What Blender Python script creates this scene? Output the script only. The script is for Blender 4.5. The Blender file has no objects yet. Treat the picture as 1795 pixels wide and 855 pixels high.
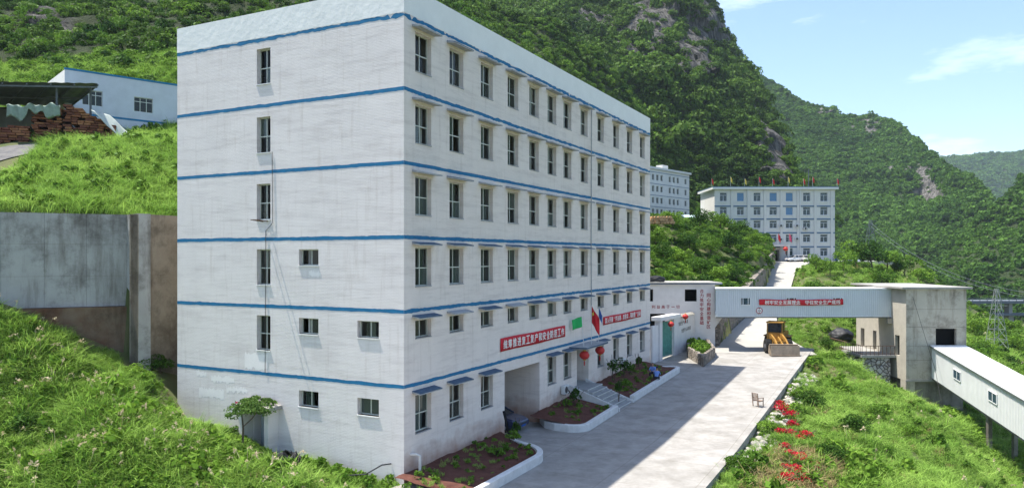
import bpy, bmesh, math, random
import numpy as np
from mathutils import Vector, Matrix

R = math.radians
random.seed(7); rng = np.random.default_rng(7)
scene = bpy.context.scene
C = scene.collection
SUN_DIR = Vector((0.362, -0.10, -1.0)).normalized()      # direction the sunlight travels
CAMZ, FPX, CX, HY = 11.0, 1316.0, 897.5, 450.0            # metres, photo pixels

# ---------------------------------------------------------------- camera, sky, sun, exposure
cd = bpy.data.cameras.new('camera'); cam = bpy.data.objects.new('camera', cd); C.objects.link(cam)
cam.location = (0, 0, CAMZ); cam.rotation_euler = (R(90), 0, 0)
cd.sensor_width = 36; cd.lens = 36 * FPX / 1795; cd.shift_y = (HY - 427.5) / 1795
cd.clip_start = 0.5; cd.clip_end = 20000
scene.camera = cam
world = bpy.data.worlds.new('World'); scene.world = world; world.use_nodes = True
wn, wl = world.node_tree.nodes, world.node_tree.links
wn.clear()
w_out = wn.new('ShaderNodeOutputWorld'); w_bg = wn.new('ShaderNodeBackground')
sky = wn.new('ShaderNodeTexSky'); sky.sky_type = 'NISHITA'; sky.sun_disc = False
to_sun = -SUN_DIR
sky.sun_elevation = math.asin(to_sun.z); sky.sun_rotation = math.atan2(to_sun.x, to_sun.y)
sky.air_density = 1.0; sky.dust_density = 2.2; sky.ozone_density = 1.0; sky.altitude = 900
w_tc = wn.new('ShaderNodeTexCoord'); w_map = wn.new('ShaderNodeMapping'); w_map.inputs['Scale'].default_value = (2.2, 2.2, 9.0)
w_noise = wn.new('ShaderNodeTexNoise'); w_noise.inputs['Scale'].default_value = 1.7; w_noise.inputs['Detail'].default_value = 7; w_noise.inputs['Roughness'].default_value = 0.62
w_ramp = wn.new('ShaderNodeValToRGB'); w_ramp.color_ramp.elements[0].position = 0.55; w_ramp.color_ramp.elements[1].position = 0.92
w_ramp.color_ramp.elements[1].color = (0.75, 0.75, 0.75, 1)
w_mix = wn.new('ShaderNodeMix'); w_mix.data_type = 'RGBA'; w_mix.inputs[7].default_value = (9.0, 9.3, 9.6, 1)
wl.new(w_tc.outputs['Generated'], w_map.inputs['Vector']); wl.new(w_map.outputs[0], w_noise.inputs['Vector'])
wl.new(w_noise.outputs[0], w_ramp.inputs[0]); wl.new(w_ramp.outputs[0], w_mix.inputs[0])
w_hs = wn.new('ShaderNodeHueSaturation'); w_hs.inputs['Saturation'].default_value = 1.05; wl.new(sky.outputs[0], w_hs.inputs['Color']); wl.new(w_hs.outputs[0], w_mix.inputs[6]); wl.new(w_mix.outputs[2], w_bg.inputs[0]); wl.new(w_bg.outputs[0], w_out.inputs[0])
w_bg.inputs[1].default_value = 0.135
sd = bpy.data.lights.new('sun', 'SUN'); sun = bpy.data.objects.new('sun', sd); C.objects.link(sun)
sd.energy = 4.3; sd.angle = R(0.55); sd.color = (1.0, 0.95, 0.86)
sun.rotation_euler = SUN_DIR.to_track_quat('-Z', 'Y').to_euler(); sun.location = (-20, 5, 80)
vs = scene.view_settings
scene.display_settings.display_device = 'sRGB'
vs.view_transform = 'Standard'; vs.look = 'None'; vs.exposure = 1.07; vs.gamma = 1.0; vs.use_curve_mapping = False
cy = scene.cycles
cy.max_bounces = 6; cy.diffuse_bounces = 3; cy.glossy_bounces = 2; cy.transmission_bounces = 3; cy.transparent_max_bounces = 6
cy.volume_bounces = 0; cy.caustics_reflective = False; cy.caustics_refractive = False
cy.use_denoising = True

# ---------------------------------------------------------------- helpers
def P(px, py, Y):
    """photo pixel at depth Y (metres ahead of the camera) -> world point"""
    return Vector(((px - CX) / FPX * Y, Y, CAMZ + (HY - py) / FPX * Y))
def PG(px, py, z):
    """photo pixel on a level at height z -> world point"""
    return P(px, py, (CAMZ - z) * FPX / (py - HY))

_mats = {}
def srgb(r, g, b): return tuple((c / 12.92 if c <= .04045 else ((c + .055) / 1.055) ** 2.4) for c in (r / 255, g / 255, b / 255))
def mat(name, col, rough=0.8, var=0.0, vscale=3.0, bump=0.0, bscale=20.0, metal=0.0, spec=0.3, col2=None, objrand=0.0, stretch=(1, 1, 1), transl=0.0, extra=None):
    """procedural principled material: base colour broken up by noise, fine bump"""
    if name in _mats: return _mats[name]
    m = bpy.data.materials.new(name); m.use_nodes = True
    n, l = m.node_tree.nodes, m.node_tree.links
    b = n['Principled BSDF']; b.inputs['Roughness'].default_value = rough; b.inputs['Metallic'].default_value = metal
    b.inputs['Specular IOR Level'].default_value = spec
    tc = n.new('ShaderNodeTexCoord'); mp = n.new('ShaderNodeMapping'); mp.inputs['Scale'].default_value = stretch
    l.new(tc.outputs['Object'], mp.inputs[0])
    out = None
    if var > 0 or col2:
        no = n.new('ShaderNodeTexNoise'); no.inputs['Scale'].default_value = vscale; no.inputs['Detail'].default_value = 6; no.inputs['Roughness'].default_value = .65
        l.new(mp.outputs[0], no.inputs['Vector'])
        rp = n.new('ShaderNodeValToRGB'); rp.color_ramp.elements[0].position = .3; rp.color_ramp.elements[1].position = .7
        c2 = col2 if col2 else tuple(min(1, c * (1 + var)) for c in col)
        c1 = col if col2 else tuple(c * (1 - var) for c in col)
        rp.color_ramp.elements[0].color = (*c1, 1); rp.color_ramp.elements[1].color = (*c2, 1)
        l.new(no.outputs[0], rp.inputs[0]); out = rp.outputs[0]
    if objrand > 0:
        oi = n.new('ShaderNodeObjectInfo'); hs = n.new('ShaderNodeHueSaturation')
        mr = n.new('ShaderNodeMapRange'); mr.inputs['To Min'].default_value = 1 - objrand; mr.inputs['To Max'].default_value = 1 + objrand
        l.new(oi.outputs['Random'], mr.inputs['Value']); l.new(mr.outputs[0], hs.inputs['Value'])
        if out: l.new(out, hs.inputs['Color'])
        else: hs.inputs['Color'].default_value = (*col, 1)
        out = hs.outputs[0]
    if out: l.new(out, b.inputs['Base Color'])
    else: b.inputs['Base Color'].default_value = (*col, 1)
    if bump > 0:
        nb = n.new('ShaderNodeTexNoise'); nb.inputs['Scale'].default_value = bscale; nb.inputs['Detail'].default_value = 5
        l.new(mp.outputs[0], nb.inputs['Vector'])
        bp = n.new('ShaderNodeBump'); bp.inputs['Strength'].default_value = min(1, bump); bp.inputs['Distance'].default_value = .05
        l.new(nb.outputs[0], bp.inputs['Height']); l.new(bp.outputs[0], b.inputs['Normal'])
    if transl > 0:
        tr = n.new('ShaderNodeBsdfTranslucent'); mx = n.new('ShaderNodeMixShader'); mx.inputs[0].default_value = transl
        if out: l.new(out, tr.inputs[0])
        else: tr.inputs[0].default_value = (*col, 1)
        o = n['Material Output']; l.new(b.outputs[0], mx.inputs[1]); l.new(tr.outputs[0], mx.inputs[2]); l.new(mx.outputs[0], o.inputs[0])
    if extra: extra(m, n, l, b, mp)
    _mats[name] = m
    return m

class MB:
    """collects geometry for ONE mesh object"""
    def __init__(self): self.v, self.f, self.mi, self.cur = [], [], [], 0
    def add(self, vs_, fs):
        o = len(self.v); self.v += [tuple(q) for q in vs_]; self.f += [tuple(i + o for i in f) for f in fs]; self.mi += [self.cur] * len(fs); return self
    def box(self, x0, x1, y0, y1, z0, z1):
        return self.add([(x0, y0, z0), (x1, y0, z0), (x1, y1, z0), (x0, y1, z0), (x0, y0, z1), (x1, y0, z1), (x1, y1, z1), (x0, y1, z1)],
                        [(0, 3, 2, 1), (4, 5, 6, 7), (0, 1, 5, 4), (1, 2, 6, 5), (2, 3, 7, 6), (3, 0, 4, 7)])
    def hexa(self, pts):
        """8 points: bottom loop of 4 (ccw from above), then top loop"""
        return self.add(pts, [(0, 3, 2, 1), (4, 5, 6, 7), (0, 1, 5, 4), (1, 2, 6, 5), (2, 3, 7, 6), (3, 0, 4, 7)])
    def quad(self, a, b, c, d): return self.add([a, b, c, d], [(0, 1, 2, 3)])
    def bar(self, a, b, w, h=None, up=(0, 0, 1)):
        a, b = Vector(a), Vector(b); h = h or w; d = (b - a).normalized(); upv = Vector(up)
        if abs(d.dot(upv)) > .98: upv = Vector((1, 0, 0))
        s = d.cross(upv).normalized() * (w / 2); u = s.cross(d).normalized() * (h / 2)
        ps = [a - s - u, a + s - u, b + s - u, b - s - u, a - s + u, a + s + u, b + s + u, b - s + u]
        return self.hexa(ps)
    def tube(self, pts, r, n=8, cap=True, radii=None):
        pts = [Vector(q) for q in pts]; rings = []
        for i, q in enumerate(pts):
            d = (pts[min(i + 1, len(pts) - 1)] - pts[max(i - 1, 0)]).normalized()
            ref = Vector((0, 0, 1)) if abs(d.z) < .95 else Vector((1, 0, 0))
            s = d.cross(ref).normalized(); u = s.cross(d)
            rr = radii[i] if radii else r
            rings.append([q + (s * math.cos(2 * math.pi * k / n) + u * math.sin(2 * math.pi * k / n)) * rr for k in range(n)])
        vs_ = [q for ring in rings for q in ring]; fs = []
        for i in range(len(pts) - 1):
            for k in range(n):
                k2 = (k + 1) % n; fs.append((i * n + k, i * n + k2, (i + 1) * n + k2, (i + 1) * n + k))
        if cap: fs += [tuple(range(n))[::-1], tuple((len(pts) - 1) * n + k for k in range(n))]
        return self.add(vs_, fs)
    def lathe(self, prof, n=12, c=(0, 0, 0), axis='z'):
        vs_, fs = [], []
        for r_, h_ in prof:
            for k in range(n):
                a = 2 * math.pi * k / n
                q = {'z': (r_ * math.cos(a), r_ * math.sin(a), h_), 'x': (h_, r_ * math.cos(a), r_ * math.sin(a)), 'y': (r_ * math.cos(a), h_, r_ * math.sin(a))}[axis]
                vs_.append((q[0] + c[0], q[1] + c[1], q[2] + c[2]))
        m_ = len(prof)
        for i in range(m_ - 1):
            for k in range(n):
                k2 = (k + 1) % n; fs.append((i * n + k, i * n + k2, (i + 1) * n + k2, (i + 1) * n + k))
        fs += [tuple(range(n))[::-1], tuple((m_ - 1) * n + k for k in range(n))]
        return self.add(vs_, fs)
    def prism(self, poly, z0, z1):
        n = len(poly); vs_ = [(x, y, z0) for x, y in poly] + [(x, y, z1) for x, y in poly]
        return self.add(vs_, [tuple(range(n))[::-1], tuple(range(n, 2 * n))] + [(i, (i + 1) % n, n + (i + 1) % n, n + i) for i in range(n)])
    def xform(self, M):
        self.v = [tuple(M @ Vector(q)) for q in self.v]; return self
    def mesh(self, name, mats, smooth=False, bevel=0):
        me = bpy.data.meshes.new(name); me.from_pydata(self.v, [], self.f)
        for m in (mats if isinstance(mats, (list, tuple)) else [mats]): me.materials.append(m)
        if len(set(self.mi)) > 1: me.polygons.foreach_set('material_index', self.mi)
        me.update()
        bm = bmesh.new(); bm.from_mesh(me)
        bmesh.ops.recalc_face_normals(bm, faces=bm.faces)
        if bevel:
            bmesh.ops.bevel(bm, geom=[e for e in bm.edges if len(e.link_faces) == 2 and e.calc_face_angle(0) > .5], offset=bevel, segments=2, affect='EDGES', profile=.6)
        bm.to_mesh(me); bm.free()
        if smooth: me.polygons.foreach_set('use_smooth', [True] * len(me.polygons))
        return me
    def build(self, name, mats, parent=None, smooth=False, bevel=0, loc=None, rz=None):
        return obj(name, self.mesh(name, mats, smooth, bevel), parent, loc, rz)

def obj(name, me, parent=None, loc=None, rz=None):
    o = bpy.data.objects.new(name, me); C.objects.link(o)
    if parent is not None: o.parent = parent
    if loc is not None: o.location = loc
    if rz is not None: o.rotation_euler.z = rz
    return o
def tag(o, label=None, cat=None, group=None, kind=None):
    if label: o['label'] = label
    if cat: o['category'] = cat
    if group: o['group'] = group
    if kind: o['kind'] = kind
    return o
def thing(name, label, cat, loc=(0, 0, 0), rz=0, group=None):
    o = bpy.data.objects.new(name, None); C.objects.link(o); o.empty_display_size = .3
    o.location = loc; o.rotation_euler.z = rz
    return tag(o, label, cat, group)
def copy_tree(o, parent=None):
    c = o.copy(); C.objects.link(c); c.parent = parent
    for ch in list(o.children): copy_tree(ch, c)
    return c
def struct(o): o['kind'] = 'structure'; return o

# numpy noise
def _hash(ix, iy, iz, seed):
    h = (ix * 374761393 + iy * 668265263 + iz * 2147483647 + seed * 974711) & 0xffffffff
    h = ((h ^ (h >> 13)) * 1274126177) & 0xffffffff
    return ((h ^ (h >> 16)) & 0xffff) / 65535.0
def vnoise(x, y, z, seed=0):
    x, y, z = np.broadcast_arrays(np.asarray(x, float), np.asarray(y, float), np.asarray(z, float))
    ix, iy, iz = np.floor(x).astype(np.int64), np.floor(y).astype(np.int64), np.floor(z).astype(np.int64)
    fx, fy, fz = x - ix, y - iy, z - iz
    fx, fy, fz = [t * t * (3 - 2 * t) for t in (fx, fy, fz)]
    r = 0
    for a in (0, 1):
        for b in (0, 1):
            for c in (0, 1):
                r = r + _hash(ix + a, iy + b, iz + c, seed) * (fx if a else 1 - fx) * (fy if b else 1 - fy) * (fz if c else 1 - fz)
    return r
def fbm(x, y, z=0.0, oct=4, seed=0, gain=.5):
    t, amp, tot, f = 0, 1.0, 0, 1.0
    for i in range(oct):
        t = t + amp * (vnoise(np.asarray(x) * f, np.asarray(y) * f, np.asarray(z) * f, seed + i) - .5); tot += amp; amp *= gain; f *= 2.03
    return t / tot * 2

# text -> flat mesh, scaled to fit width x height (in local x, z; facing -y)
def text_mesh(body, w, h, m, vertical=False, bold=0.0, fit=True):
    cu = bpy.data.curves.new('lettering', 'FONT'); cu.body = '\n'.join(body) if vertical else body
    cu.size = 1; cu.extrude = .01; cu.align_x = 'CENTER'; cu.space_line = 1.15; cu.resolution_u = 2
    t = bpy.data.objects.new('lettering', cu); C.objects.link(t)
    bpy.context.view_layer.update()
    me = bpy.data.meshes.new_from_object(t.evaluated_get(bpy.context.evaluated_depsgraph_get()))
    bpy.data.objects.remove(t); bpy.data.curves.remove(cu)
    n = len(me.vertices); a = np.empty(n * 3); me.vertices.foreach_get('co', a); a = a.reshape(-1, 3)
    mn, mx = a.min(0), a.max(0)
    x = (a[:, 0] - (mn[0] + mx[0]) / 2) / (mx[0] - mn[0]) * w
    z = (a[:, 1] - (mn[1] + mx[1]) / 2) / (mx[1] - mn[1]) * h
    y = -(a[:, 2] - mn[2]) * .4
    co = np.stack([x, y, z], 1); lt = np.array([l.vertex_index for l in me.loops]); ls = [(p.loop_start, p.loop_total) for p in me.polygons]
    vs_, fs = [], []; k = bold * min(w, h)       # strokes thickened by overlaid shifted copies
    for i, (dx, dz) in enumerate(((0, 0), (k, k * .6), (-k, -k * .6)) if bold else ((0, 0),)):
        o_ = len(vs_); vs_ += [(a + dx, b_ - .0015 * i, c + dz) for a, b_, c in co]; fs += [tuple(int(lt[q]) + o_ for q in range(a, a + t_)) for a, t_ in ls]
    m2 = bpy.data.meshes.new('lettering'); m2.from_pydata(vs_, [], fs); m2.materials.append(m); bpy.data.meshes.remove(me)
    return m2
# ---------------------------------------------------------------- frames
TH = math.atan2(.888, .46)                                 # building long axis, angle from +X
AX = Vector((math.cos(TH), math.sin(TH), 0)); BX = Vector((-math.sin(TH), math.cos(TH), 0))
O = Vector((-5.21, 36.2, 0))
def SP(s, p, z=0): return O + AX * s - BX * p + Vector((0, 0, z))
def to_sp(x, y): return (x - O.x) * AX.x + (y - O.y) * AX.y, -((x - O.x) * BX.x + (y - O.y) * BX.y)
L, W = 40.0, 16.0
def zyard(s): return np.clip((np.asarray(s, float) - 14) * .03, 0, 1.15)
ROAD = [((20.5, 78.0), (31.0, 76.0), 1.06), ((23.5, 84.5), (32.0, 85.0), 1.3), ((27.0, 92), (32.6, 92), 2.05), ((31.5, 101), (35.6, 101), 2.9), ((37.5, 115), (41.7, 115), 4.35),
        ((43.8, 129.7), (48.2, 129.7), 5.8), ((52, 151), (57, 151), 7.95), ((59, 168), (66.5, 168), 9.7), ((57, 176), (90, 174), 10.1)]

# ---------------------------------------------------------------- materials of the ground
def ground_mat():
    def ex(m, n, l, b, mp):
        pass
    return mat('ground_soil', (.055, .085, .022), .95, col2=(.12, .115, .05), vscale=.35, bump=.8, bscale=4)
M_ground = ground_mat()
def concrete_extra(m, n, l, b, mp):
    # slab joints and long drifted stains of the yard
    tc = n.new('ShaderNodeTexCoord'); mp2 = n.new('ShaderNodeMapping'); mp2.inputs['Rotation'].default_value = (0, 0, -TH)
    l.new(tc.outputs['Object'], mp2.inputs[0])
    br = n.new('ShaderNodeTexBrick'); br.inputs['Scale'].default_value = 1; br.offset = 0
    br.inputs['Brick Width'].default_value = 5; br.inputs['Row Height'].default_value = 4.35; br.inputs['Mortar Size'].default_value = .025; br.inputs['Mortar Smooth'].default_value = .5
    br.inputs['Color1'].default_value = (1, 1, 1, 1); br.inputs['Color2'].default_value = (.93, .93, .92, 1); br.inputs['Mortar'].default_value = (.72, .70, .66, 1)
    l.new(mp2.outputs[0], br.inputs['Vector'])
    mp3 = n.new('ShaderNodeMapping'); mp3.inputs['Scale'].default_value = (.5, .5, 1)
    l.new(tc.outputs['Object'], mp3.inputs[0])
    no = n.new('ShaderNodeTexNoise'); no.inputs['Scale'].default_value = 1.3; no.inputs['Detail'].default_value = 7; no.inputs['Roughness'].default_value = .7
    l.new(mp3.outputs[0], no.inputs['Vector'])
    rp = n.new('ShaderNodeValToRGB'); rp.color_ramp.elements[0].position = .35; rp.color_ramp.elements[0].color = (.74, .73, .71, 1); rp.color_ramp.elements[1].position = .58; rp.color_ramp.elements[1].color = (1, 1, 1, 1)
    l.new(no.outputs[0], rp.inputs[0])
    src = b.inputs['Base Color'].links[0].from_socket
    m1 = n.new('ShaderNodeMix'); m1.data_type = 'RGBA'; m1.blend_type = 'MULTIPLY'; m1.inputs[0].default_value = 1
    m2 = n.new('ShaderNodeMix'); m2.data_type = 'RGBA'; m2.blend_type = 'MULTIPLY'; m2.inputs[0].default_value = 1
    l.new(src, m1.inputs[6]); l.new(br.outputs[0], m1.inputs[7]); l.new(m1.outputs[2], m2.inputs[6]); l.new(rp.outputs[0], m2.inputs[7])
    l.new(m2.outputs[2], b.inputs['Base Color'])
M_yard = mat('yard_concrete', (.345, .33, .31), .9, var=.14, vscale=.8, bump=.25, bscale=9, extra=concrete_extra)
M_road = mat('road_concrete', (.36, .345, .315), .92, var=.09, vscale=.6, bump=.2, bscale=8)

# ---------------------------------------------------------------- terrain sheet
def tps_fit(pts):
    pts = np.array(pts, float); xy, z = pts[:, :2], pts[:, 2]; n = len(pts)
    d = np.linalg.norm(xy[:, None] - xy[None], axis=2); K = np.where(d > 0, d * d * np.log(d + 1e-9), 0)
    Pm = np.c_[np.ones(n), xy]; A = np.zeros((n + 3, n + 3)); A[:n, :n] = K + np.eye(n) * 3.0; A[:n, n:] = Pm; A[n:, :n] = Pm.T
    sol = np.linalg.solve(A, np.r_[z, 0, 0, 0])
    def ev(x, y):
        x, y = np.asarray(x, float), np.asarray(y, float); r = sol[n] + sol[n + 1] * x + sol[n + 2] * y
        for i in range(n):
            d2 = (x - xy[i, 0]) ** 2 + (y - xy[i, 1]) ** 2
            r = r + sol[i] * .5 * d2 * np.log(d2 + 1e-9)
        return r
    return ev
low = []
for s in (-22, -12, 0, 12, 24, 36, 48):
    for p in (-14, -7, 0, 6.5, 12.8):
        if s >= 0 or p > 4: low.append((*SP(s, p)[:2], float(zyard(s)) - .35))
def lowpx(px, py, Y): q = P(px, py, Y); low.append(tuple(q))
for b, z in ((0, -.05), (3, .15), (6, .55), (9.3, 1.0), (12.5, 2.0), (16, 3.4)): low.append((*SP(-.6, -b)[:2], z))
for a in ((-250, 520, 40), (0, 548, 42.6), (120, 588, 44.0), (220, 632, 45.0), (300, 668, 45.2), (0, 700, 39), (200, 705, 40), (330, 745, 40), (0, 855, 34), (200, 855, 34.5), (350, 855, 35), (500, 850, 35.5), (-250, 700, 36), (-250, 900, 32), (620, 870, 35.2)): lowpx(*a)
low += [(-25, 22, -5.5), (-10, 22, -5.0), (-45, 22, -3.5), (-25, 5, -13), (-60, 5, -10), (0, 0, -11), (20, 5, -10), (-70, 35, 7)]
for s in (-24, -10, 4, 18, 32, 44):
    z0 = float(zyard(s))
    low += [(*SP(s, 14.0)[:2], z0 - .75), (*SP(s, 17)[:2], z0 - 1.25), (*SP(s, 21)[:2], z0 - 2.2), (*SP(s, 25)[:2], -3.0), (*SP(s, 29)[:2], -7), (*SP(s, 34)[:2], -10.5), (*SP(s, 42)[:2], -11), (*SP(s, 55)[:2], -8)]
for a in ((1420, 612, 83), (1470, 592, 84), (1515, 690, 77), (1545, 712, 74), (1600, 712, 72), (1440, 570, 92), (1500, 560, 95), (1450, 540, 110), (1405, 545, 103), (1440, 490, 132), (1500, 478, 140), (1560, 480, 150), (1600, 500, 160),
          (1700, 572, 140), (1760, 580, 135), (1795, 612, 115), (1720, 612, 110), (1800, 585, 160), (1700, 570, 165), (1795, 650, 95), (1900, 650, 90), (1900, 590, 140), (1700, 640, 92), (1480, 462, 172), (1540, 470, 178)): lowpx(*a)
for l_, r_, z in ROAD:
    low.append((l_[0] + .3, l_[1], z - .35)); low.append((r_[0] - .3, r_[1], z - .35)); low.append((r_[0] + 2.5, r_[1] - 1.5, z - .5))
low += [(38, 79, -2.5), (38, 85, -1.0), (43, 80, -3), (36, 86, .3), (14, 74, .7), (18, 80, .7), (92, 172, 6.0), (70, 200, 10), (110, 220, -9), (130, 150, -9), (160, 100, -10), (120, 60, -9)]
f_low = tps_fit(low)
high = []
def hipx(px, py, Y): high.append(tuple(P(px, py, Y)))
for a in ((-300, 352, 41), (0, 371, 44.4), (100, 373, 45.7), (222, 378, 47.2), (310, 384, 48.5), (-300, 300, 54), (-60, 310, 54), (30, 300, 55), (150, 255, 62), (240, 262, 62), (310, 275, 62), (0, 245, 64), (-100, 250, 62), (100, 240, 66), (200, 246, 71), (310, 240, 76), (0, 225, 78), (-300, 220, 80),
          (60, 150, 92), (310, 120, 96), (-200, 130, 95), (500, 100, 105)): hipx(*a)
high += [(-5, 60, 15), (5, 70, 14), (12, 80, 10), (-20, 80, 25), (0, 90, 26)]
for a in ((1150, 480, 92), (1250, 500, 93), (1300, 520, 97), (1150, 436, 112), (1200, 420, 120), (1260, 428, 125), (1320, 440, 130), (1345, 472, 128), (1338, 495, 117), (1270, 412, 145), (1200, 402, 160), (1150, 404, 150), (1345, 445, 158), (1310, 412, 165), (1150, 390, 200), (1230, 388, 195), (1100, 380, 190)): hipx(*a)
f_high = tps_fit(high)
# border between the low ground and the terraces held by the retaining walls
HB = [(-400, 33.5), (-80, 33.5), (-36, 41.4), (-29.9, 44.2), (-23.9, 46.75), (-22.75, 45.35), (-20.3, 50.0), (-17.4, 50.2)]
bk = [SP(0.5, -W + .6), SP(L - .5, -W + .6)]
HB += [(bk[0].x, bk[0].y), (bk[1].x, bk[1].y), (6, 86), (21.5, 87.2)] + [(l_[0] - .45, l_[1]) for l_, r_, z in ROAD[1:8]] + [(57, 176), (46.5, 176), (46, 400), (-400, 400)]
HBa = np.array(HB)
def inside(poly, x, y):
    x, y = np.asarray(x), np.asarray(y); r = np.zeros(x.shape, bool); j = len(poly) - 1
    for i in range(len(poly)):
        xi, yi = poly[i]; xj, yj = poly[j]
        c = ((yi > y) != (yj > y)) & (x < (xj - xi) * (y - yi) / (yj - yi + 1e-12) + xi); r ^= c; j = i
    return r
def sstep(a, b, x): t = np.clip((x - a) / (b - a), 0, 1); return t * t * (3 - 2 * t)
def zground(x, y, rough=True):
    x, y = np.asarray(x, float), np.asarray(y, float)
    hi = inside(HB, x, y)
    z = np.where(hi, f_high(x, y), f_low(x, y))
    s, p = to_sp(x, y)
    yard = np.maximum(sstep(-.2, .2, p + .3), sstep(39, 40, s) * sstep(-.2, .2, p + 9)) * sstep(0, .3, 13.1 - p) * sstep(-40, -38, s) * sstep(0, 1, 58 - s)
    z = np.where(hi, z, z * (1 - yard) + (zyard(s) - .35) * yard)
    if rough:
        n = fbm(x * .22, y * .22, 0, 4, 3) * .38
        k = np.where(hi, 1.0, (1 - yard) * sstep(0, 3, np.maximum(p - 13.3, -s)))
        z = z + n * k
    rpoly = [(a[0][0] - .6, a[0][1]) for a in ROAD] + [(a[1][0] + .8, a[1][1]) for a in ROAD[::-1]]
    onr = inside(rpoly, x, y) & ~hi
    z = np.where(onr, np.minimum(z, np.interp(y, [a[0][1] for a in ROAD[:8]], [a[2] for a in ROAD[:8]]) - .35), z)
    # far away: fall to the valley floor
    far = np.maximum.reduce([sstep(180, 330, y), sstep(90, 190, x), sstep(70, 160, -x), sstep(0, 60, 5 - y)])
    zf = -14 + 0 * x
    return z * (1 - far) + zf * far
def axis(a, b, st, lo, hi):
    c = list(np.arange(a, b + st / 2, st)); step = st
    q = a
    pre = []
    while q > lo: step *= 1.35; q -= step; pre.append(q)
    step = st; q = b; post = []
    while q < hi: step *= 1.35; q += step; post.append(q)
    return np.array(pre[::-1] + c + post)
gx, gy = axis(-72, 112, .8, -3000, 3000), axis(14, 215, .8, -400, 5200)
GX, GY = np.meshgrid(gx, gy); GZ = zground(GX, GY)
def grid_mesh(name, X, Y, Z, m, smooth=True):
    ny, nx = X.shape; idx = np.arange(nx * ny).reshape(ny, nx)
    f = np.stack([idx[:-1, :-1], idx[:-1, 1:], idx[1:, 1:], idx[1:, :-1]], -1).reshape(-1, 4)
    me = bpy.data.meshes.new(name); me.vertices.add(nx * ny); me.vertices.foreach_set('co', np.stack([X, Y, Z], -1).astype(np.float32).ravel())
    me.loops.add(f.size); me.loops.foreach_set('vertex_index', f.ravel().astype(np.int32))
    me.polygons.add(len(f)); me.polygons.foreach_set('loop_start', np.arange(0, f.size, 4, dtype=np.int32))
    me.update(calc_edges=True)
    if smooth: me.polygons.foreach_set('use_smooth', np.ones(len(f), bool))
    if m: me.materials.append(m)
    return me
ground = struct(obj('ground', grid_mesh('ground', GX, GY, GZ, M_ground)))
def zg(x, y):
    """bilinear height of the built sheet"""
    x, y = np.atleast_1d(np.asarray(x, float)), np.atleast_1d(np.asarray(y, float))
    i = np.clip(np.searchsorted(gx, x) - 1, 0, len(gx) - 2); j = np.clip(np.searchsorted(gy, y) - 1, 0, len(gy) - 2)
    u = (x - gx[i]) / (gx[i + 1] - gx[i]); v = (y - gy[j]) / (gy[j + 1] - gy[j])
    return GZ[j, i] * (1 - u) * (1 - v) + GZ[j, i + 1] * u * (1 - v) + GZ[j + 1, i] * (1 - u) * v + GZ[j + 1, i + 1] * u * v
def zg1(x, y): return float(zg(x, y)[0])

# yard: concrete slab following the gentle rise, with its outer edge standing free above the slope
m = MB(); ss = np.linspace(-34, 57, 64); pts = []
for i in range(len(ss) - 1):
    for (p0, p1) in ((-.3, 4), (4, 8.5), (8.5, 13.0)):
        a, b = ss[i], ss[i + 1]; za, zb = float(zyard(a)), float(zyard(b))
        m.quad(SP(a, p0, za), SP(a, p1, za), SP(b, p1, zb), SP(b, p0, zb))
    m.quad(SP(a, 13, za), SP(a, 13, za - 1.6), SP(b, 13, zb - 1.6), SP(b, 13, zb))
yard = struct(m.build('yard', M_yard)); 
# ground of the forecourt between the annex, the gate and the yard end, then the road climbing away
m = MB(); ss = np.linspace(40.05, 57, 14)
for i in range(len(ss) - 1):
    a, b = ss[i], ss[i + 1]; za, zb = float(zyard(a)), float(zyard(b))
    m.quad(SP(a, -9, za), SP(a, -.3, za), SP(b, -.3, zb), SP(b, -9, zb))
struct(m.build('forecourt', M_yard))
m = MB()
for (l0, r0, z0), (l1, r1, z1) in zip(ROAD[:-1], ROAD[1:]):
    for k in range(4):
        t0, t1 = k / 4, (k + 1) / 4
        mixp = lambda a, b, t: (a[0] * (1 - t) + b[0] * t, a[1] * (1 - t) + b[1] * t)
        a0, b0, a1, b1 = mixp(l0, l1, t0), mixp(r0, r1, t0), mixp(l0, l1, t1), mixp(r0, r1, t1)
        za, zb = z0 + (z1 - z0) * t0 + .02, z0 + (z1 - z0) * t1 + .02
        m.quad((*a0, za), (*b0, za), (*b1, zb), (*a1, zb))
        m.quad((*b0, za), (*b0, za - .9), (*b1, zb - .9), (*b1, zb))
struct(m.build('road', M_road))

def ray_ground(px, py, y0=20, y1=240):
    """where the line of sight through a photo pixel first meets the ground"""
    Y = np.arange(y0, y1, .25); x = (px - CX) / FPX * Y; z = CAMZ + (HY - py) / FPX * Y; k = np.nonzero(z <= zg(x, Y))[0]
    i = k[0] if len(k) else len(Y) - 1
    return Vector((float(x[i]), float(Y[i]), float(zg(x[i], Y[i])[0])))
def road_right(y): return np.interp(y, [a[1][1] for a in ROAD], [a[1][0] for a in ROAD])
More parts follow.
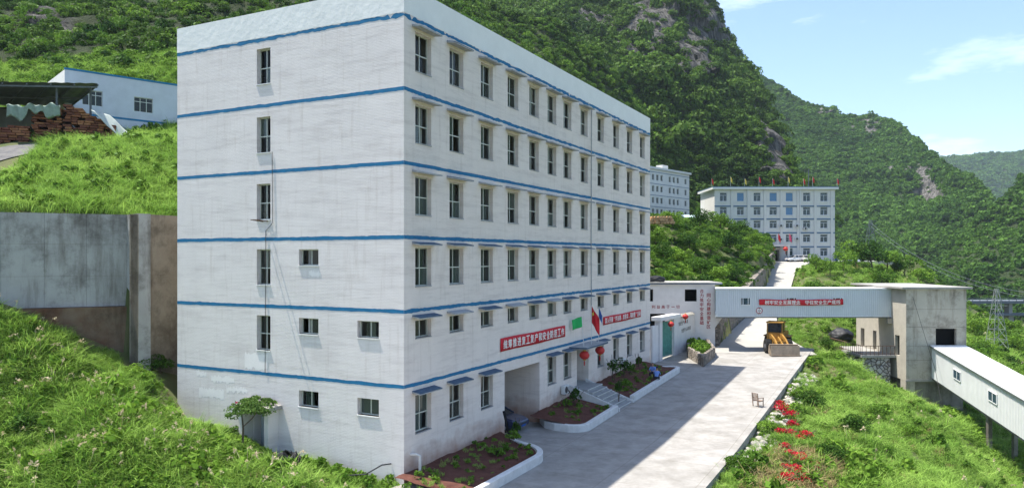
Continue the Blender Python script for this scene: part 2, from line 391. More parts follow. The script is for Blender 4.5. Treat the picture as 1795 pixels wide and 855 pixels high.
# ---------------------------------------------------------------- main building
def wall_extra(m, n, l, b, mp):
    tc = n.new('ShaderNodeTexCoord'); sx = n.new('ShaderNodeSeparateXYZ'); l.new(tc.outputs['Object'], sx.inputs[0])
    ad = n.new('ShaderNodeMath'); ad.operation = 'ADD'; l.new(sx.outputs[0], ad.inputs[0]); l.new(sx.outputs[1], ad.inputs[1])
    cb = n.new('ShaderNodeCombineXYZ'); l.new(ad.outputs[0], cb.inputs[0]); l.new(sx.outputs[2], cb.inputs[1])
    br = n.new('ShaderNodeTexBrick'); br.inputs['Scale'].default_value = 1; br.inputs['Brick Width'].default_value = .26; br.inputs['Row Height'].default_value = .075
    br.inputs['Mortar Size'].default_value = .008; br.inputs['Mortar Smooth'].default_value = .6; br.inputs['Bias'].default_value = -.2
    l.new(cb.outputs[0], br.inputs['Vector'])
    m3 = n.new('ShaderNodeMapping'); m3.inputs['Scale'].default_value = (.55, 4.5, 1); l.new(cb.outputs[0], m3.inputs[0])
    n1 = n.new('ShaderNodeTexNoise'); n1.inputs['Scale'].default_value = 2.2; n1.inputs['Detail'].default_value = 6; n1.inputs['Roughness'].default_value = .7; l.new(m3.outputs[0], n1.inputs['Vector'])
    bp = n.new('ShaderNodeBump'); bp.inputs['Strength'].default_value = .55; bp.inputs['Distance'].default_value = .012; bp.invert = True
    l.new(br.outputs['Fac'], bp.inputs['Height'])
    bp2 = n.new('ShaderNodeBump'); bp2.inputs['Strength'].default_value = .28; bp2.inputs['Distance'].default_value = .022; l.new(n1.outputs[0], bp2.inputs['Height']); l.new(bp.outputs[0], bp2.inputs['Normal'])
    l.new(bp2.outputs[0], b.inputs['Normal'])
    # dirt: faint rain streaks and patches of thin paint
    m4 = n.new('ShaderNodeMapping'); m4.inputs['Scale'].default_value = (2.2, .16, 1); l.new(cb.outputs[0], m4.inputs[0])
    n2 = n.new('ShaderNodeTexNoise'); n2.inputs['Scale'].default_value = 1.5; n2.inputs['Detail'].default_value = 8; n2.inputs['Roughness'].default_value = .65; l.new(m4.outputs[0], n2.inputs['Vector'])
    rp = n.new('ShaderNodeValToRGB'); rp.color_ramp.elements[0].position = .28; rp.color_ramp.elements[0].color = (.86, .84, .82, 1); rp.color_ramp.elements[1].position = .46; rp.color_ramp.elements[1].color = (1, 1, 1, 1)
    l.new(n2.outputs[0], rp.inputs[0])
    n3 = n.new('ShaderNodeTexNoise'); n3.inputs['Scale'].default_value = .55; n3.inputs['Detail'].default_value = 5; n3.inputs['Roughness'].default_value = .75; l.new(m3.outputs[0], n3.inputs['Vector'])
    r3 = n.new('ShaderNodeValToRGB'); r3.color_ramp.elements[0].position = .36; r3.color_ramp.elements[0].color = (.87, .86, .86, 1); r3.color_ramp.elements[1].position = .52; r3.color_ramp.elements[1].color = (1, 1, 1, 1); l.new(n3.outputs[0], r3.inputs[0])
    # red soil splashed on the foot of the wall
    mr = n.new('ShaderNodeMapRange'); mr.inputs['From Min'].default_value = .35; mr.inputs['From Max'].default_value = 1.7; mr.inputs['To Min'].default_value = 1; mr.inputs['To Max'].default_value = 0
    nz = n.new('ShaderNodeTexNoise'); nz.inputs['Scale'].default_value = 1.6; nz.inputs['Detail'].default_value = 6; l.new(cb.outputs[0], nz.inputs['Vector'])
    ml = n.new('ShaderNodeMath'); ml.operation = 'MULTIPLY_ADD'; ml.inputs[1].default_value = 1.7; ml.inputs[2].default_value = -.85; l.new(nz.outputs[0], ml.inputs[0])
    a2 = n.new('ShaderNodeMath'); a2.operation = 'ADD'; l.new(sx.outputs[2], a2.inputs[0]); l.new(ml.outputs[0], a2.inputs[1]); l.new(a2.outputs[0], mr.inputs['Value'])
    mxs = n.new('ShaderNodeMath'); mxs.operation = 'MULTIPLY'; mxs.inputs[1].default_value = SOIL_K; l.new(mr.outputs[0], mxs.inputs[0])
    src = b.inputs['Base Color'].links[0].from_socket
    def mulm(a, c):
        q = n.new('ShaderNodeMix'); q.data_type = 'RGBA'; q.blend_type = 'MULTIPLY'; q.inputs[0].default_value = 1; l.new(a, q.inputs[6]); l.new(c, q.inputs[7]); return q.outputs[2]
    o = mulm(mulm(src, rp.outputs[0]), r3.outputs[0])
    q = n.new('ShaderNodeMix'); q.data_type = 'RGBA'; q.inputs[7].default_value = (.36, .17, .10, 1); l.new(mxs.outputs[0], q.inputs[0]); l.new(o, q.inputs[6]); l.new(q.outputs[2], b.inputs['Base Color'])
SOIL_K = .8
M_wall = mat('painted_brick', (.77, .695, .64), .85, var=.05, vscale=.5, extra=wall_extra)  # warm tint carries the light bounced off the sunlit yard
SOIL_K = 0.0
M_wall_side = mat('painted_brick_gable', (.75, .70, .68), .85, var=.05, vscale=.5, extra=wall_extra)
M_parapet = mat('parapet_paint', (.80, .80, .78), .85, var=.05, vscale=.8, bump=.35, bscale=3)
M_blue = mat('blue_paint', srgb(34, 110, 152), .7, var=.15, vscale=2.5)
M_slab = mat('awning_concrete', (.34, .35, .36), .9, var=.22, vscale=2.5, bump=.3, bscale=15)
M_frame = mat('window_aluminium', (.52, .55, .50), .45, var=.1, vscale=4, metal=.2)
M_inner = mat('interior_plaster', (.42, .42, .40), .9, var=.15, vscale=.7)
M_roofc = mat('roof_concrete', (.28, .27, .25), .95, var=.25, vscale=.7, bump=.3)
M_dark = mat('dark_void', (.012, .012, .013), .9)  # near-black; the backing sheets use it as painted interior darkness
M_conc = mat('grey_concrete', (.33, .32, .30), .9, var=.18, vscale=1.2, bump=.3, bscale=12)
def glass_mat(name, tint, clear):
    m = bpy.data.materials.new(name); m.use_nodes = True; n, l = m.node_tree.nodes, m.node_tree.links
    b = n['Principled BSDF']; b.inputs['Base Color'].default_value = (*tint, 1); b.inputs['Roughness'].default_value = .06; b.inputs['Specular IOR Level'].default_value = .55
    no = n.new('ShaderNodeTexNoise'); no.inputs['Scale'].default_value = 1.3; bp = n.new('ShaderNodeBump'); bp.inputs['Strength'].default_value = .06; l.new(no.outputs[0], bp.inputs['Height']); l.new(bp.outputs[0], b.inputs['Normal'])
    t = n.new('ShaderNodeBsdfTransparent'); mx = n.new('ShaderNodeMixShader'); mx.inputs[0].default_value = clear
    l.new(b.outputs[0], mx.inputs[1]); l.new(t.outputs[0], mx.inputs[2]); l.new(mx.outputs[0], n['Material Output'].inputs[0]); return m
M_glass = glass_mat('window_glass', (.035, .045, .04), .45)
M_glass2 = glass_mat('greenish_window_glass', (.06, .085, .075), .2); M_glass3 = glass_mat('clear_window_glass', (.015, .018, .018), .75)
M_glass_blue = glass_mat('blue_window_glass', (.03, .07, .10), .15)

bld = thing('office_block', 'large seven storey white brick block with blue floor stripes', 'building', O, TH)
# local frame of the block: x along the long facade, y into the block, z up; long facade at y=0, gable at x=0
COLS = [.95, 4.12, 7.47, 10.76, 13.77, 16.6, 19.3, 22.5, 26.0, 29.65, 33.2, 36.9]
WW = 1.42
ROWS = [(20.18, 22.12), (16.64, 18.56), (13.08, 15.0), (9.54, 11.46)]
STR = [22.68, 19.12, 15.55, 11.95, 8.36, 4.72]
open_f = []     # (x0,x1,z0,z1,kind)
for z0, z1 in ROWS:
    for c in COLS: open_f.append((c, c + WW, z0, z1, 'tall'))
for c in COLS: open_f.append((c, c + WW, 6.98, 7.86, 'small'))
for i, c in enumerate(COLS):
    if i in (3, 4): continue
    if i == 7: continue
    open_f.append((c, c + WW, 2.28, 4.16, 'tall'))
open_f.append((10.35, 15.3, -.5, 4.05, 'garage'))
open_f.append((21.75, 24.1, 1.5, 4.15, 'door'))
open_g = []     # gable, coordinate y
for z0, z1 in ((20.3, 22.2), (16.6, 18.52), (13.0, 14.92), (9.5, 11.4), (5.98, 7.85)): open_g.append((8.7, 9.7, z0, z1, 'narrow'))
for y0, zs in ((5.36, (10.55, 6.98, 3.2)), (1.5, (6.98, 3.14))):
    for z in zs: open_g.append((y0, y0 + 1.33, z, z + .84, 'small'))
open_g.append((8.42, 9.9, .5, 2.95, 'porchdoor'))
def wall_mesh(x0, x1, z0, z1, opens, mp, depth=.3, deep={}):
    """front sheet with rectangular openings and their reveals; mp(u, w, d) maps to 3D"""
    us = sorted({x0, x1, *[o[0] for o in opens], *[o[1] for o in opens]}); ws = sorted({z0, z1, *[max(z0, o[2]) for o in opens], *[o[3] for o in opens]})
    m = MB()
    for i in range(len(us) - 1):
        j = 0
        while j < len(ws) - 1:
            cu, cw = (us[i] + us[i + 1]) / 2, (ws[j] + ws[j + 1]) / 2
            if any(o[0] < cu < o[1] and o[2] < cw < o[3] for o in opens): j += 1; continue
            m.quad(mp(us[i], ws[j], 0), mp(us[i + 1], ws[j], 0), mp(us[i + 1], ws[j + 1], 0), mp(us[i], ws[j + 1], 0)); j += 1
    for o in opens:
        d = deep.get(o[4], depth); a, b, c, e = o[0], o[1], max(z0, o[2]), o[3]
        m.quad(mp(a, c, 0), mp(a, e, 0), mp(a, e, d), mp(a, c, d)); m.quad(mp(b, c, 0), mp(b, c, d), mp(b, e, d), mp(b, e, 0))
        m.quad(mp(a, e, 0), mp(b, e, 0), mp(b, e, d), mp(a, e, d)); m.quad(mp(a, c, 0), mp(a, c, d), mp(b, c, d), mp(b, c, 0))
    return m
def raw(m, name, mats, parent):
    me = bpy.data.meshes.new(name); me.from_pydata(m.v, [], m.f); me.materials.append(mats); 
    bm = bmesh.new(); bm.from_mesh(me); bmesh.ops.remove_doubles(bm, verts=bm.verts, dist=1e-5); bmesh.ops.recalc_face_normals(bm, faces=bm.faces); bm.to_mesh(me); bm.free()
    return obj(name, me, parent)
ZTOP, ZP = 24.2, 22.8
wf = raw(wall_mesh(0, L, -1.5, ZP, open_f, lambda u, w, d: (u, d, w), deep={'garage': 6.0, 'door': 1.2}), 'front_wall', M_wall, bld)
wg = raw(wall_mesh(0, W, -2.5, ZP, open_g, lambda u, w, d: (d, u, w), deep={'porchdoor': .6}), 'gable_wall', M_wall_side, bld)
m = MB(); m.quad((L, 0, -1.5), (L, W, -1.5), (L, W, ZP), (L, 0, ZP)); m.quad((L, W, -1.5), (0, W, -1.5), (0, W, ZP), (L, W, ZP)); m.build('rear_walls', M_wall_side, bld)
m = MB()
for a, b, c, d in ((-.012, L + .012, -.012, .25), (-.012, L + .012, W - .25, W + .012), (-.012, .25, .25, W - .25), (L - .25, L + .012, .25, W - .25)): m.box(a, b, c, d, ZP, ZTOP)
m.build('parapet', M_parapet, bld)
MB().box(.25, L - .25, .25, W - .25, 23.2, 23.35).build('roof_slab', M_roofc, bld)
# floors and a corridor wall inside, seen through the glass
for i, z in enumerate([4.45, 8.1, 11.7, 15.3, 18.85]): MB().box(.31, L - .1, .31 if i else 6.1, W - .1, z - .1, z + .1).build('floor_slab', M_inner, bld)
MB().box(.35, L - .3, 6.2, 6.35, 4.6, 22.6).build('corridor_wall', M_inner, bld)
for x in (3.1, 9.8, 16.0, 25.1, 32.0): MB().box(x, x + .15, .31, 6.2, 4.56, 22.6).build('partition_wall', M_inner, bld)
MB().box(.35, 10.2, 5.0, 5.15, -1, 4.3).build('corridor_wall', M_inner, bld); MB().box(15.5, L - .3, 5.0, 5.15, -1, 4.3).build('corridor_wall', M_inner, bld)
MB().box(10.35, 15.3, 6.0, 6.2, -1, 4.05).build('garage_back_wall', M_wall_side, bld)
MB().box(10.36, 15.29, .0, 6.0, -.5, .012).build('garage_floor', M_conc, bld)
# stripes: brushed on by hand, edges uneven
def stripe(z, face, ln, rough):
    n = int(ln / .16); m = MB(); t = np.linspace(0, ln, n + 1); r = np.random.default_rng(int(z * 100) + len(face))
    top = z + .092 + rough * fbm(t * 2.2, z, 0, 3, 5) + rough * .5 * (r.random(n + 1) - .5); bot = z - .092 + rough * fbm(t * 2.0, z + 9, 0, 3, 6) + rough * .5 * (r.random(n + 1) - .5)
    e = .006
    for i in range(n):
        if rough > .06 and r.random() < .05: top[i + 1] = bot[i + 1] + .03
        if face == 'front': m.quad((t[i], -e, bot[i]), (t[i + 1], -e, bot[i + 1]), (t[i + 1], -e, top[i + 1]), (t[i], -e, top[i]))
        else: m.quad((-e, t[i], bot[i]), (-e, t[i], top[i]), (-e, t[i + 1], top[i + 1]), (-e, t[i + 1], bot[i + 1]))
    return m.build('blue_stripe', M_blue, bld)
for i, z in enumerate(STR):
    rg = (.10 if i == 0 else .055 if i in (1, 4) else .03)
    stripe(z, 'front', L, rg); stripe(z, 'gable', W, .09 if i == 0 else .03)
# windows
def window_meshes(w, h, rows, t=.055):
    f = MB(); f.box(0, w, 0, .07, 0, t); f.box(0, w, 0, .07, h - t, h); f.box(0, t, 0, .07, t, h - t); f.box(w - t, w, 0, .07, t, h - t)
    if rows == 2: f.box(t, w - t, -.004, .066, h * .47 - t / 2, h * .47 + t / 2)
    f.box(w / 2 - t / 2, w / 2 + t / 2, .003, .062, t, h - t)
    fm = f.mesh('window', M_frame)
    panes = []
    zs = [(t, h * .47 - t / 2), (h * .47 + t / 2, h - t)] if rows == 2 else [(t, h - t)]
    for (a, b) in zs:
        for (c, d) in ((t, w / 2 - t / 2), (w / 2 + t / 2, w - t)):
            p = MB(); p.quad((c, .03, a), (d, .03, a), (d, .03, b), (c, .03, b)); fr = .03
            panes.append(([p.mesh('pane', g_) for g_ in (M_glass, M_glass2, M_glass3)], d - c, c < w / 4))
    return fm, panes
WM = {'tall': window_meshes(WW, 1.92, 2), 'small': window_meshes(WW, .88, 1), 'narrow': window_meshes(1.0, 1.9, 2), 'gsmall': window_meshes(1.33, .84, 1)}
m = MB(); m.hexa([(-.28, -.50, .10), (WW + .28, -.50, .10), (WW + .28, .0, .16), (-.28, .0, .16), (-.28, -.50, .17), (WW + .28, -.50, .17), (WW + .28, 0, .27), (-.28, 0, .27)])
AWN = m.mesh('awning', [M_slab]); m = MB(); m.hexa([(-.281, -.506, .15), (WW + .281, -.506, .15), (WW + .281, .0, .25), (-.281, .0, .25), (-.281, -.506, .178), (WW + .281, -.506, .178), (WW + .281, 0, .278), (-.281, 0, .278)])
SILL = MB().box(.0, WW, -.28, .0, -.045, .0).mesh('sill', M_slab)
M_curtain = mat('curtain_cloth', (.30, .31, .27), .9, var=.2, vscale=3)
def place_window(kind, loc, rz, scale_z=1, r=random):
    fm, panes = WM[kind]; w = obj('window', fm, bld, loc, rz)
    for pm, pw, left in panes:
        p = obj('pane', r.choice(pm), w)
        if r.random() < .26: p.location = ((pw * r.uniform(.55, .95)) * (1 if left else -1), .018, 0)   # sash slid open behind its neighbour
    return w
r5 = random.Random(5)
M_awnblue = mat('awning_blue_edge', srgb(72, 92, 112), .8, var=.3, vscale=4)
for k, (x0, x1, z0, z1, kd) in enumerate(open_f):
    if kd not in ('tall', 'small'): continue
    w = place_window(kd, (x0, .24, z0), 0, r=r5)
    if kd == 'tall' and abs((z1 - z0) - 1.92) > .001: w.scale.z = (z1 - z0) / 1.92
    s_ = obj('sill', SILL, w); s_.location = (0, 0.0, 0)
    h = 1.92 if kd == 'tall' else .88
    a = obj('awning', AWN, w); a.location = (0, -.241, h)
    e = MB()
    if r5.random() < .85 and (z0 < 12.5 or r5.random() < .3):
        e2 = obj('awning_edge', bpy.data.meshes.get('awning_edge') or m.mesh('awning_edge', M_awnblue), a)
    if r5.random() < .30 and kd == 'tall':
        c = MB(); cx = r5.choice((.1, WW * .52)); cw = r5.uniform(.3, .6); n_ = 8
        for i in range(n_): c.quad((cx + cw * i / n_, .14 + .03 * (i % 2), .05), (cx + cw * (i + 1) / n_, .14 + .03 * ((i + 1) % 2), .05), (cx + cw * (i + 1) / n_, .14 + .03 * ((i + 1) % 2), 1.85), (cx + cw * i / n_, .14 + .03 * (i % 2), 1.85))
        c.build('curtain', M_curtain, w)
M_sillwhite = mat('sill_white', (.7, .7, .69), .8, var=.08, vscale=3)
for (y0, y1, z0, z1, kd) in open_g:
    if kd == 'porchdoor': continue
    kk = 'narrow' if kd == 'narrow' else 'gsmall'
    w = place_window(kk, (.24, y1, z0), -math.pi / 2, r=r5); w.scale.z = (z1 - z0) / (1.9 if kd == 'narrow' else .84)
    MB().box(-.02, (y1 - y0) + .02, -.29, 0, -.05, 0).build('sill', M_sillwhite, w)

# patches of fresh white paint on the gable
r6 = random.Random(61); M_patch = mat('fresh_paint', (.86, .81, .785), .85, var=.04)
for (y0, y1, z0, z1) in ((8.9, 10.6, 4.95, 5.75), (13.6, 14.4, 4.25, 4.5), (11.4, 13.2, 4.0, 4.35), (12.2, 14.2, 3.1, 3.6), (10.4, 12.0, 3.55, 3.8), (5.2, 6.0, 10.0, 10.25)):
    m = MB(); n_ = 22; ys = np.linspace(y0, y1, n_ + 1); tp = [z1 + r6.uniform(-.10, .10) for _ in ys]; bt = [z0 + r6.uniform(-.10, .10) for _ in ys]
    m.add([(-.004, y, b) for y, b in zip(ys, bt)] + [(-.004, y, t) for y, t in zip(ys, tp)], [(i, i + 1, n_ + 2 + i, n_ + 1 + i) for i in range(n_)]); m.build('paint_patch', M_patch, bld)
# ---------------------------------------------------------------- hills
def hill_mat(name, soil1, soil2, rock1, rock2):
    def ex(m, n, l, b, mp):
        at = n.new('ShaderNodeAttribute'); at.attribute_name = 'rock'
        mp2 = n.new('ShaderNodeMapping'); mp2.inputs['Scale'].default_value = (1.6, 1.6, .14)
        tc = n.new('ShaderNodeTexCoord'); l.new(tc.outputs['Object'], mp2.inputs[0])
        no = n.new('ShaderNodeTexNoise'); no.inputs['Scale'].default_value = .30; no.inputs['Detail'].default_value = 9; no.inputs['Roughness'].default_value = .72; l.new(mp2.outputs[0], no.inputs['Vector'])
        rp = n.new('ShaderNodeValToRGB'); e = rp.color_ramp.elements; e[0].position = .42; e[0].color = (*rock1, 1); e[1].position = .70; e[1].color = (*rock2, 1); l.new(no.outputs[0], rp.inputs[0])
        q = n.new('ShaderNodeMix'); q.data_type = 'RGBA'; l.new(at.outputs['Fac'], q.inputs[0]); l.new(b.inputs['Base Color'].links[0].from_socket, q.inputs[6]); l.new(rp.outputs[0], q.inputs[7]); l.new(q.outputs[2], b.inputs['Base Color'])
        bp = n.new('ShaderNodeBump'); bp.inputs['Strength'].default_value = 1; bp.inputs['Distance'].default_value = 5; l.new(no.outputs[0], bp.inputs['Height']); l.new(bp.outputs[0], b.inputs['Normal'])
    return mat(name, soil1, .95, col2=soil2, vscale=.08, extra=ex)
M_hill = hill_mat('hill_soil', (.035, .055, .015), (.07, .10, .03), (.030, .030, .028), (.34, .32, .295))
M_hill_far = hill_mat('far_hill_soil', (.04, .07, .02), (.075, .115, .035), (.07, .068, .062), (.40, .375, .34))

def curtain(name, cols, nu, nv, amp, freq, rocks=(), m=None, bulge=0.0, seed=1, back=(60, -25), rk0=.85):
    """a hillside: each column climbs from a foot point to a crest point and falls away behind the crest.
    cols: (px, foot y, crest y, foot depth, crest depth); rocks: (px, py, rx, ry) bare cliffs"""
    cols = np.array(cols, float); t = np.linspace(0, 1, nu); pxs = cols[0, 0] + t * (cols[-1, 0] - cols[0, 0])
    it = lambda k: np.interp(pxs, cols[:, 0], cols[:, k])
    yb, yt, db, dt = it(1), it(2), it(3), it(4)
    v = np.linspace(0, 1, nv)[:, None]
    dd = db + (dt - db) * v ** 1.15; yy = yb + (yt - yb) * (v + bulge * np.sin(v * math.pi))
    X = (pxs - CX) / FPX * dd; Y = dd; Z = CAMZ + (HY - yy) / FPX * dd
    PY, PX = yy, np.broadcast_to(pxs, yy.shape)
    rock = np.zeros(X.shape)
    for rx, ry, ax, ay in rocks: rock = np.maximum(rock, np.exp(-(((PX - rx) / ax) ** 2 + ((PY - ry) / ay) ** 2) ** 2))
    rock = rock * (fbm(PX * .06, PY * .018, 0, 5, seed + 50, .6) * 1.7 + rk0); rock = np.clip((rock - .42) * 5, 0, 1)
    edge = np.sin(np.clip(v, 0, 1) * math.pi) ** .5 * .75 + .25
    n1 = fbm(X * freq, Y * freq, Z * freq, 5, seed, .52); n2 = fbm(X * freq * .35, Y * freq * .35, Z * freq * .35, 3, seed + 9)
    dep = amp * (n1 * .7 + np.abs(n2) * 1.2 - .35) * edge
    ledge = np.sin(Z * .16 + 3 * n2) * .5; Y2 = Y + dep - rock * amp * (.12 + .16 * ledge); X2 = X + (X / Y) * dep + amp * .35 * fbm(X * freq + 50, Y * freq, Z * freq, 3, seed + 3) * edge
    Z2 = Z + amp * .22 * fbm(X * freq * 2, Y * freq * 2, Z * freq * 2 + 7, 4, seed + 5) * (1 - .4 * v)
    # behind the crest
    bx, by, bz = X2[-1], Y2[-1], Z2[-1]
    ex, rk = [], []
    for k in (.12, .4, 1.0):
        ex.append((bx * (1 + back[0] * k / np.maximum(by, 1)), by + back[0] * k, bz + back[1] * k * k + amp * .1 * fbm(bx * freq * 2, by + k * 30, 0, 3, seed))); rk.append(bx * 0)
    # foot: run down into the ground
    ft = (X2[0], Y2[0] - 3, Z2[0] - 25)
    X2 = np.vstack([ft[0]] + [X2] + [e[0] for e in ex]); Y2 = np.vstack([ft[1]] + [Y2] + [e[1] for e in ex]); Z2 = np.vstack([ft[2]] + [Z2] + [e[2] for e in ex])
    rock = np.vstack([rock[:1]] + [rock] + rk)
    me = grid_mesh(name, X2, Y2, Z2, m or M_hill)
    a = me.attributes.new('rock', 'FLOAT', 'POINT'); a.data.foreach_set('value', rock.ravel().astype(np.float32))
    o = struct(obj(name, me))
    return o, (X2, Y2, Z2, rock)

def sample_grid(g, n, seed, rows=None, rockmax=.5):
    """area-weighted random points on a hill grid"""
    X, Y, Z, rk = g; Pn = np.stack([X, Y, Z], -1)
    a, b, c, d = Pn[:-1, :-1], Pn[:-1, 1:], Pn[1:, 1:], Pn[1:, :-1]
    ar = np.linalg.norm(np.cross(c - a, d - b), axis=-1) / 2
    ar[0] *= 0; ar = ar * (1 - np.clip(rk[:-1, :-1] * .91, 0, 1))
    r = np.random.default_rng(seed); pr = ar.ravel() / ar.sum(); k = r.choice(len(pr), n, p=pr)
    u, v = r.random((n, 1)), r.random((n, 1)); A, B, C_, D = [q.reshape(-1, 3)[k] for q in (a, b, c, d)]
    return (A * (1 - u) + B * u) * (1 - v) + (D * (1 - u) + C_ * u) * v, float(ar.sum())

# ---------------------------------------------------------------- foliage pieces (sources for scattering, never linked to the scene themselves)
def leaf_mat(name, c1, c2, rough=.55, transl=.32, rnd=.35, big=.03):
    m = bpy.data.materials.new(name); m.use_nodes = True; n, l = m.node_tree.nodes, m.node_tree.links
    b = n['Principled BSDF']; b.inputs['Roughness'].default_value = rough; b.inputs['Specular IOR Level'].default_value = .06
    oi = n.new('ShaderNodeObjectInfo'); ge = n.new('ShaderNodeNewGeometry')
    no = n.new('ShaderNodeTexNoise'); no.inputs['Scale'].default_value = big; no.inputs['Detail'].default_value = 4; l.new(ge.outputs['Position'], no.inputs['Vector'])
    ad = n.new('ShaderNodeMath'); ad.operation = 'MULTIPLY_ADD'; ad.inputs[1].default_value = .45; l.new(oi.outputs['Random'], ad.inputs[0])
    m2 = n.new('ShaderNodeMath'); m2.operation = 'MULTIPLY_ADD'; m2.inputs[1].default_value = 1.7; m2.inputs[2].default_value = -.55; l.new(no.outputs[0], m2.inputs[0]); l.new(m2.outputs[0], ad.inputs[2])
    rp = n.new('ShaderNodeMix'); rp.data_type = 'RGBA'; rp.inputs[6].default_value = (*c1, 1); rp.inputs[7].default_value = (*c2, 1); rp.clamp_factor = True; l.new(ad.outputs[0], rp.inputs[0])
    at = n.new('ShaderNodeAttribute'); at.attribute_name = 'tint'
    hs = n.new('ShaderNodeHueSaturation'); mr = n.new('ShaderNodeMapRange'); mr.inputs['To Min'].default_value = 1 - rnd; mr.inputs['To Max'].default_value = 1 + rnd; l.new(at.outputs['Fac'], mr.inputs['Value']); l.new(mr.outputs[0], hs.inputs['Value']); l.new(rp.outputs[2], hs.inputs['Color'])
    l.new(hs.outputs[0], b.inputs['Base Color'])
    tr = n.new('ShaderNodeBsdfTranslucent'); mx = n.new('ShaderNodeMixShader'); mx.inputs[0].default_value = transl
    l.new(hs.outputs[0], tr.inputs[0]); l.new(b.outputs[0], mx.inputs[1]); l.new(tr.outputs[0], mx.inputs[2]); l.new(mx.outputs[0], n['Material Output'].inputs[0])
    return m
def np_mesh(name, verts, nper, m, tint=None, smooth=False):
    """faces of nper vertices each, laid out one after another"""
    verts = np.asarray(verts, np.float32).reshape(-1, 3); nf = len(verts) // nper
    me = bpy.data.meshes.new(name); me.vertices.add(len(verts)); me.vertices.foreach_set('co', verts.ravel())
    me.loops.add(len(verts)); me.loops.foreach_set('vertex_index', np.arange(len(verts), dtype=np.int32))
    me.polygons.add(nf); me.polygons.foreach_set('loop_start', np.arange(0, len(verts), nper, dtype=np.int32)); me.update(calc_edges=True)
    if tint is not None: a = me.attributes.new('tint', 'FLOAT', 'FACE'); a.data.foreach_set('value', np.asarray(tint, np.float32))
    if m: me.materials.append(m)
    return me
def leaf_cloud(name, m, n, clumps, leaf, rad=(1, 1, 1), seed=0, flat=.45, mesh=True, droop=0):
    """leaves on the outside of a few overlapping clumps -> uneven crown with gaps"""
    r = np.random.default_rng(seed)
    cc = r.normal(size=(clumps, 3)); cc /= np.linalg.norm(cc, axis=1)[:, None]; cc *= r.uniform(.25, .72, (clumps, 1)); cc[:, 2] = np.abs(cc[:, 2]) * .9
    cr = r.uniform(.24, .46, clumps)
    k = r.integers(0, clumps, n); d = r.normal(size=(n, 3)); d /= np.linalg.norm(d, axis=1)[:, None]; d[:, 2] = np.where(d[:, 2] < -.3, -d[:, 2], d[:, 2])
    pos = (cc[k] + d * (cr[k] * r.uniform(.75, 1.06, n))[:, None])
    nr = d + r.normal(size=(n, 3)) * flat; nr /= np.linalg.norm(nr, axis=1)[:, None]
    t1 = np.cross(nr, r.normal(size=(n, 3))); t1 /= np.linalg.norm(t1, axis=1)[:, None]; t2 = np.cross(nr, t1)
    s = leaf * r.uniform(.6, 1.35, (n, 1)); a = t1 * s; b = t2 * s * .62
    pos = pos * np.array(rad)
    q = np.stack([pos - a, pos - b * .9 + a * .1, pos + a, pos + b * .9 + a * .1], 1)
    tint = np.clip(.5 + r.normal(size=n) * .25 + (r.random(clumps)[k] - .5) * .5, 0, 1)
    return np_mesh(name, q, 4, m, tint) if mesh else (q, tint)
def blades(name, m, n, h, spread, w, seed, lean=.6, curve=.5, plume=None):
    r = np.random.default_rng(seed); q, ti = [], []
    for i in range(n):
        a = r.uniform(0, 2 * math.pi); rr = spread * math.sqrt(r.random()); p0 = np.array([rr * math.cos(a), rr * math.sin(a), -.05])
        az = r.uniform(0, 2 * math.pi); d = np.array([math.cos(az), math.sin(az), 0]); sd_ = np.array([-d[1], d[0], 0])
        hh = h * r.uniform(.5, 1.15); le = lean * r.uniform(.1, 1) * hh; ww = w * r.uniform(.7, 1.3); t_ = r.random()
        p1 = p0 + d * le * .35 + np.array([0, 0, hh * .6]); p2 = p0 + d * (le * (1 + curve * .5)) + np.array([0, 0, hh * (1 - curve * .25)])
        q += [p0 - sd_ * ww, p0 + sd_ * ww, p1 + sd_ * ww * .8, p1 - sd_ * ww * .8]; q += [p1 - sd_ * ww * .8, p1 + sd_ * ww * .8, p2 + sd_ * ww * .12, p2 - sd_ * ww * .12]; ti += [t_, t_]
    me = np_mesh(name, q, 4, m, ti)
    if plume:
        vs_, ti2 = [], []
        for i in range(plume[1]):
            az = r.uniform(0, 2 * math.pi); d = np.array([math.cos(az), math.sin(az), 0]); top = d * h * .35 + np.array([0, 0, h * r.uniform(.85, 1.1)])
            sd_ = np.array([-d[1], d[0], 0]) * .006; base = np.zeros(3)
            vs_ += [base - sd_, base + sd_, top + sd_, top - sd_]; ti2.append(.5)
            for k in range(12):
                c = top + d * h * .02 * k + np.array([0, 0, -.0022 * (k - 4) ** 2 * h]) + r.normal(size=3) * .02 * h; e1 = r.normal(size=3) * .040 * h * (1 - abs(k - 5) / 9); e2 = r.normal(size=3) * .050 * h; vs_ += [c - e1, c - e2 * .5, c + e1, c + e2 * .5]; ti2.append(.5 + .4 * r.random())
        n0 = len(q); allv = q + vs_; me = np_mesh(name, allv, 4, m, ti + ti2); me.materials.append(plume[0])
        mi = np.zeros(len(ti) + len(ti2), np.int32); mi[len(ti):] = 1; me.polygons.foreach_set('material_index', mi)
    return me

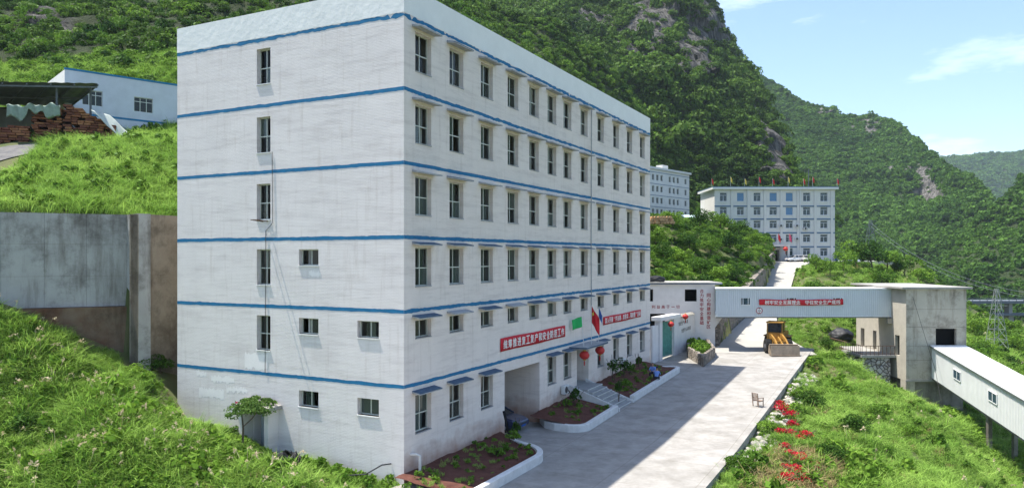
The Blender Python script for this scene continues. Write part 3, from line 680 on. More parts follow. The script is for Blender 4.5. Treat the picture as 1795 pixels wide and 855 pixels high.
def scatter(name, pts, scales, sources, seed=0, tilt=.12, zs=None, label=None, cat=None, idx=None):
    """ONE stuff object: uncountable growth scattered over given points"""
    r = np.random.default_rng(seed); n = len(pts)
    col = bpy.data.collections.new(name + '_sources')
    for i, me in enumerate(sources):
        so = bpy.data.objects.new('%s_piece_%02d' % (name, i), me); col.objects.link(so)
    me = bpy.data.meshes.new(name); me.vertices.add(n); me.vertices.foreach_set('co', np.asarray(pts, np.float32).ravel())
    sc = np.asarray(scales, np.float32); s3 = np.stack([sc, sc, sc * (zs if zs is not None else 1)], 1)
    rot = np.stack([r.normal(size=n) * tilt, r.normal(size=n) * tilt, r.uniform(0, 2 * math.pi, n)], 1)
    a = me.attributes.new('rot', 'FLOAT_VECTOR', 'POINT'); a.data.foreach_set('vector', rot.astype(np.float32).ravel())
    a = me.attributes.new('scl', 'FLOAT_VECTOR', 'POINT'); a.data.foreach_set('vector', s3.astype(np.float32).ravel())
    a = me.attributes.new('idx', 'INT', 'POINT'); a.data.foreach_set('value', (r.integers(0, len(sources), n) if idx is None else idx).astype(np.int32))
    me.update()
    o = obj(name, me); o['kind'] = 'stuff'
    ng = bpy.data.node_groups.new(name + '_scatter', 'GeometryNodeTree')
    ng.interface.new_socket('Geometry', in_out='INPUT', socket_type='NodeSocketGeometry'); ng.interface.new_socket('Geometry', in_out='OUTPUT', socket_type='NodeSocketGeometry')
    N, Lk = ng.nodes, ng.links
    gi, go = N.new('NodeGroupInput'), N.new('NodeGroupOutput'); ip = N.new('GeometryNodeInstanceOnPoints'); ci = N.new('GeometryNodeCollectionInfo')
    ci.inputs['Collection'].default_value = col; ci.inputs['Separate Children'].default_value = True; ci.inputs['Reset Children'].default_value = True
    ip.inputs['Pick Instance'].default_value = True
    def attr(nm, ty):
        q = N.new('GeometryNodeInputNamedAttribute'); q.data_type = ty; q.inputs[0].default_value = nm; return [s for s in q.outputs if s.enabled][0]
    e2r = N.new('FunctionNodeEulerToRotation'); Lk.new(attr('rot', 'FLOAT_VECTOR'), e2r.inputs[0])
    Lk.new(gi.outputs[0], ip.inputs['Points']); Lk.new(ci.outputs[0], ip.inputs['Instance']); Lk.new(attr('idx', 'INT'), ip.inputs['Instance Index'])
    Lk.new(e2r.outputs[0], ip.inputs['Rotation']); Lk.new(attr('scl', 'FLOAT_VECTOR'), ip.inputs['Scale']); Lk.new(ip.outputs[0], go.inputs[0])
    md = o.modifiers.new('scatter', 'NODES'); md.node_group = ng
    if label: tag(o, label, cat)
    return o

M_leaf_forest = leaf_mat('forest_leaves', (.018, .048, .011), (.125, .225, .030), rnd=.4, big=.022)  # dark and bright ends put shaded and sunlit crowns into the leaf colour
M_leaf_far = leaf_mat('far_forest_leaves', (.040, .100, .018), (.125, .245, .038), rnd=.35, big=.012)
M_leaf_bush = leaf_mat('bush_leaves', (.046, .120, .014), (.190, .320, .040), rnd=.4, big=.07)
M_leaf_dark = leaf_mat('dark_bush_leaves', (.022, .064, .012), (.075, .155, .022), rnd=.4, big=.07)
M_grass = leaf_mat('grass_blades', (.140, .285, .036), (.335, .490, .110), rnd=.4, transl=.4, big=.18)
M_grass_dry = leaf_mat('dry_grass_blades', (.26, .20, .09), (.40, .33, .16), rnd=.3, transl=.3, big=.2)
M_plume = leaf_mat('grass_plumes', (.50, .40, .26), (.62, .52, .38), rnd=.25, transl=.3, big=.2)

CROWNS = [leaf_cloud('crown_piece', M_leaf_forest, 420, 7, .105, (1, 1, .95), 100 + i, .55) for i in range(5)]
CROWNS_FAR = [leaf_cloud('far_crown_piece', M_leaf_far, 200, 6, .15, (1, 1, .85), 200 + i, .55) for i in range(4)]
BUSHES = [leaf_cloud('bush_piece', M_leaf_bush, 520, 8, .075, (1, 1, .8), 300 + i, .7) for i in range(4)]
BUSHES_D = [leaf_cloud('dark_bush_piece', M_leaf_dark, 480, 8, .08, (1, 1, .8), 320 + i, .7) for i in range(2)]

# ---- the hills themselves
hl, g_left = curtain('hillside', [(-700, 200, -160, 90, 190), (-200, 175, -130, 92, 180), (60, 160, -110, 94, 175), (310, 130, -90, 98, 180), (520, 90, -70, 108, 190), (700, 60, -50, 125, 200), (800, 60, -5, 150, 210), (860, 100, 8, 165, 225), (930, 150, 22, 180, 235), (1010, 220, 62, 195, 245), (1070, 280, 118, 205, 255), (1105, 320, 165, 212, 262), (1140, 350, 232, 222, 268), (1180, 370, 315, 230, 272), (1230, 385, 360, 235, 262)],
    180, 60, 14, .035, rocks=((70, 40, 45, 22), (120, 62, 25, 16)), seed=11)
m1, g_m1 = curtain('mountain', [(700, 120, -260, 270, 470), (800, 150, -250, 270, 470), (950, 200, -230, 270, 465), (1100, 300, -200, 262, 450), (1180, 345, -130, 258, 430), (1225, 352, -45, 256, 420), (1240, 354, 0, 255, 415), (1256, 356, 42, 254, 408), (1275, 358, 78, 253, 398), (1291, 359, 100, 252, 388), (1300, 360, 126, 252, 378), (1318, 360, 150, 251, 370), (1340, 360, 190, 250, 358), (1352, 362, 225, 250, 346), (1364, 362, 262, 250, 334), (1384, 364, 308, 250, 320), (1410, 380, 348, 250, 300), (1440, 420, 400, 250, 285)],
    230, 110, 32, .022, rocks=((1090, 75, 62, 40), (1160, 40, 80, 46), (1215, 60, 44, 60), (1110, 100, 34, 30), (1262, 70, 30, 40), (1325, 235, 34, 62), (1308, 190, 22, 34), (1278, 95, 30, 26), (1345, 275, 22, 46), (1150, 262, 26, 26), (1040, 20, 50, 20), (1200, 130, 40, 14)), bulge=.06, seed=23, rk0=1.12)
m2, g_m2 = curtain('mountain', [(1180, 480, 60, 470, 900), (1300, 480, 112, 470, 880), (1340, 480, 138, 470, 860), (1380, 480, 162, 470, 840), (1440, 480, 190, 470, 800), (1478, 480, 204, 468, 780), (1530, 480, 204, 466, 770), (1560, 480, 216, 464, 750), (1600, 480, 250, 462, 700), (1640, 478, 275, 458, 640), (1680, 470, 300, 455, 590), (1718, 450, 334, 450, 530), (1742, 410, 364, 450, 490), (1752, 398, 385, 450, 470)],
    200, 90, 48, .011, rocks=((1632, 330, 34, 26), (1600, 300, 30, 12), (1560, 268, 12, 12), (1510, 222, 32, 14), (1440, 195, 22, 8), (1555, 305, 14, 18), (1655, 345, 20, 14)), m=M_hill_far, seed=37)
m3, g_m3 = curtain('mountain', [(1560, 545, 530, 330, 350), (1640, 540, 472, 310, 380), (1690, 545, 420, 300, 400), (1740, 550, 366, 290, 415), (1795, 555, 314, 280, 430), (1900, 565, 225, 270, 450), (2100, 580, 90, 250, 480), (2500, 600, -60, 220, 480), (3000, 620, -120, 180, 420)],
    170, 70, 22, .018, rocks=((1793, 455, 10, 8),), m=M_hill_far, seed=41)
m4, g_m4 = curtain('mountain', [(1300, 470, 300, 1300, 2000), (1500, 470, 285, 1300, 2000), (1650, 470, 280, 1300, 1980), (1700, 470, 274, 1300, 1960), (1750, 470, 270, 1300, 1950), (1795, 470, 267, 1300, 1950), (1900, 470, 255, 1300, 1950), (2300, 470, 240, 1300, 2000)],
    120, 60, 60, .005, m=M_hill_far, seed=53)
def forest(name, g, n, smin, smax, src, seed, sink=.15, label=None, zs=1.0, rockmax=.5):
    p, ar = sample_grid(g, n, seed); r = np.random.default_rng(seed + 1); s = smin + (smax - smin) * r.random(n) ** 1.8; s = s * (1 + .55 * (r.random(n) < .10)) * (1 + .35 * fbm(p[:, 0] * .03, p[:, 1] * .03, p[:, 2] * .03, 3, seed))
    p[:, 2] -= s * sink
    return scatter(name, p, s, src, seed, label=label, cat='forest', zs=r.uniform(.8, 1.35, n) * zs)
forest('hillside_scrub', g_left, 15000, .7, 3.1, BUSHES + CROWNS[:2] + BUSHES_D, 71, label='dense green scrub covering the steep hillside behind the white block')
forest('mountain_forest', g_m1, 15000, 2.2, 6.4, CROWNS, 72, label='dark green forest covering the steep cliff mountain')
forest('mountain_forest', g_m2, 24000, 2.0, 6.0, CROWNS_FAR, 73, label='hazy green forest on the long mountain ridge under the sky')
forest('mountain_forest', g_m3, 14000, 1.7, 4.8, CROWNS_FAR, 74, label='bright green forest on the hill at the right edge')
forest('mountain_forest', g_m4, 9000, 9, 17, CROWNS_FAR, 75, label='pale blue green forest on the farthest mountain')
for o, lb in ((hl, 'steep hillside'), (m1, 'steep mountain with cliffs')): pass
# air: pale haze between the near things and the far ridges
M_haze = bpy.data.materials.new('haze_air'); M_haze.use_nodes = True
n_ = M_haze.node_tree.nodes; n_.clear(); ho = n_.new('ShaderNodeOutputMaterial'); hv = n_.new('ShaderNodeVolumePrincipled')
hv.inputs['Color'].default_value = (.72, .87, 1.0, 1); hv.inputs['Density'].default_value = .00010; hv.inputs['Anisotropy'].default_value = .2
M_haze.node_tree.links.new(hv.outputs[0], ho.inputs['Volume'])
# ---------------------------------------------------------------- retaining wall on the left
def wall_stain(m, n, l, b, mp):
    tc = n.new('ShaderNodeTexCoord'); m4 = n.new('ShaderNodeMapping'); m4.inputs['Scale'].default_value = (.75, .75, .11); l.new(tc.outputs['Object'], m4.inputs[0])
    n2 = n.new('ShaderNodeTexNoise'); n2.inputs['Scale'].default_value = 1.1; n2.inputs['Detail'].default_value = 8; n2.inputs['Roughness'].default_value = .7; l.new(m4.outputs[0], n2.inputs['Vector'])
    rp = n.new('ShaderNodeValToRGB'); rp.color_ramp.elements[0].position = .30; rp.color_ramp.elements[0].color = (.42, .38, .34, 1); rp.color_ramp.elements[1].position = .50; rp.color_ramp.elements[1].color = (1, 1, 1, 1); l.new(n2.outputs[0], rp.inputs[0])
    n5 = n.new('ShaderNodeTexNoise'); n5.inputs['Scale'].default_value = .42; n5.inputs['Detail'].default_value = 9; n5.inputs['Roughness'].default_value = .75; l.new(tc.outputs['Object'], n5.inputs['Vector'])
    r5_ = n.new('ShaderNodeValToRGB'); r5_.color_ramp.elements[0].position = .36; r5_.color_ramp.elements[0].color = (.38, .36, .34, 1); r5_.color_ramp.elements[1].position = .52; r5_.color_ramp.elements[1].color = (1, 1, 1, 1); l.new(n5.outputs[0], r5_.inputs[0])
    q0 = n.new('ShaderNodeMix'); q0.data_type = 'RGBA'; q0.blend_type = 'MULTIPLY'; q0.inputs[0].default_value = .75; l.new(b.inputs['Base Color'].links[0].from_socket, q0.inputs[6]); l.new(r5_.outputs[0], q0.inputs[7])
    q = n.new('ShaderNodeMix'); q.data_type = 'RGBA'; q.blend_type = 'MULTIPLY'; q.inputs[0].default_value = .9; l.new(q0.outputs[2], q.inputs[6]); l.new(rp.outputs[0], q.inputs[7]); l.new(q.outputs[2], b.inputs['Base Color'])
M_ret = mat('retaining_concrete', (.38, .38, .37), .9, var=.14, vscale=.6, bump=.35, bscale=6, extra=wall_stain)
M_ret_brown = mat('stained_retaining_concrete', (.20, .165, .125), .9, col2=(.30, .265, .215), vscale=.5, bump=.35, bscale=6, extra=wall_stain)
M_ret_rust = mat('rust_stained_concrete', (.13, .055, .025), .9, col2=(.22, .17, .12), vscale=.45, bump=.35, bscale=6, extra=wall_stain)
rw = thing('retaining_wall', 'tall stained concrete retaining wall left of the white block', 'wall')
ln = [Vector((-64, 31.6)), Vector((-36.5, 40.2)), Vector((-29.5, 43.3)), Vector((-23.6, 46.0)), Vector((-22.2, 44.6)), Vector((-20.7, 47.6)), Vector((-19.6, 49.6))]
def wall_seg(a, b, z0, z1a, z1b, th, off=0.0):
    d = (b - a).normalized(); nn = Vector((d.y, -d.x)); a0, b0 = a + nn * off, b + nn * off; a1, b1 = a - nn * th, b - nn * th
    return MB().hexa([(a0.x, a0.y, z0), (b0.x, b0.y, z0), (b1.x, b1.y, z0), (a1.x, a1.y, z0), (a0.x, a0.y, z1a), (b0.x, b0.y, z1b), (b1.x, b1.y, z1b), (a1.x, a1.y, z1a)])
# upper panels, cast in shutter boards: each lift its own piece with a joint between
for (a, b) in ((ln[0], ln[1]), (ln[1], ln[2]), (ln[2], ln[3])):
    ln_ = (b - a).length; k = max(1, round(ln_ / 2.2))
    for i in range(k):
        for j, (z0, z1) in enumerate(((8.0, 9.85), (9.85, 11.75), (11.75, 13.58))):
            t0, t1 = i / k, (i + 1) / k; g = .006 / ln_
            wall_seg(a.lerp(b, t0 + g), a.lerp(b, t1 - g), z0 + .006, z1 - .006, z1 - .006, .8, .002 * ((i * 7 + j * 3) % 5)).build('cast_panel', M_ret, rw)
    wall_seg(a, b, 0, 7.98, 7.98, .9, .35).build('lower_wall', M_ret_rust, rw)
    wall_seg(a, b, 8.0, 13.5, 13.5, .7, -.06).build('wall_core', M_ret_brown, rw)
wall_seg(ln[3], ln[4], 1, 13.57, 13.57, .7).build('return_wall', M_ret, rw)
for i, (z0, z1) in enumerate(((0, 6.2), (6.2, 9.9), (9.9, 13.56))): wall_seg(ln[4], ln[6], z0 + .01, z1 - .01, z1 - .01, .8, .003 * i).build('cast_panel', M_ret_brown, rw)
wall_seg(ln[4], ln[6], 0, 13.5, 13.5, .7, -.05).build('wall_core', M_ret_brown, rw)
# ---------------------------------------------------------------- upper terrace: shed, shelter, stacks of pit props
M_shed_shaded = mat('shaded_shed_paint', (.50, .54, .61), .85, var=.10, vscale=.7, bump=.2, bscale=8)  # shade put into the colour: darker, bluer copy of the white shed paint
M_shed_lit = mat('sunlit_shed_paint', (.72, .70, .66), .85, var=.08, vscale=.8)  # same white paint, lighter and warmer to carry sunlight on the end
D1 = Vector((.735, .678, 0)); shz = 20.5
sh = thing('white_shed', 'long white shed with blue coping on the terrace above the wall', 'building', (-42.9, 72, 0), math.atan2(.678, .735))
so = [(1.5, 3.3, 25.8, 27.3, 'w'), (6.18, 8.0, 25.75, 27.25, 'w'), (12, 13.8, 25.75, 27.25, 'w')]
raw(wall_mesh(0, 20, shz - 2, 28.95, so, lambda u, w, d: (u, d, w), depth=.2), 'front_wall', M_shed_shaded, sh)
m = MB(); m.quad((0, 0, shz - 2), (0, 8, shz - 2), (0, 8, 28.95), (0, 0, 28.95)); m.quad((20, 0, shz - 2), (20, 8, shz - 2), (20, 8, 28.95), (20, 0, 28.95)); m.quad((0, 8, shz - 2), (20, 8, shz - 2), (20, 8, 28.95), (0, 8, 28.95)); m.build('side_walls', M_shed_lit, sh)
MB().box(.01, 19.9, .01, 7.9, 28.6, 28.7).build('roof', M_roofc, sh)
MB().box(-.03, 20, -.05, .1, 28.96, 29.14).build('blue_coping', M_blue, sh)
MB().box(.0, 20, -.012, .03, 24.78, 24.98).build('blue_stripe', M_blue, sh)
MB().box(.3, 19.7, 3, 3.1, 20, 28.5).build('dark_backing', M_dark, sh)  # black sheet standing in for the unlit inside
for a in so:
    f = MB(); w_, h_ = a[1] - a[0], a[3] - a[2]
    f.box(0, w_, 0, .06, 0, .06); f.box(0, w_, 0, .06, h_ - .06, h_); f.box(0, .06, 0, .06, .06, h_ - .06); f.box(w_ - .06, w_, 0, .06, .06, h_ - .06)
    f.box(w_ / 3 - .03, w_ / 3 + .03, .004, .056, .06, h_ - .06); f.box(2 * w_ / 3 - .03, 2 * w_ / 3 + .03, .004, .056, .06, h_ - .06); f.box(.06, w_ - .06, -.003, .05, h_ * .68, h_ * .68 + .06)
    w = f.build('window', M_frame, sh, loc=(a[0], .12, a[2]))
    for k in range(3): MB().quad((w_ * k / 3 + .03, .03, .05), (w_ * (k + 1) / 3 - .03, .03, .05), (w_ * (k + 1) / 3 - .03, .03, h_ - .05), (w_ * k / 3 + .03, .03, h_ - .05)).build('pane', M_glass, w)
M_rib = mat('shelter_steel', (.10, .115, .12), .7, var=.2, vscale=2); M_sheet = mat('shelter_sheet', (.16, .18, .175), .75, var=.2, vscale=1.2)
sl = thing('open_shelter', 'open sided shelter with dark sheet roof on thin posts at left edge', 'shelter')
ra, rb, rc, rd = Vector((-56, 58.5, 24.9)), Vector((-35.3, 64, 25.75)), Vector((-43.4, 73.6, 25.75)), Vector((-64, 68, 24.9))
m = MB(); nr_ = 46
for i in range(nr_):
    t0, t1 = i / nr_, (i + 1) / nr_; zb = .05 * (i % 2); zc = .05 * ((i + 1) % 2)
    m.quad(ra.lerp(rb, t0) + Vector((0, 0, zb)), ra.lerp(rb, t1) + Vector((0, 0, zc)), rd.lerp(rc, t1) + Vector((0, 0, zc)), rd.lerp(rc, t0) + Vector((0, 0, zb)))
m.build('sheet_roof', M_sheet, sl)
for i in range(13): t = i / 12; MB().bar(ra.lerp(rb, t) - Vector((0, 0, .12)), rd.lerp(rc, t) - Vector((0, 0, .12)), .1, .14).build('rafter', M_rib, sl)
for k in (.02, .5, .98): MB().bar(ra.lerp(rd, k) - Vector((0, 0, .27)), rb.lerp(rc, k) - Vector((0, 0, .27)), .1, .14).build('beam', M_rib, sl)
for t, k in ((.86, .06), (.86, .94), (.5, .06), (.5, .94), (.12, .06), (.12, .94), (.985, .1)):
    q = ra.lerp(rb, t).lerp(rd.lerp(rc, t), k); MB().bar((q.x, q.y, zg1(q.x, q.y) - .3), (q.x, q.y, q.z - .2), .13).build('post', M_rib, sl)
bp_, bq_ = rd.lerp(rc, .0), rd.lerp(rc, .93); wall_seg(bp_.to_2d(), bq_.to_2d(), 18, 24.6, 25.4, .1).build('back_sheet', M_sheet, sl)
# stacks of short timber pieces
M_prop = [mat('pit_prop_%d' % i, c, .85, var=.25, vscale=6) for i, c in enumerate(((.20, .075, .035), (.27, .12, .055), (.14, .05, .03)))]
M_tarp = mat('green_tarpaulin', (.20, .27, .22), .6, var=.2, vscale=2, bump=.4, bscale=5); M_tarp_w = mat('white_tarpaulin', (.40, .44, .40), .6, var=.15, vscale=2)
def prop_stack(label, a, b, h0, h1, dep, seed):
    r = random.Random(seed); a, b = Vector(a), Vector(b); d = (b - a); ln_ = d.length; d = d / ln_; nn = Vector((-d.y, d.x))
    z0 = min(zg1(a.x, a.y), zg1(b.x, b.y)) - .2
    st = thing('timber_stack', label, 'timber stack', (a.x, a.y, z0), math.atan2(d.y, d.x), 'stacks of short timber under the shelter')
    ms = [MB(), MB(), MB()]; ph = .21; rows = int((max(h0, h1) + .3) / ph)
    for j in range(rows):
        x = r.uniform(0, .3)
        while x < ln_ - .2:
            w = r.uniform(.42, .75); top = h0 + (h1 - h0) * x / ln_
            if j * ph < top and r.random() > .06:
                o_ = r.uniform(-.12, .1); ms[r.randrange(3)].box(x, min(ln_, x + w - .05), o_, dep + o_, j * ph, j * ph + ph - r.uniform(.03, .07))
            x += w
    for i, q in enumerate(ms): o = q.build('stacked_timber', M_prop[i], st); o['kind'] = 'stuff'
    return st, (a, d, nn, ln_, z0)
def onrow(px, Y): q = P(px, 250, Y); return (q.x, q.y)
s1, i1 = prop_stack('low stack of red brown timber under the green tarpaulin', onrow(-60, 60.5), onrow(52, 62), 1.9, 2.3, 2.2, 1)
s2, i2 = prop_stack('middle stack of red brown timber under the shelter roof', onrow(54, 62.2), onrow(108, 63), 2.7, 3.0, 2.2, 2)
s3, i3 = prop_stack('tall end stack of red brown timber by the shed window', onrow(110, 63), onrow(203, 64.5), 3.4, 1.4, 2.2, 3)
def sheet(name, pts_fn, nu, nv, mats, parent, th=.02):
    m = MB(); q = [[Vector(pts_fn(i / nu, j / nv)) for i in range(nu + 1)] for j in range(nv + 1)]
    vs_ = [p for row in q for p in row] + [p + Vector((0, .004, th)) for row in q for p in row]; k = (nu + 1) * (nv + 1); fs = []
    for j in range(nv):
        for i in range(nu):
            a = j * (nu + 1) + i; fs.append((a, a + 1, a + nu + 2, a + nu + 1)); fs.append((k + a + nu + 1, k + a + nu + 2, k + a + 1, k + a))
    for i in range(nu): fs += [(i, k + i, k + i + 1, i + 1), (nv * (nu + 1) + i + 1, k + nv * (nu + 1) + i + 1, k + nv * (nu + 1) + i, nv * (nu + 1) + i)]
    for j in range(nv): fs += [((j + 1) * (nu + 1), k + (j + 1) * (nu + 1), k + j * (nu + 1), j * (nu + 1)), (j * (nu + 1) + nu, k + j * (nu + 1) + nu, k + (j + 1) * (nu + 1) + nu, (j + 1) * (nu + 1) + nu)]
    m.add(vs_, fs); return m.build(name, mats, parent, smooth=True)
ta, tb = Vector(P(16, 190, 61.3)), Vector(P(110, 188, 62.8))
def tarp_pt(u, v):
    p = ta.lerp(tb, u); sag = .10 * math.sin(u * 17) + .08 * math.sin(u * 31 + 1)
    if v < .5: return (p.x + .3 * math.sin(u * 23) * .1, p.y - .35 + .08 * math.sin(u * 40 + v * 3), p.z + .25 - 1.25 * (1 - v * 2) * (.75 + .25 * math.sin(u * 9) + .18 * math.sin(u * 23 + 2)) + sag)
    return (p.x - (v - .5) * 2 * 1.4, p.y - .35 + (v - .5) * 2 * 2.2, p.z + .25 + sag + .1 * math.sin(v * 9))
tag(sheet('tarpaulin', tarp_pt, 40, 10, M_tarp, None), 'crumpled green tarpaulin thrown over the timber stacks', 'tarpaulin')
tc_, td_ = Vector(P(165, 195, 63.6)), Vector(P(212, 243, 64.8))
tag(sheet('tarpaulin', lambda u, v: tuple(tc_.lerp(td_, u) + Vector((.3 * v, -.5 + 2.4 * v, .12 * math.sin(u * 3) + .10 * math.sin(v * 7 + u * 9) * u))), 18, 8, M_tarp_w, None), 'pale tarpaulin sloping down the end of the timber stack', 'tarpaulin')
# pale rubble beside the gravel track
# ---------------------------------------------------------------- annex building
M_ann = mat('annex_paint', (.68, .66, .655), .85, var=.08, vscale=1.1, bump=.25, bscale=10, extra=None)
M_redchar = mat('faded_red_paint', (.34, .07, .085), .8, var=.2, vscale=3)
YA = 82.0
def XA(px, Y=YA): return (px - CX) / FPX * Y
def ZA(py, Y=YA): return CAMZ + (HY - py) / FPX * Y
an = thing('annex', 'two storey white annex with red slogan characters and black window openings', 'building', (0, YA, 0))
x0, x1 = 10.5, XA(1253.5)
ao = [(XA(1200.5), XA(1221.5), ZA(528), ZA(507), 'o'), (XA(1133), XA(1145), ZA(528), ZA(507), 'o'), (XA(1130), XA(1166), ZA(577), ZA(549.5), 'o')]
raw(wall_mesh(x0, x1, -.5, 8.0, ao, lambda u, w, d: (u, d, w), depth=.25), 'front_wall', M_ann, an)
m = MB(); m.quad((x1, 0, -.5), (x1, 5, -.5), (x1, 5, 8), (x1, 0, 8)); m.quad((x0, 5, -.5), (x1, 5, -.5), (x1, 5, 8), (x0, 5, 8)); m.quad((x0, 0, -.5), (x0, 5, -.5), (x0, 5, 8), (x0, 0, 8)); m.build('side_walls', M_ann, an)
MB().box(x0 + .1, x1 - .1, 2.2, 2.3, 0, 7.9).build('dark_backing', M_dark, an); MB().box(x0 + .1, x1 - .1, .26, 2.2, 4.95, 5.1).build('floor_slab', M_dark, an)  # black sheet and slab paint the darkness inside the openings
rs = MB().box(x0 - .3, x1 + .7, -.35, 5.3, 8.0, 8.22).build('roof_slab', M_conc, an, bevel=.02)
MB().box(x0 - .3, x1 + .7, -.365, -.352, 8.0, 8.09).build('blue_edge', M_awnblue, rs)
MB().hexa([(x1, .0, 3.3), (x1 + .02, .0, 3.3), (x1 + .02, 3, 3.3), (x1, 3, 3.3), (x1, 0, 4.3), (x1 + .75, 0, 4.3), (x1 + .75, 3, 4.3), (x1, 3, 4.3)]).build('corbel', M_ann, an)
MB().box(x1 + .001, x1 + .75, 0, 3, 4.301, 4.85).build('bracket_block', M_ann, an)
for i, ch in enumerate('利益高于一切'): o = obj('painted_character', text_mesh(ch, .36 if ch != '一' else .36, .36 if ch != '一' else .07, M_redchar, bold=.02), an, ((XA(1145.5 + 8.55 * i)), -.004, ZA(537.5)))
for i, ch in enumerate('合力筑牢安全基础'): obj('painted_character', text_mesh(ch, .40, .42, M_redchar, bold=.03), an, (XA(1230), -.004, ZA(510 + 7.9 * i)))
for i, ch in enumerate('同心构建和谐矿区'): obj('painted_character', text_mesh(ch, .40, .42, M_redchar, bold=.03), an, (XA(1242.2), -.004, ZA(517.5 + 7.8 * i)))
tr_ = MB(); 
lump = leaf_cloud('roof_bundle', None, 60, 5, .2, (1, 1, 1), 5)
bm = bmesh.new(); bmesh.ops.create_icosphere(bm, subdivisions=3, radius=1)
for v in bm.verts: n_k = float(fbm(v.co.x * 1.6, v.co.y * 1.6, v.co.z * 1.6, 3, 4)); v.co = Vector((v.co.x * 1.1, v.co.y * .6, max(-.3, v.co.z) * .55)) * (1 + .45 * n_k)
me = bpy.data.meshes.new('bundle'); bm.to_mesh(me); bm.free(); M_black = mat('black_sheet', (.018, .018, .02), .55, var=.4, vscale=4); me.materials.append(M_black)
tag(obj('bundle', me, None, (XA(1150, 83), 83, 8.42)), 'black wrapped bundle lying on the annex roof', 'bundle')

# ---------------------------------------------------------------- gate between block and annex
Q0, Q1 = Vector((13.35, 72.0)), Vector((19.8, 81.9)); gd = (Q1 - Q0); gl = gd.length; gang = math.atan2(gd.y, gd.x)
M_gate = mat('teal_gate_paint', (.085, .26, .215), .6, var=.25, vscale=2.5, bump=.1); M_gate_fade = mat('pale_gate_paint', (.26, .38, .35), .6, var=.2, vscale=2)
M_coping = mat('coping_tiles', (.42, .39, .33), .85, var=.25, vscale=5)
gt = thing('gateway', 'teal double gate in a white wall between block and annex', 'gate', (Q0.x, Q0.y, .0), gang)
T = lambda t: t * gl
MB().box(.05, T(.13), -.12, .12, .3, 4.35).build('wall_panel', M_ann, gt)
for a, b in ((T(.13), T(.185)), (T(.455), T(.53))): MB().box(a, b, -.28, .28, .3, 4.75).build('gate_pier', M_ann, gt, bevel=.02)
MB().box(T(.10), T(.56), -.5, .5, 4.76, 5.15).build('lintel', M_ann, gt, bevel=.03)
MB().box(T(.53), T(1.0), -.14, .14, .3, 4.8).build('wall_panel', M_ann, gt)
for i in range(8): MB().hexa([(T(.56) + i * .62, -.3, 4.81), (T(.56) + i * .62 + .59, -.3, 4.81), (T(.56) + i * .62 + .59, .3, 4.81), (T(.56) + i * .62, .3, 4.81), (T(.56) + i * .62, -.08, 5.02), (T(.56) + i * .62 + .59, -.08, 5.02), (T(.56) + i * .62 + .59, .08, 5.02), (T(.56) + i * .62, .08, 5.02)]).build('coping_tile', M_coping, gt)
gm = T(.32)
for a, b in ((T(.187), gm - .015), (gm + .015, T(.453))):
    lf = MB().box(a, b, -.03, .03, 1.05, 4.55).build('gate_leaf', M_gate, gt)
    MB().box(a, b, -.05, -.031, 1.05, 1.2).build('bottom_rail', M_gate_fade, lf); MB().box(a, b, -.05, -.031, 4.4, 4.55).build('top_rail', M_gate, lf); MB().box(a, b, -.05, -.031, 2.7, 2.8).build('middle_rail', M_gate, lf)
    for k in range(1, 4): MB().box(a + (b - a) * k / 4 - .02, a + (b - a) * k / 4 + .02, -.048, -.031, 1.21, 4.39).build('stile', M_gate, lf)
M_darkchar = mat('dark_painted_character', (.10, .08, .07), .8)
r = random.Random(3)
for row, (t0, n_c) in enumerate(((.60, 7), (.67, 7))):
    for i in range(n_c): obj('painted_character', text_mesh('安全生产人人有责'[(i + row) % 8], .30, .40, M_darkchar, bold=.04), gt, (T(t0) + i * .40, -.145, 4.05 - row * .75 + .02 * i))
M_lant = mat('lantern_red', (.50, .035, .03), .55, var=.15, vscale=6); M_gold = mat('lantern_gold', (.55, .36, .06), .5)
def lantern(loc, label, sc=1.0, group=None):
    t = thing('lantern', label, 'lantern', loc, 0, group); prof = [(.10, -.30), (.24, -.24), (.34, -.12), (.38, 0), (.34, .12), (.24, .24), (.10, .30)]
    b = MB(); n = 16; vs_, fs = [], []
    for r_, h_ in prof:
        for k in range(n): a = 2 * math.pi * k / n; rr = r_ * (1 if k % 2 else .94); vs_.append((rr * math.cos(a) * sc, rr * math.sin(a) * sc, h_ * sc))
    for i in range(len(prof) - 1):
        for k in range(n): k2 = (k + 1) % n; fs.append((i * n + k, i * n + k2, (i + 1) * n + k2, (i + 1) * n + k))
    fs += [tuple(range(n))[::-1], tuple((len(prof) - 1) * n + k for k in range(n))]
    b.add(vs_, fs).build('lantern_body', M_lant, t, smooth=True)
    MB().lathe([(.11 * sc, .30 * sc), (.12 * sc, .36 * sc)], 12).build('top_collar', M_gold, t); MB().lathe([(.12 * sc, -.36 * sc), (.11 * sc, -.30 * sc)], 12).build('bottom_collar', M_gold, t)
    MB().tube([(0, 0, .36 * sc), (0, 0, .62 * sc)], .012, 5).build('cord', M_gold, t)
    MB().lathe([(.03 * sc, -.75 * sc), (.05 * sc, -.55 * sc), (.02 * sc, -.36 * sc)], 8).build('tassel', M_lant, t)
    return t
def gpt(t, off, z): d = gd.normalized(); nn = Vector((d.y, -d.x)); q = Q0 + gd * t + nn * off; return (q.x, q.y, z)
lantern(gpt(.27, .75, 4.35), 'faded red lantern hanging over the left part of the teal gate', .85, 'lanterns at the gate')
lantern(gpt(.66, .55, 4.78), 'faded red lantern hanging on the wall right of the teal gate', .85, 'lanterns at the gate')

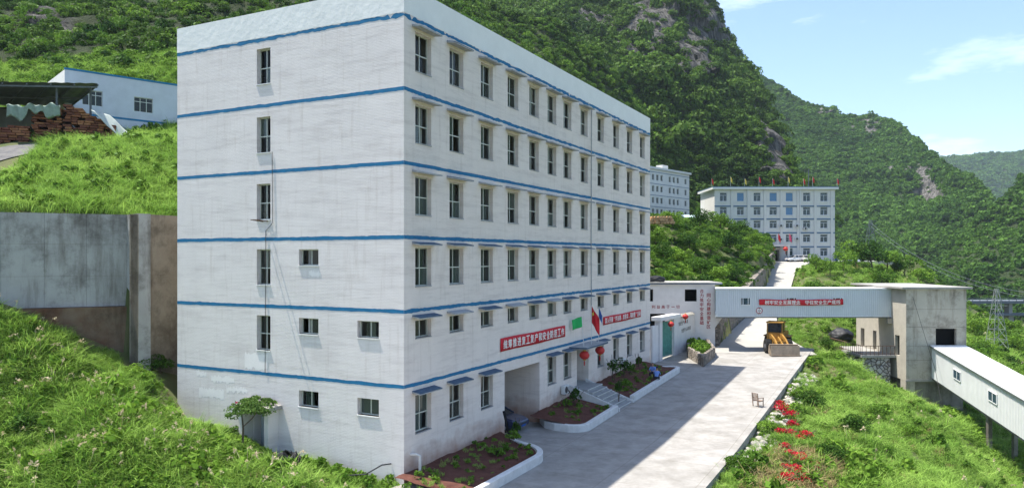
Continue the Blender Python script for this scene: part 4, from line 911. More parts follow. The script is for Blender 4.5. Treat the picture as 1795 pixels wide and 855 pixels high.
# ---------------------------------------------------------------- rubble stone walls
def stone_mat(name, c1, c2, sc, mortar=(.20, .19, .175)):
    def ex(m, n, l, b, mp):
        vo = n.new('ShaderNodeTexVoronoi'); vo.feature = 'DISTANCE_TO_EDGE'; vo.inputs['Scale'].default_value = sc; tc = n.new('ShaderNodeTexCoord'); l.new(tc.outputs['Object'], vo.inputs['Vector'])
        v2 = n.new('ShaderNodeTexVoronoi'); v2.inputs['Scale'].default_value = sc; l.new(tc.outputs['Object'], v2.inputs['Vector'])
        rp = n.new('ShaderNodeMix'); rp.data_type = 'RGBA'; rp.inputs[6].default_value = (*c1, 1); rp.inputs[7].default_value = (*c2, 1)
        sp = n.new('ShaderNodeSeparateColor'); l.new(v2.outputs['Color'], sp.inputs[0]); l.new(sp.outputs[0], rp.inputs[0])
        r2 = n.new('ShaderNodeValToRGB'); r2.color_ramp.elements[0].position = .02; r2.color_ramp.elements[1].position = .10; l.new(vo.outputs['Distance'], r2.inputs[0])
        q = n.new('ShaderNodeMix'); q.data_type = 'RGBA'; q.inputs[6].default_value = (*mortar, 1); l.new(r2.outputs[0], q.inputs[0]); l.new(rp.outputs[2], q.inputs[7]); l.new(q.outputs[2], b.inputs['Base Color'])
        bp = n.new('ShaderNodeBump'); bp.inputs['Strength'].default_value = 1; bp.inputs['Distance'].default_value = .12; l.new(r2.outputs[0], bp.inputs['Height']); l.new(bp.outputs[0], b.inputs['Normal'])
    return mat(name, c1, .95, var=.1, extra=ex)
M_stone = stone_mat('rubble_stone', (.20, .165, .13), (.36, .31, .26), 2.6)
M_stone_pale = stone_mat('pale_rubble_stone', (.27, .26, .25), (.50, .49, .47), 2.4, (.13, .12, .11))
def rough_wall(name, pts, tops, bots, th, m_, label, cat='wall'):
    """rubble wall along a polyline with a lumpy face"""
    pts = [Vector(p) for p in pts]; P2, T2, B2 = [], [], []
    for i in range(len(pts) - 1):
        k = max(2, int((pts[i + 1] - pts[i]).length / .35))
        for j in range(k + (1 if i == len(pts) - 2 else 0)): t = j / k; P2.append(pts[i].lerp(pts[i + 1], t)); T2.append(tops[i] * (1 - t) + tops[i + 1] * t); B2.append(bots[i] * (1 - t) + bots[i + 1] * t)
    nz = max(3, int(max(a - b for a, b in zip(T2, B2)) / .35)); vs_, fs = [], []; n = len(P2)
    for i, q in enumerate(P2):
        d = (P2[min(i + 1, n - 1)] - P2[max(i - 1, 0)]).normalized(); nn = Vector((d.y, -d.x)); tj = .10 * (random.random() - .5)
        for j in range(nz + 1):
            z = B2[i] + (T2[i] + tj - B2[i]) * j / nz; o_ = .09 * float(fbm(q.x * 2.2, q.y * 2.2, z * 2.2, 2, 8)); p = q + nn * o_; vs_.append((p.x, p.y, z))
        p = q - nn * th; vs_.append((p.x, p.y, T2[i] + tj)); vs_.append((p.x, p.y, B2[i]))
    k = nz + 3
    for i in range(n - 1):
        for j in range(k): j2 = (j + 1) % k; fs.append((i * k + j, (i + 1) * k + j, (i + 1) * k + j2, i * k + j2))
    fs += [tuple(range(k)), tuple((n - 1) * k + j for j in range(k))[::-1]]
    return tag(MB().add(vs_, fs).build(name, m_), label, cat)
pr = [(a[0][0] - .1, a[0][1]) for a in ROAD[1:8]]; zr = [a[2] for a in ROAD[1:8]]
rough_wall('stone_retaining_wall', [(22.9, 82.6)] + pr, [3.6] + [z + h for z, h in zip(zr, (3.6, 3.7, 3.6, 3.5, 3.4, 3.2, 2.6))], [.3] + [z - .6 for z in zr], .9, M_stone, 'brown rubble retaining wall on the left side of the climbing road')
pl_ = [(17.75, 69.6), (20.35, 75.2), (21.4, 81.9)]
rough_wall('stone_planter', [(19.0, 81.7), (17.55, 74.9), (17.75, 69.6), (20.35, 75.2), (21.4, 81.9)][0:5], [1.95, 1.95, 1.85, 1.95, 2.1], [.4] * 5, .28, M_stone, 'triangular rubble stone planter with green plants in front of annex', 'planter')
m = MB().prism([(17.75, 70.3), (20.1, 75.2), (21.1, 81.8), (19.2, 81.6), (17.75, 74.8)], .6, 1.75); o = m.build('planter_soil', M_ground, bpy.data.objects['stone_planter'])

# ---------------------------------------------------------------- conveyor gallery across the road
M_clad = mat('white_steel_sheet', (.58, .62, .66), .5, var=.05, vscale=.6, metal=.1); M_cladroof = mat('white_steel_roof', (.74, .75, .74), .55, var=.06, vscale=.5)
def corrugated(p0, p1, z0a, z1a, z0b, z1b, pitch=.22, dep=.035, side=1, opens=()):
    """ribbed sheet standing between two plan points"""
    p0, p1 = Vector(p0), Vector(p1); d = p1 - p0; ln_ = d.length; d /= ln_; nn = Vector((d.y, -d.x)) * side; m = MB(); k = int(ln_ / pitch); xs, of = [], []
    for i in range(k + 1):
        for f_, o_ in ((0, 0), (.3, 0), (.4, dep), (.9, dep)): 
            x = (i + f_) * pitch
            if x < ln_: xs.append(x); of.append(o_)
    xs.append(ln_); of.append(of[-1])
    for i in range(len(xs) - 1):
        pts_ = []
        for x, o_ in ((xs[i], of[i]), (xs[i + 1], of[i + 1])):
            q = p0 + d * x + nn * o_; t = x / ln_; pts_.append((q.x, q.y, z0a + (z0b - z0a) * t, z1a + (z1b - z1a) * t))
        a, b = pts_; m.quad((a[0], a[1], a[2]), (b[0], b[1], b[2]), (b[0], b[1], b[3]), (a[0], a[1], a[3]))
    return m
ga = thing('conveyor_gallery', 'white ribbed steel gallery bridging the road on the level', 'gallery', (0, 0, 0))
GY0, GY1 = 79.0, 81.8; gx0, gx1 = (1255 - CX) / FPX * GY0, 40.6; gz0, gz1 = CAMZ - 104 / FPX * GY0, CAMZ - 57 / FPX * GY0
corrugated((gx0, GY0), (gx1, GY0), gz0, gz1, gz0, gz1).build('front_cladding', M_clad, ga)
gxb = (1255.5 - CX) / FPX * GY1
corrugated((gx1, GY1), (gxb, GY1), gz0, gz1, gz0, gz1).build('rear_cladding', M_clad, ga)
MB().prism([(gx0 - .05, GY0 - .02), (gx0 - .002, GY0 - .02), (gxb - .002, GY1 + .02), (gxb - .05, GY1 + .02)], gz0, gz1).build('end_panel', M_clad, ga)
MB().prism([(gx0 - .1, GY0 - .12), (gx1, GY0 - .12), (gx1, GY1 + .12), (gxb - .1, GY1 + .12)], gz1, gz1 + .12).build('roof', M_cladroof, ga)
MB().prism([(gx0 + .02, GY0 + .03), (gx1, GY0 + .03), (gx1, GY1 - .03), (gxb + .02, GY1 - .03)], gz0 - .18, gz0 + .05).build('floor_beam', M_rib, ga)
MB().box(gx0 - .1, gx1, GY0 - .10, GY0 - .055, gz0 - .06, gz0 + .02).build('bottom_flashing', M_cladroof, ga)
def gz(py): return CAMZ + (HY - py) / FPX * GY0
def gX(px): return (px - CX) / FPX * GY0
M_whiteframe = mat('white_window_frame', (.75, .76, .76), .5)
for (a, b, c, d, sp_) in ((1298, 1315, 534.5, 521, 1), (1378, 1396, 534.5, 521, 0), (1459, 1477, 534.5, 521, 0)):
    X0, X1, Z0, Z1 = gX(a), gX(b), gz(c), gz(d); yb = GY0 - .05
    f = MB(); f.box(X0, X1, yb - .05, yb, Z0, Z0 + .06); f.box(X0, X1, yb - .05, yb, Z1 - .06, Z1); f.box(X0, X0 + .05, yb - .05, yb, Z0 + .06, Z1 - .06); f.box(X1 - .05, X1, yb - .05, yb, Z0 + .06, Z1 - .06); f.box((X0 + X1) / 2 - .3, (X0 + X1) / 2 - .24, yb - .06, yb, Z0 + .06, Z1 - .06); f.box((X0 + X1) / 2 + .24, (X0 + X1) / 2 + .3, yb - .06, yb, Z0 + .06, Z1 - .06)
    w = f.build('window', M_whiteframe, ga); MB().box(X0 + .04, X1 - .04, yb - .012, yb + .004, Z0 + .05, Z1 - .05).build('pane', M_glass_blue, w)
# the banner on it
M_ban = mat('banner_red', (.55, .018, .03), .7, var=.10, vscale=2.5); M_banw = mat('banner_lettering', (.82, .78, .74), .7)
bn = thing('banner', 'long red banner with white characters on the conveyor gallery', 'banner')
bx0, bx1, byy = gX(1330), gX(1477), GY0 - .15
def ban_z(u): return gz(529.5 - .018 * 0) + .05 * math.sin(u * math.pi) * -1.0 + .04 * u
sheet('banner_cloth', lambda u, v: (bx0 + (bx1 - bx0) * u, byy + .025 * math.sin(u * 37) + .0, ban_z(u) - .29 + .60 * v + .02 * math.sin(u * 19)), 60, 2, M_ban, bn, th=.002)
chs = '树牢安全发展理念 守住安全生产底线'
for i, ch in enumerate(chs):
    if ch == ' ': continue
    u = (.065 + .90 * (i + .5) / len(chs)); obj('character', text_mesh(ch, .42, .43, M_banw, bold=.025), bn, (bx0 + (bx1 - bx0) * u, byy - .05, ban_z(u) + .01))
sg = thing('height_limit_sign', 'round white height limit sign with red rim on gallery', 'sign', (gX(1330.5), GY0 - .07, gz(544)))
M_signw = mat('sign_white', (.78, .78, .78), .5); M_signr = mat('sign_rim', (.35, .03, .06), .5); M_signk = mat('sign_black', (.015, .015, .03), .5)
MB().lathe([(.33, -.02), (.33, .0)], 28, axis='y').build('disc', M_signw, sg)
m = MB(); n = 28; vs_ = []
for rr in (.27, .34):
    for k in range(n): a = 2 * math.pi * k / n; vs_.append((rr * math.cos(a), -.026, rr * math.sin(a)))
m.add(vs_, [(k, (k + 1) % n, n + (k + 1) % n, n + k) for k in range(n)]).build('rim', M_signr, sg)
obj('numerals', text_mesh('4.5m', .36, .16, M_signk, bold=.03), sg, (0, -.024, 0))
for s_ in (1, -1): MB().add([(-.09, -.026, .25 * s_), (.09, -.026, .25 * s_), (0, -.026, .13 * s_)], [(0, 1, 2)]).build('arrow_mark', M_signk, sg)

# ---------------------------------------------------------------- concrete transfer tower
def conc_tower(m, n, l, b, mp):
    wall_stain(m, n, l, b, mp)
    tc = n.new('ShaderNodeTexCoord'); sx = n.new('ShaderNodeSeparateXYZ'); l.new(tc.outputs['Object'], sx.inputs[0])
M_tow = mat('tower_concrete', (.44, .41, .35), .92, var=.10, vscale=.7, bump=.3, bscale=5, extra=conc_tower)
M_tow2 = mat('tower_base_concrete', (.25, .235, .21), .95, var=.2, vscale=.8, bump=.3, bscale=5, extra=conc_tower)
M_tow_lit = mat('sunlit_tower_concrete', (.46, .425, .36), .92, var=.10, vscale=.9, bump=.3, bscale=5)  # paler unstained copy of the tower concrete, sunlight put into its colour
tw = thing('transfer_tower', 'square stained concrete tower between the two conveyor galleries', 'tower', (0, 0, 0))
tx0, tx1, ty0, ty1, tzb, tzt = 39.9, 46.0, 76.0, 87.0, -1.5, 7.75
fo = [(42.9, 45.0, 2.0, 3.75, 'o')]
lifts = [tzb, .55, 2.0, 3.9, 5.7, tzt]
for a, b in zip(lifts[:-1], lifts[1:]):
    op = [(o[0], o[1], max(o[2], a), min(o[3], b), 'o') for o in fo if o[2] < b and o[3] > a]
    raw(wall_mesh(tx0, tx1, a + .008, b - .008, op, lambda u, w, d: (u, ty0 + d, w), depth=.35), 'front_lift', M_tow, tw)
lo = [(77.3, 78.2, .82, 2.9, 'o'), (82.2, 83.0, .82, 2.9, 'o'), (85.0, 85.9, .82, 2.9, 'o')]
raw(wall_mesh(ty0, ty1, tzb, tzt, lo, lambda u, w, d: (tx0 + d, u, w), depth=.35), 'left_wall', M_tow_lit, tw)
m = MB(); m.quad((tx1, ty0, tzb), (tx1, ty1, tzb), (tx1, ty1, tzt), (tx1, ty0, tzt)); m.quad((tx0, ty1, tzb), (tx1, ty1, tzb), (tx1, ty1, tzt), (tx0, ty1, tzt)); m.build('rear_walls', M_tow, tw)
MB().box(tx0 + .36, tx1 - .05, ty0 + 1.5, ty0 + 1.6, tzb, tzt - .1).build('dark_backing', M_dark, tw); MB().box(tx0 + .8, tx0 + .9, ty0 + .4, ty1 - .1, tzb, tzt - .1).build('dark_backing', M_dark, tw)  # black sheets behind the openings in place of unlit depth
MB().box(tx0 + .03, tx1 - .03, ty0 + .03, ty1 - .03, tzb - .02, tzb + .2).build('bottom_slab', M_tow2, tw)
MB().box(tx0 - .55, tx1 + .45, ty0 - .35, ty1 + .3, tzt, tzt + .2).build('roof_slab', M_conc, tw, bevel=.02)
MB().box(tx0 - .25, tx0 - .003, 78.6, 82.2, gz1 + .1, gz1 + .35).build('gallery_lintel', M_tow, tw)
MB().box(tx0 - .5, tx0 - .003, 78.7, 79.4, gz0 - .75, gz0 - .2).build('gallery_corbel', M_tow, tw)
MB().box(tx0 - .08, tx1 - 2.4, ty0 - .12, ty0 - .002, -1.62, -1.42).build('base_ledge', M_conc, tw)
MB().box(tx0 + .35, tx1 - .2, ty0 + .25, ty1 - .3, -9, tzb - .022).build('base_pier', M_tow2, tw)
MB().box(tx0, tx0 + .9, ty0 + .0, ty0 + 1.1, -5, tzb - .003).build('corner_pier', M_tow, tw)
# platform of rubble with railing beside the tower
pf = thing('stone_platform', 'rubble stone pier with railing at the foot of the tower', 'platform')
o = rough_wall('pier_wall', [(36.4, 86), (36.6, 78.3), (39.35, 78.1), (39.6, 86)], [.55] * 4, [-5] * 4, .6, M_stone_pale, None, None); o.parent = pf
for k in ('label', 'category'):
    if k in o: del o[k]
MB().box(36.3, 39.85, 77.95, 86, .55, .78).build('platform_slab', M_conc, pf)
M_rail = mat('rusty_railing', (.16, .10, .07), .7, var=.3, vscale=5)
rl = MB()
for (a, b) in (((36.4, 86), (36.4, 78.05)), ((36.4, 78.05), (39.8, 78.05))):
    a, b = Vector(a), Vector(b); n = int((b - a).length / .42)
    rg_ = MB(); rg_.bar((a.x, a.y, 1.75), (b.x, b.y, 1.75), .06); rg_.build('top_rail', M_rail, pf); MB().bar((a.x, a.y, .95), (b.x, b.y, .95), .05).build('bottom_rail', M_rail, pf)
    for i in range(n + 1): q = a.lerp(b, i / n); MB().bar((q.x, q.y, .78), (q.x, q.y, 1.72), .04).build('baluster', M_rail, pf)
# ---------------------------------------------------------------- sloping gallery
sg2 = thing('sloping_gallery', 'white ribbed gallery running downhill from the tower out of frame', 'gallery')
def SGp(Y, side=0.0): return Vector((42.45 - .1 * (76 - Y) + side, Y))
def SGz(Y): return 2.02 - .147 * (76 - Y)
Ya, Yb = 75.9, 38.0; GW, GH = 3.25, 3.2
a, b = SGp(Yb), SGp(Ya); corrugated(a, b, SGz(Yb) - GH, SGz(Yb), SGz(Ya) - GH, SGz(Ya), side=-1).build('left_cladding', M_cladroof, sg2)
a2, b2 = SGp(Yb, GW), SGp(Ya, GW); corrugated(a2, b2, SGz(Yb) - GH, SGz(Yb), SGz(Ya) - GH, SGz(Ya), side=1).build('right_cladding', M_cladroof, sg2)
def slope_box(s0, s1, za, zb, Y0=Yb, Y1=Ya): A_, B_ = SGp(Y0, s0), SGp(Y0, s1); C_, D_ = SGp(Y1, s1), SGp(Y1, s0); return MB().hexa([(A_.x, A_.y, SGz(Y0) + za), (B_.x, B_.y, SGz(Y0) + za), (C_.x, C_.y, SGz(Y1) + za), (D_.x, D_.y, SGz(Y1) + za), (A_.x, A_.y, SGz(Y0) + zb), (B_.x, B_.y, SGz(Y0) + zb), (C_.x, C_.y, SGz(Y1) + zb), (D_.x, D_.y, SGz(Y1) + zb)])
npn = 19
for i in range(npn):
    y0, y1 = Yb + (Ya - Yb) * i / npn, Yb + (Ya - Yb) * (i + 1) / npn
    slope_box(-.18, GW + .15, .005, .075 + .012 * (i % 2), y0, y1 + .02).build('roof_sheet', M_cladroof, sg2)
slope_box(-.20, -.10, -.10, .004).build('eave_trim', M_rib, sg2); slope_box(.05, GW - .05, -GH - .2, -GH - .01).build('floor_beam', M_rib, sg2)
for Yc, zc in ((70.6, -.1), (64.4, -.9), (57.5, -1.9), (50, -3.0)):
    f = MB(); X_ = SGp(Yc).x - .02; h2, w2 = .46, .7; zz = lambda Y: SGz(Y) - 1.35
    def wbox(y0, y1, z0, z1, t): return MB().hexa([(SGp(y0).x - t, y0, zz(y0) + z0), (SGp(y0).x + .03, y0, zz(y0) + z0), (SGp(y1).x + .03, y1, zz(y1) + z0), (SGp(y1).x - t, y1, zz(y1) + z0), (SGp(y0).x - t, y0, zz(y0) + z1), (SGp(y0).x + .03, y0, zz(y0) + z1), (SGp(y1).x + .03, y1, zz(y1) + z1), (SGp(y1).x - t, y1, zz(y1) + z1)])
    w = thing('x', 'x', 'x'); bpy.data.objects.remove(w)
    fr = MB()
    for g in (wbox(Yc - w2, Yc + w2, -h2, -h2 + .07, .10), wbox(Yc - w2, Yc + w2, h2 - .07, h2, .10), wbox(Yc - w2, Yc - w2 + .07, -h2, h2, .102), wbox(Yc + w2 - .07, Yc + w2, -h2, h2, .102), wbox(Yc - .04, Yc + .04, -h2, h2, .098)): fr.add(g.v, g.f)
    w = fr.build('window', M_whiteframe, sg2); wbox(Yc - w2 + .05, Yc + w2 - .05, -h2 + .05, h2 - .05, .075).build('pane', M_glass_blue, w)
for Yc in (66, 54, 44):
    for s_ in (.5, GW - .5): q = SGp(Yc, s_); MB().bar((q.x, q.y, -14), (q.x, q.y, SGz(Yc) - GH - .15), .35).build('trestle_leg', M_tow2, sg2)
# ---------------------------------------------------------------- planting beds, kerbs, steps in front of the block
M_kerb = mat('kerb_white', (.62, .62, .61), .8, var=.12, vscale=2, bump=.2)
M_soil = mat('red_soil', (.075, .026, .018), .98, col2=(.135, .055, .038), vscale=2.2, bump=.9, bscale=9)
M_step = mat('step_tiles', (.30, .31, .31), .7, var=.2, vscale=2.5); M_dgrey = mat('dark_metal', (.05, .05, .055), .5, metal=.3); M_acw = mat('appliance_white', (.66, .67, .66), .5, var=.05)
def zy1(s): return float(zyard(s))
def kerb_path(name, path, label, w=.34, h=.46):
    """kerb along a path of (s, p); outer face on the path"""
    pts = []
    for i in range(len(path) - 1):
        a, b = Vector(path[i]), Vector(path[i + 1]); k = max(1, int((b - a).length / .8))
        for j in range(k): pts.append(a.lerp(b, j / k))
    pts.append(Vector(path[-1])); n = len(pts); vs_, fs = [], []
    for i, q in enumerate(pts):
        d = (pts[min(i + 1, n - 1)] - pts[max(i - 1, 0)]).normalized(); nn = Vector((d.y, -d.x)); z = zy1(q.x)
        for off, zz in ((0, -.1), (0, h - .03), (.03, h), (w - .03, h), (w, h - .03), (w, -.1)): r_ = q + nn * off; vs_.append(SP(r_.x, r_.y, z + zz))
    for i in range(n - 1):
        for j in range(6): fs.append((i * 6 + j, (i + 1) * 6 + j, (i + 1) * 6 + (j + 1) % 6, i * 6 + (j + 1) % 6))
    fs += [tuple(range(6)), tuple((n - 1) * 6 + j for j in range(6))[::-1]]
    return tag(MB().add(vs_, fs).build(name, M_kerb), label, 'kerb')
def arc(c, r_, a0, a1, n=8): return [(c[0] + r_ * math.cos(R(a0 + (a1 - a0) * i / n)), c[1] + r_ * math.sin(R(a0 + (a1 - a0) * i / n))) for i in range(n + 1)]
k1 = [(-1.2, 4.25)] + arc((6.2, 1.75), 2.5, 90, 10) + [(9.3, .9), (9.9, .05)]
k2 = [(15.2, .05), (14.1, .9), (13.7, 1.8)] + arc((14.9, 2.6), 1.2, 190, 95, 6) + [(20.2, 3.75)]
k3 = [(23.75, 3.75)] + [(36.4, 3.75)] + arc((36.6, 3.05), .7, 90, -20, 5) + [(36.6, 1.6)]
def soil_bed(path, s0, s1, pmax, label, lift=.30, slope=.5):
    n = int((s1 - s0) / .35); mpp = 11; X, Y, Z = [], [], []
    poly = path + [(path[-1][0], -.2), (path[0][0], -.2)]
    for j in range(mpp + 1):
        rx, ry, rz_ = [], [], []
        for i in range(n + 1):
            s = s0 + (s1 - s0) * i / n
            lim = 0.0
            for k in range(400):
                p = pmax * (1 - k / 400)
                if inside(poly, np.array(s), np.array(p)): lim = p; break
            p = -.05 + max(.02, lim - .1) * j / mpp; z = zy1(s) + lift + slope * (1 - p / 3.9) + .10 * float(fbm(s * 1.3, p * 1.3, 0, 4, 6)); q = SP(s, p, z)
            rx.append(q.x); ry.append(q.y); rz_.append(q.z)
        X.append(rx); Y.append(ry); Z.append(rz_)
    o = obj('planting_bed', grid_mesh('planting_bed', np.array(X), np.array(Y), np.array(Z), M_soil)); o['kind'] = 'structure'; return o
kerb_path('kerb', k1, 'white rounded kerb round the red soil bed nearest the corner')
kerb_path('kerb', k2, 'white kerb round the short red soil bed beside the steps')
kerb_path('kerb', k3, 'long white kerb with two people sitting by it')
soil_bed(k1, -.7, 9.75, 4.25, '', .22, .35); soil_bed(k2, 13.85, 20.2, 3.85, '', .22, .55); soil_bed(k3, 23.8, 36.9, 3.8, '', .22, .55)
st = thing('entrance_steps', 'grey concrete entrance steps with white side edges below the canopy', 'steps', O, TH)
n_st = 7; z0s, z1s = .2, 1.5
for i in range(n_st):
    za = z0s + (z1s - z0s) * (i + 1) / n_st; y_out = -(3.65 - i * .38)
    MB().box(20.45, 23.45, y_out, (-(3.65 - (i + 1) * .38) if i < n_st - 1 else -.002), -.2, za).build('step', M_step, st)
    MB().box(20.46, 23.44, y_out - .006, y_out - .001, za - .05, za - .01).build('nosing', M_kerb, st)
for x in (20.28, 23.46): MB().hexa([(x, -3.8, 0), (x + .16, -3.8, 0), (x + .16, 0, 0), (x, 0, 0), (x, -3.8, .42), (x + .16, -3.8, .42), (x + .16, 0, 1.75), (x, 0, 1.75)]).build('side_edge', M_kerb, st)
# door in the recess, canopy over it
M_doorg = mat('green_door_glass', (.05, .12, .10), .2, var=.2, vscale=2); M_door = mat('door_grey', (.45, .50, .54), .6, var=.1, vscale=2)
dr = MB().box(21.76, 24.09, 1.15, 1.19, 1.5, 4.14).build('entrance_door', M_door, bld)
MB().box(21.8, 24.05, 1.12, 1.148, 3.45, 4.1).build('transom_pane', M_doorg, dr); MB().box(22.9, 22.95, 1.12, 1.148, 1.5, 3.44).build('meeting_stile', M_dgrey, dr); MB().box(22.75, 22.8, 1.08, 1.148, 2.4, 2.7).build('handle', M_dgrey, dr)
MB().box(21.78, 24.07, .0, 1.15, 1.49, 1.512).build('door_sill', M_step, bld)
cn = MB().box(20.3, 24.7, -1.35, -.002, 4.36, 4.52).build('entrance_canopy', M_slab, bld, bevel=.02); MB().box(20.29, 24.71, -1.362, -1.352, 4.40, 4.5).build('blue_edge', M_awnblue, cn)
MB().box(20.29, 20.30 - .002, -1.35, -.01, 4.40, 4.5).build('blue_edge', M_awnblue, cn)
lantern(SP(20.75, 1.0, 3.92), 'round red lantern hanging at the left end of the entrance canopy', 1.02, 'lanterns under the entrance canopy')
lantern(SP(23.9, 1.0, 3.92), 'round red lantern hanging at the right end of the entrance canopy', 1.02, 'lanterns under the entrance canopy')
# flags on the canopy
M_flagr = mat('flag_red', (.50, .012, .022), .75, var=.12, vscale=2); M_flagg = mat('flag_green', (.03, .42, .12), .75, var=.1); M_flagb = mat('flag_blue', (.03, .10, .35), .75, var=.1); M_flagp = mat('flag_pink', (.6, .08, .16), .75); M_flagy = mat('flag_yellow', (.65, .50, .08), .75)
def flag(base, h, w, fh, m_, label, dirn=(.9, -.3), droop=.8, group=None, star=False, lean=(0, 0)):
    t = thing('flag', label, 'flag', base, 0, group); top = Vector((lean[0], lean[1], h))
    MB().tube([(0, 0, -.05), top], .022 if h < 4 else .05, 6).build('pole', M_acw, t)
    d = Vector((*dirn, 0)).normalized(); sd_ = Vector((-d.y, d.x, 0))
    def pt(u, v): x = w * u * (1 - droop * .55); z = h - fh * (1 - v) - droop * w * u * .75; o_ = .12 * w * math.sin(u * 7 + v * 2) * u ** .5; return top * ((h - fh * (1 - v)) / h) * Vector((1, 1, 0)).length * 0 + Vector((lean[0], lean[1], 0)) * ((h - fh * (1 - v)) / h) + d * x + sd_ * o_ + Vector((0, 0, z))
    c = sheet('cloth', lambda u, v: tuple(pt(u, v)), 14, 6, m_, t, th=.0)
    if star:
        m = MB(); cc = pt(.28, .72); vs_ = []
        for k in range(10): a = math.pi / 2 + k * math.pi / 5; rr = (.16 if k % 2 == 0 else .065) * fh; vs_.append(cc + d * rr * math.cos(a) * .8 + Vector((0, 0, rr * math.sin(a))) - sd_ * .03 * (1 if sd_.y > 0 else -1))
        m.add(vs_, [tuple(range(10))]).build('star', M_flagy, c)
    return t
flag(SP(20.9, .9, 4.5), 2.2, .95, .75, M_flagg, 'small green flag above the left end of the canopy', (-1, -.2), .35, 'flags on the entrance canopy', lean=(-.15, 0))
flag(SP(22.4, .9, 4.5), 2.9, 1.3, 1.25, M_flagr, 'large red flag with yellow star drooping over the canopy', (1, -.3), 1.0, 'flags on the entrance canopy', star=True)
flag(SP(23.9, .9, 4.5), 2.7, .8, .7, M_flagb, 'narrow blue flag on the canopy behind the red flag', (1, .1), 1.15, 'flags on the entrance canopy')
# banners on the facade
def facade_banner(text, s0, s1, z0, z1, label):
    t = thing('banner', label, 'banner', SP(s0, .03, (z0 + z1) / 2), TH); w, h = s1 - s0, z1 - z0
    sheet('banner_cloth', lambda u, v: (w * u, -.02 + .012 * math.sin(u * 40), -h / 2 + h * v + .02 * math.sin(u * math.pi * 3)), 50, 2, M_ban, t, th=.002)
    n = len(text)
    for i, ch in enumerate(text):
        cw = (w - .5) / n; sm = ch in '、“”'
        obj('character', text_mesh(ch, cw * (.25 if sm else .78), h * (.22 if sm else .66), M_banw, bold=.03), t, (.25 + cw * (i + .5), -.05, (h * .2 if ch in '“”' else -h * .2 if ch == '、' else 0)))
    return t
facade_banner('统筹推进复工复产和安全防范工作', 9.75, 19.5, 5.32, 6.12, 'red banner with white characters above the garage opening')
facade_banner('深入开展“学法规、抓落实、强管理”活动', 27.2, 37.0, 5.5, 6.16, 'red banner with white characters at the far end of the facade')
# air conditioners
def ac_unit(loc, rz, label, sc=1.0):
    t = thing('air_conditioner', label, 'air conditioner', loc, rz, 'air conditioners on the facade'); t.scale = (sc, sc, sc)
    MB().box(0, .85, -.34, -.06, .0, .58).build('casing', M_acw, t, bevel=.015)
    m = MB(); n = 18; m.lathe([(.24, -.352), (.24, -.341)], n, (.32, 0, .29), 'y').build('fan_grille', M_dgrey, t)
    for k in range(4): MB().box(.62, .8, -.349, -.341, .12 + k * .1, .16 + k * .1).build('vent_slat', M_dgrey, t)
    for x in (.12, .70): MB().box(x, x + .04, -.36, -.0, -.05, -.002).build('bracket', M_dgrey, t)
    return t
ac_unit(SP(18.7, 0, 1.35), TH, 'white air conditioner on the wall left of the entrance steps')
ac_unit(SP(31.3, 0, 1.7), TH, 'white air conditioner behind shrubs right of the entrance')
# drain pipe, leaning post
M_pvc = mat('pvc_white', (.68, .66, .62), .5, var=.1)
tag(MB().tube([SP(.55, -.02, 1.35), SP(.6, .32, 1.38), SP(.72, .42, 1.3), SP(.74, .43, .2)], .075, 10).build('drain_pipe', M_pvc), 'white plastic drain pipe bending out of the wall corner', 'pipe')
tag(MB().bar(SP(9.55, .75, .5), SP(9.2, .55, 1.95), .11).build('leaning_post', M_dark), 'short dark post leaning at the kerb beside the garage', 'post')
# rain pipe and cables down the facade
tag(MB().tube([SP(24.55, .07, 6.0), SP(24.5, .06, 12), SP(24.55, .06, 18), SP(24.6, .06, 22.4)], .035, 6).build('cable', M_slab), 'thin grey cable running down the facade', 'cable')
tag(MB().tube([SP(-.03, -8.55, 16.6), SP(-.05, -8.5, 12.8), SP(-.04, -9.0, 12.4), SP(-.04, -9.05, 4.8)], .015, 5).build('cable', M_dgrey), 'thin dark cable hanging down the gable from the window', 'cable')
tg = thing('wall_bracket', 'rusty bracket sticking out below the third gable window', 'bracket', SP(0, -8.9, 12.9), TH)
for k in (0, .35): MB().bar((-.02, k, 0), (-.75, k, .05), .05).build('arm', M_rail, tg)
MB().bar((-.75, -.1, .05), (-.75, .45, .05), .05).build('cross_bar', M_rail, tg)
# ---------------------------------------------------------------- porch on the gable
po = thing('porch', 'small concrete porch with flat roof over the gable door', 'porch', O, TH)
for y in (8.1, 9.95): MB().box(-.75, -.002, y, y + .3, -1, 2.95).build('side_wall', M_wall_side, po)
MB().box(-.95, -.002, 7.85, 10.5, 2.952, 3.15).build('roof_slab', M_conc, po, bevel=.02)
MB().box(.5, .55, 8.43, 9.89, .5, 2.94).build('porch_door', M_door, po)
# ---------------------------------------------------------------- vehicles
M_tyre = mat('tyre_rubber', (.018, .018, .018), .9, var=.3, vscale=5); M_rim = mat('wheel_rim', (.42, .42, .44), .35, metal=.8); M_lamp = mat('headlight_glass', (.7, .72, .74), .15); M_tail = mat('tail_light', (.4, .02, .02), .2)
M_carg = glass_mat('car_glass', (.02, .025, .03), .1)
def car_paint(name, c): 
    m = mat(name, c, .28, metal=.2, spec=.6); m.node_tree.nodes['Principled BSDF'].inputs['Coat Weight'].default_value = .8; return m
def loft(secs, closed_ends=True):
    """secs: list of rings of equal size"""
    m = MB(); n = len(secs[0]); vs_ = [q for r_ in secs for q in r_]; fs = []
    for i in range(len(secs) - 1):
        for k in range(n): k2 = (k + 1) % n; fs.append((i * n + k, i * n + k2, (i + 1) * n + k2, (i + 1) * n + k))
    if closed_ends: fs += [tuple(range(n))[::-1], tuple((len(secs) - 1) * n + k for k in range(n))]
    return m.add(vs_, fs)
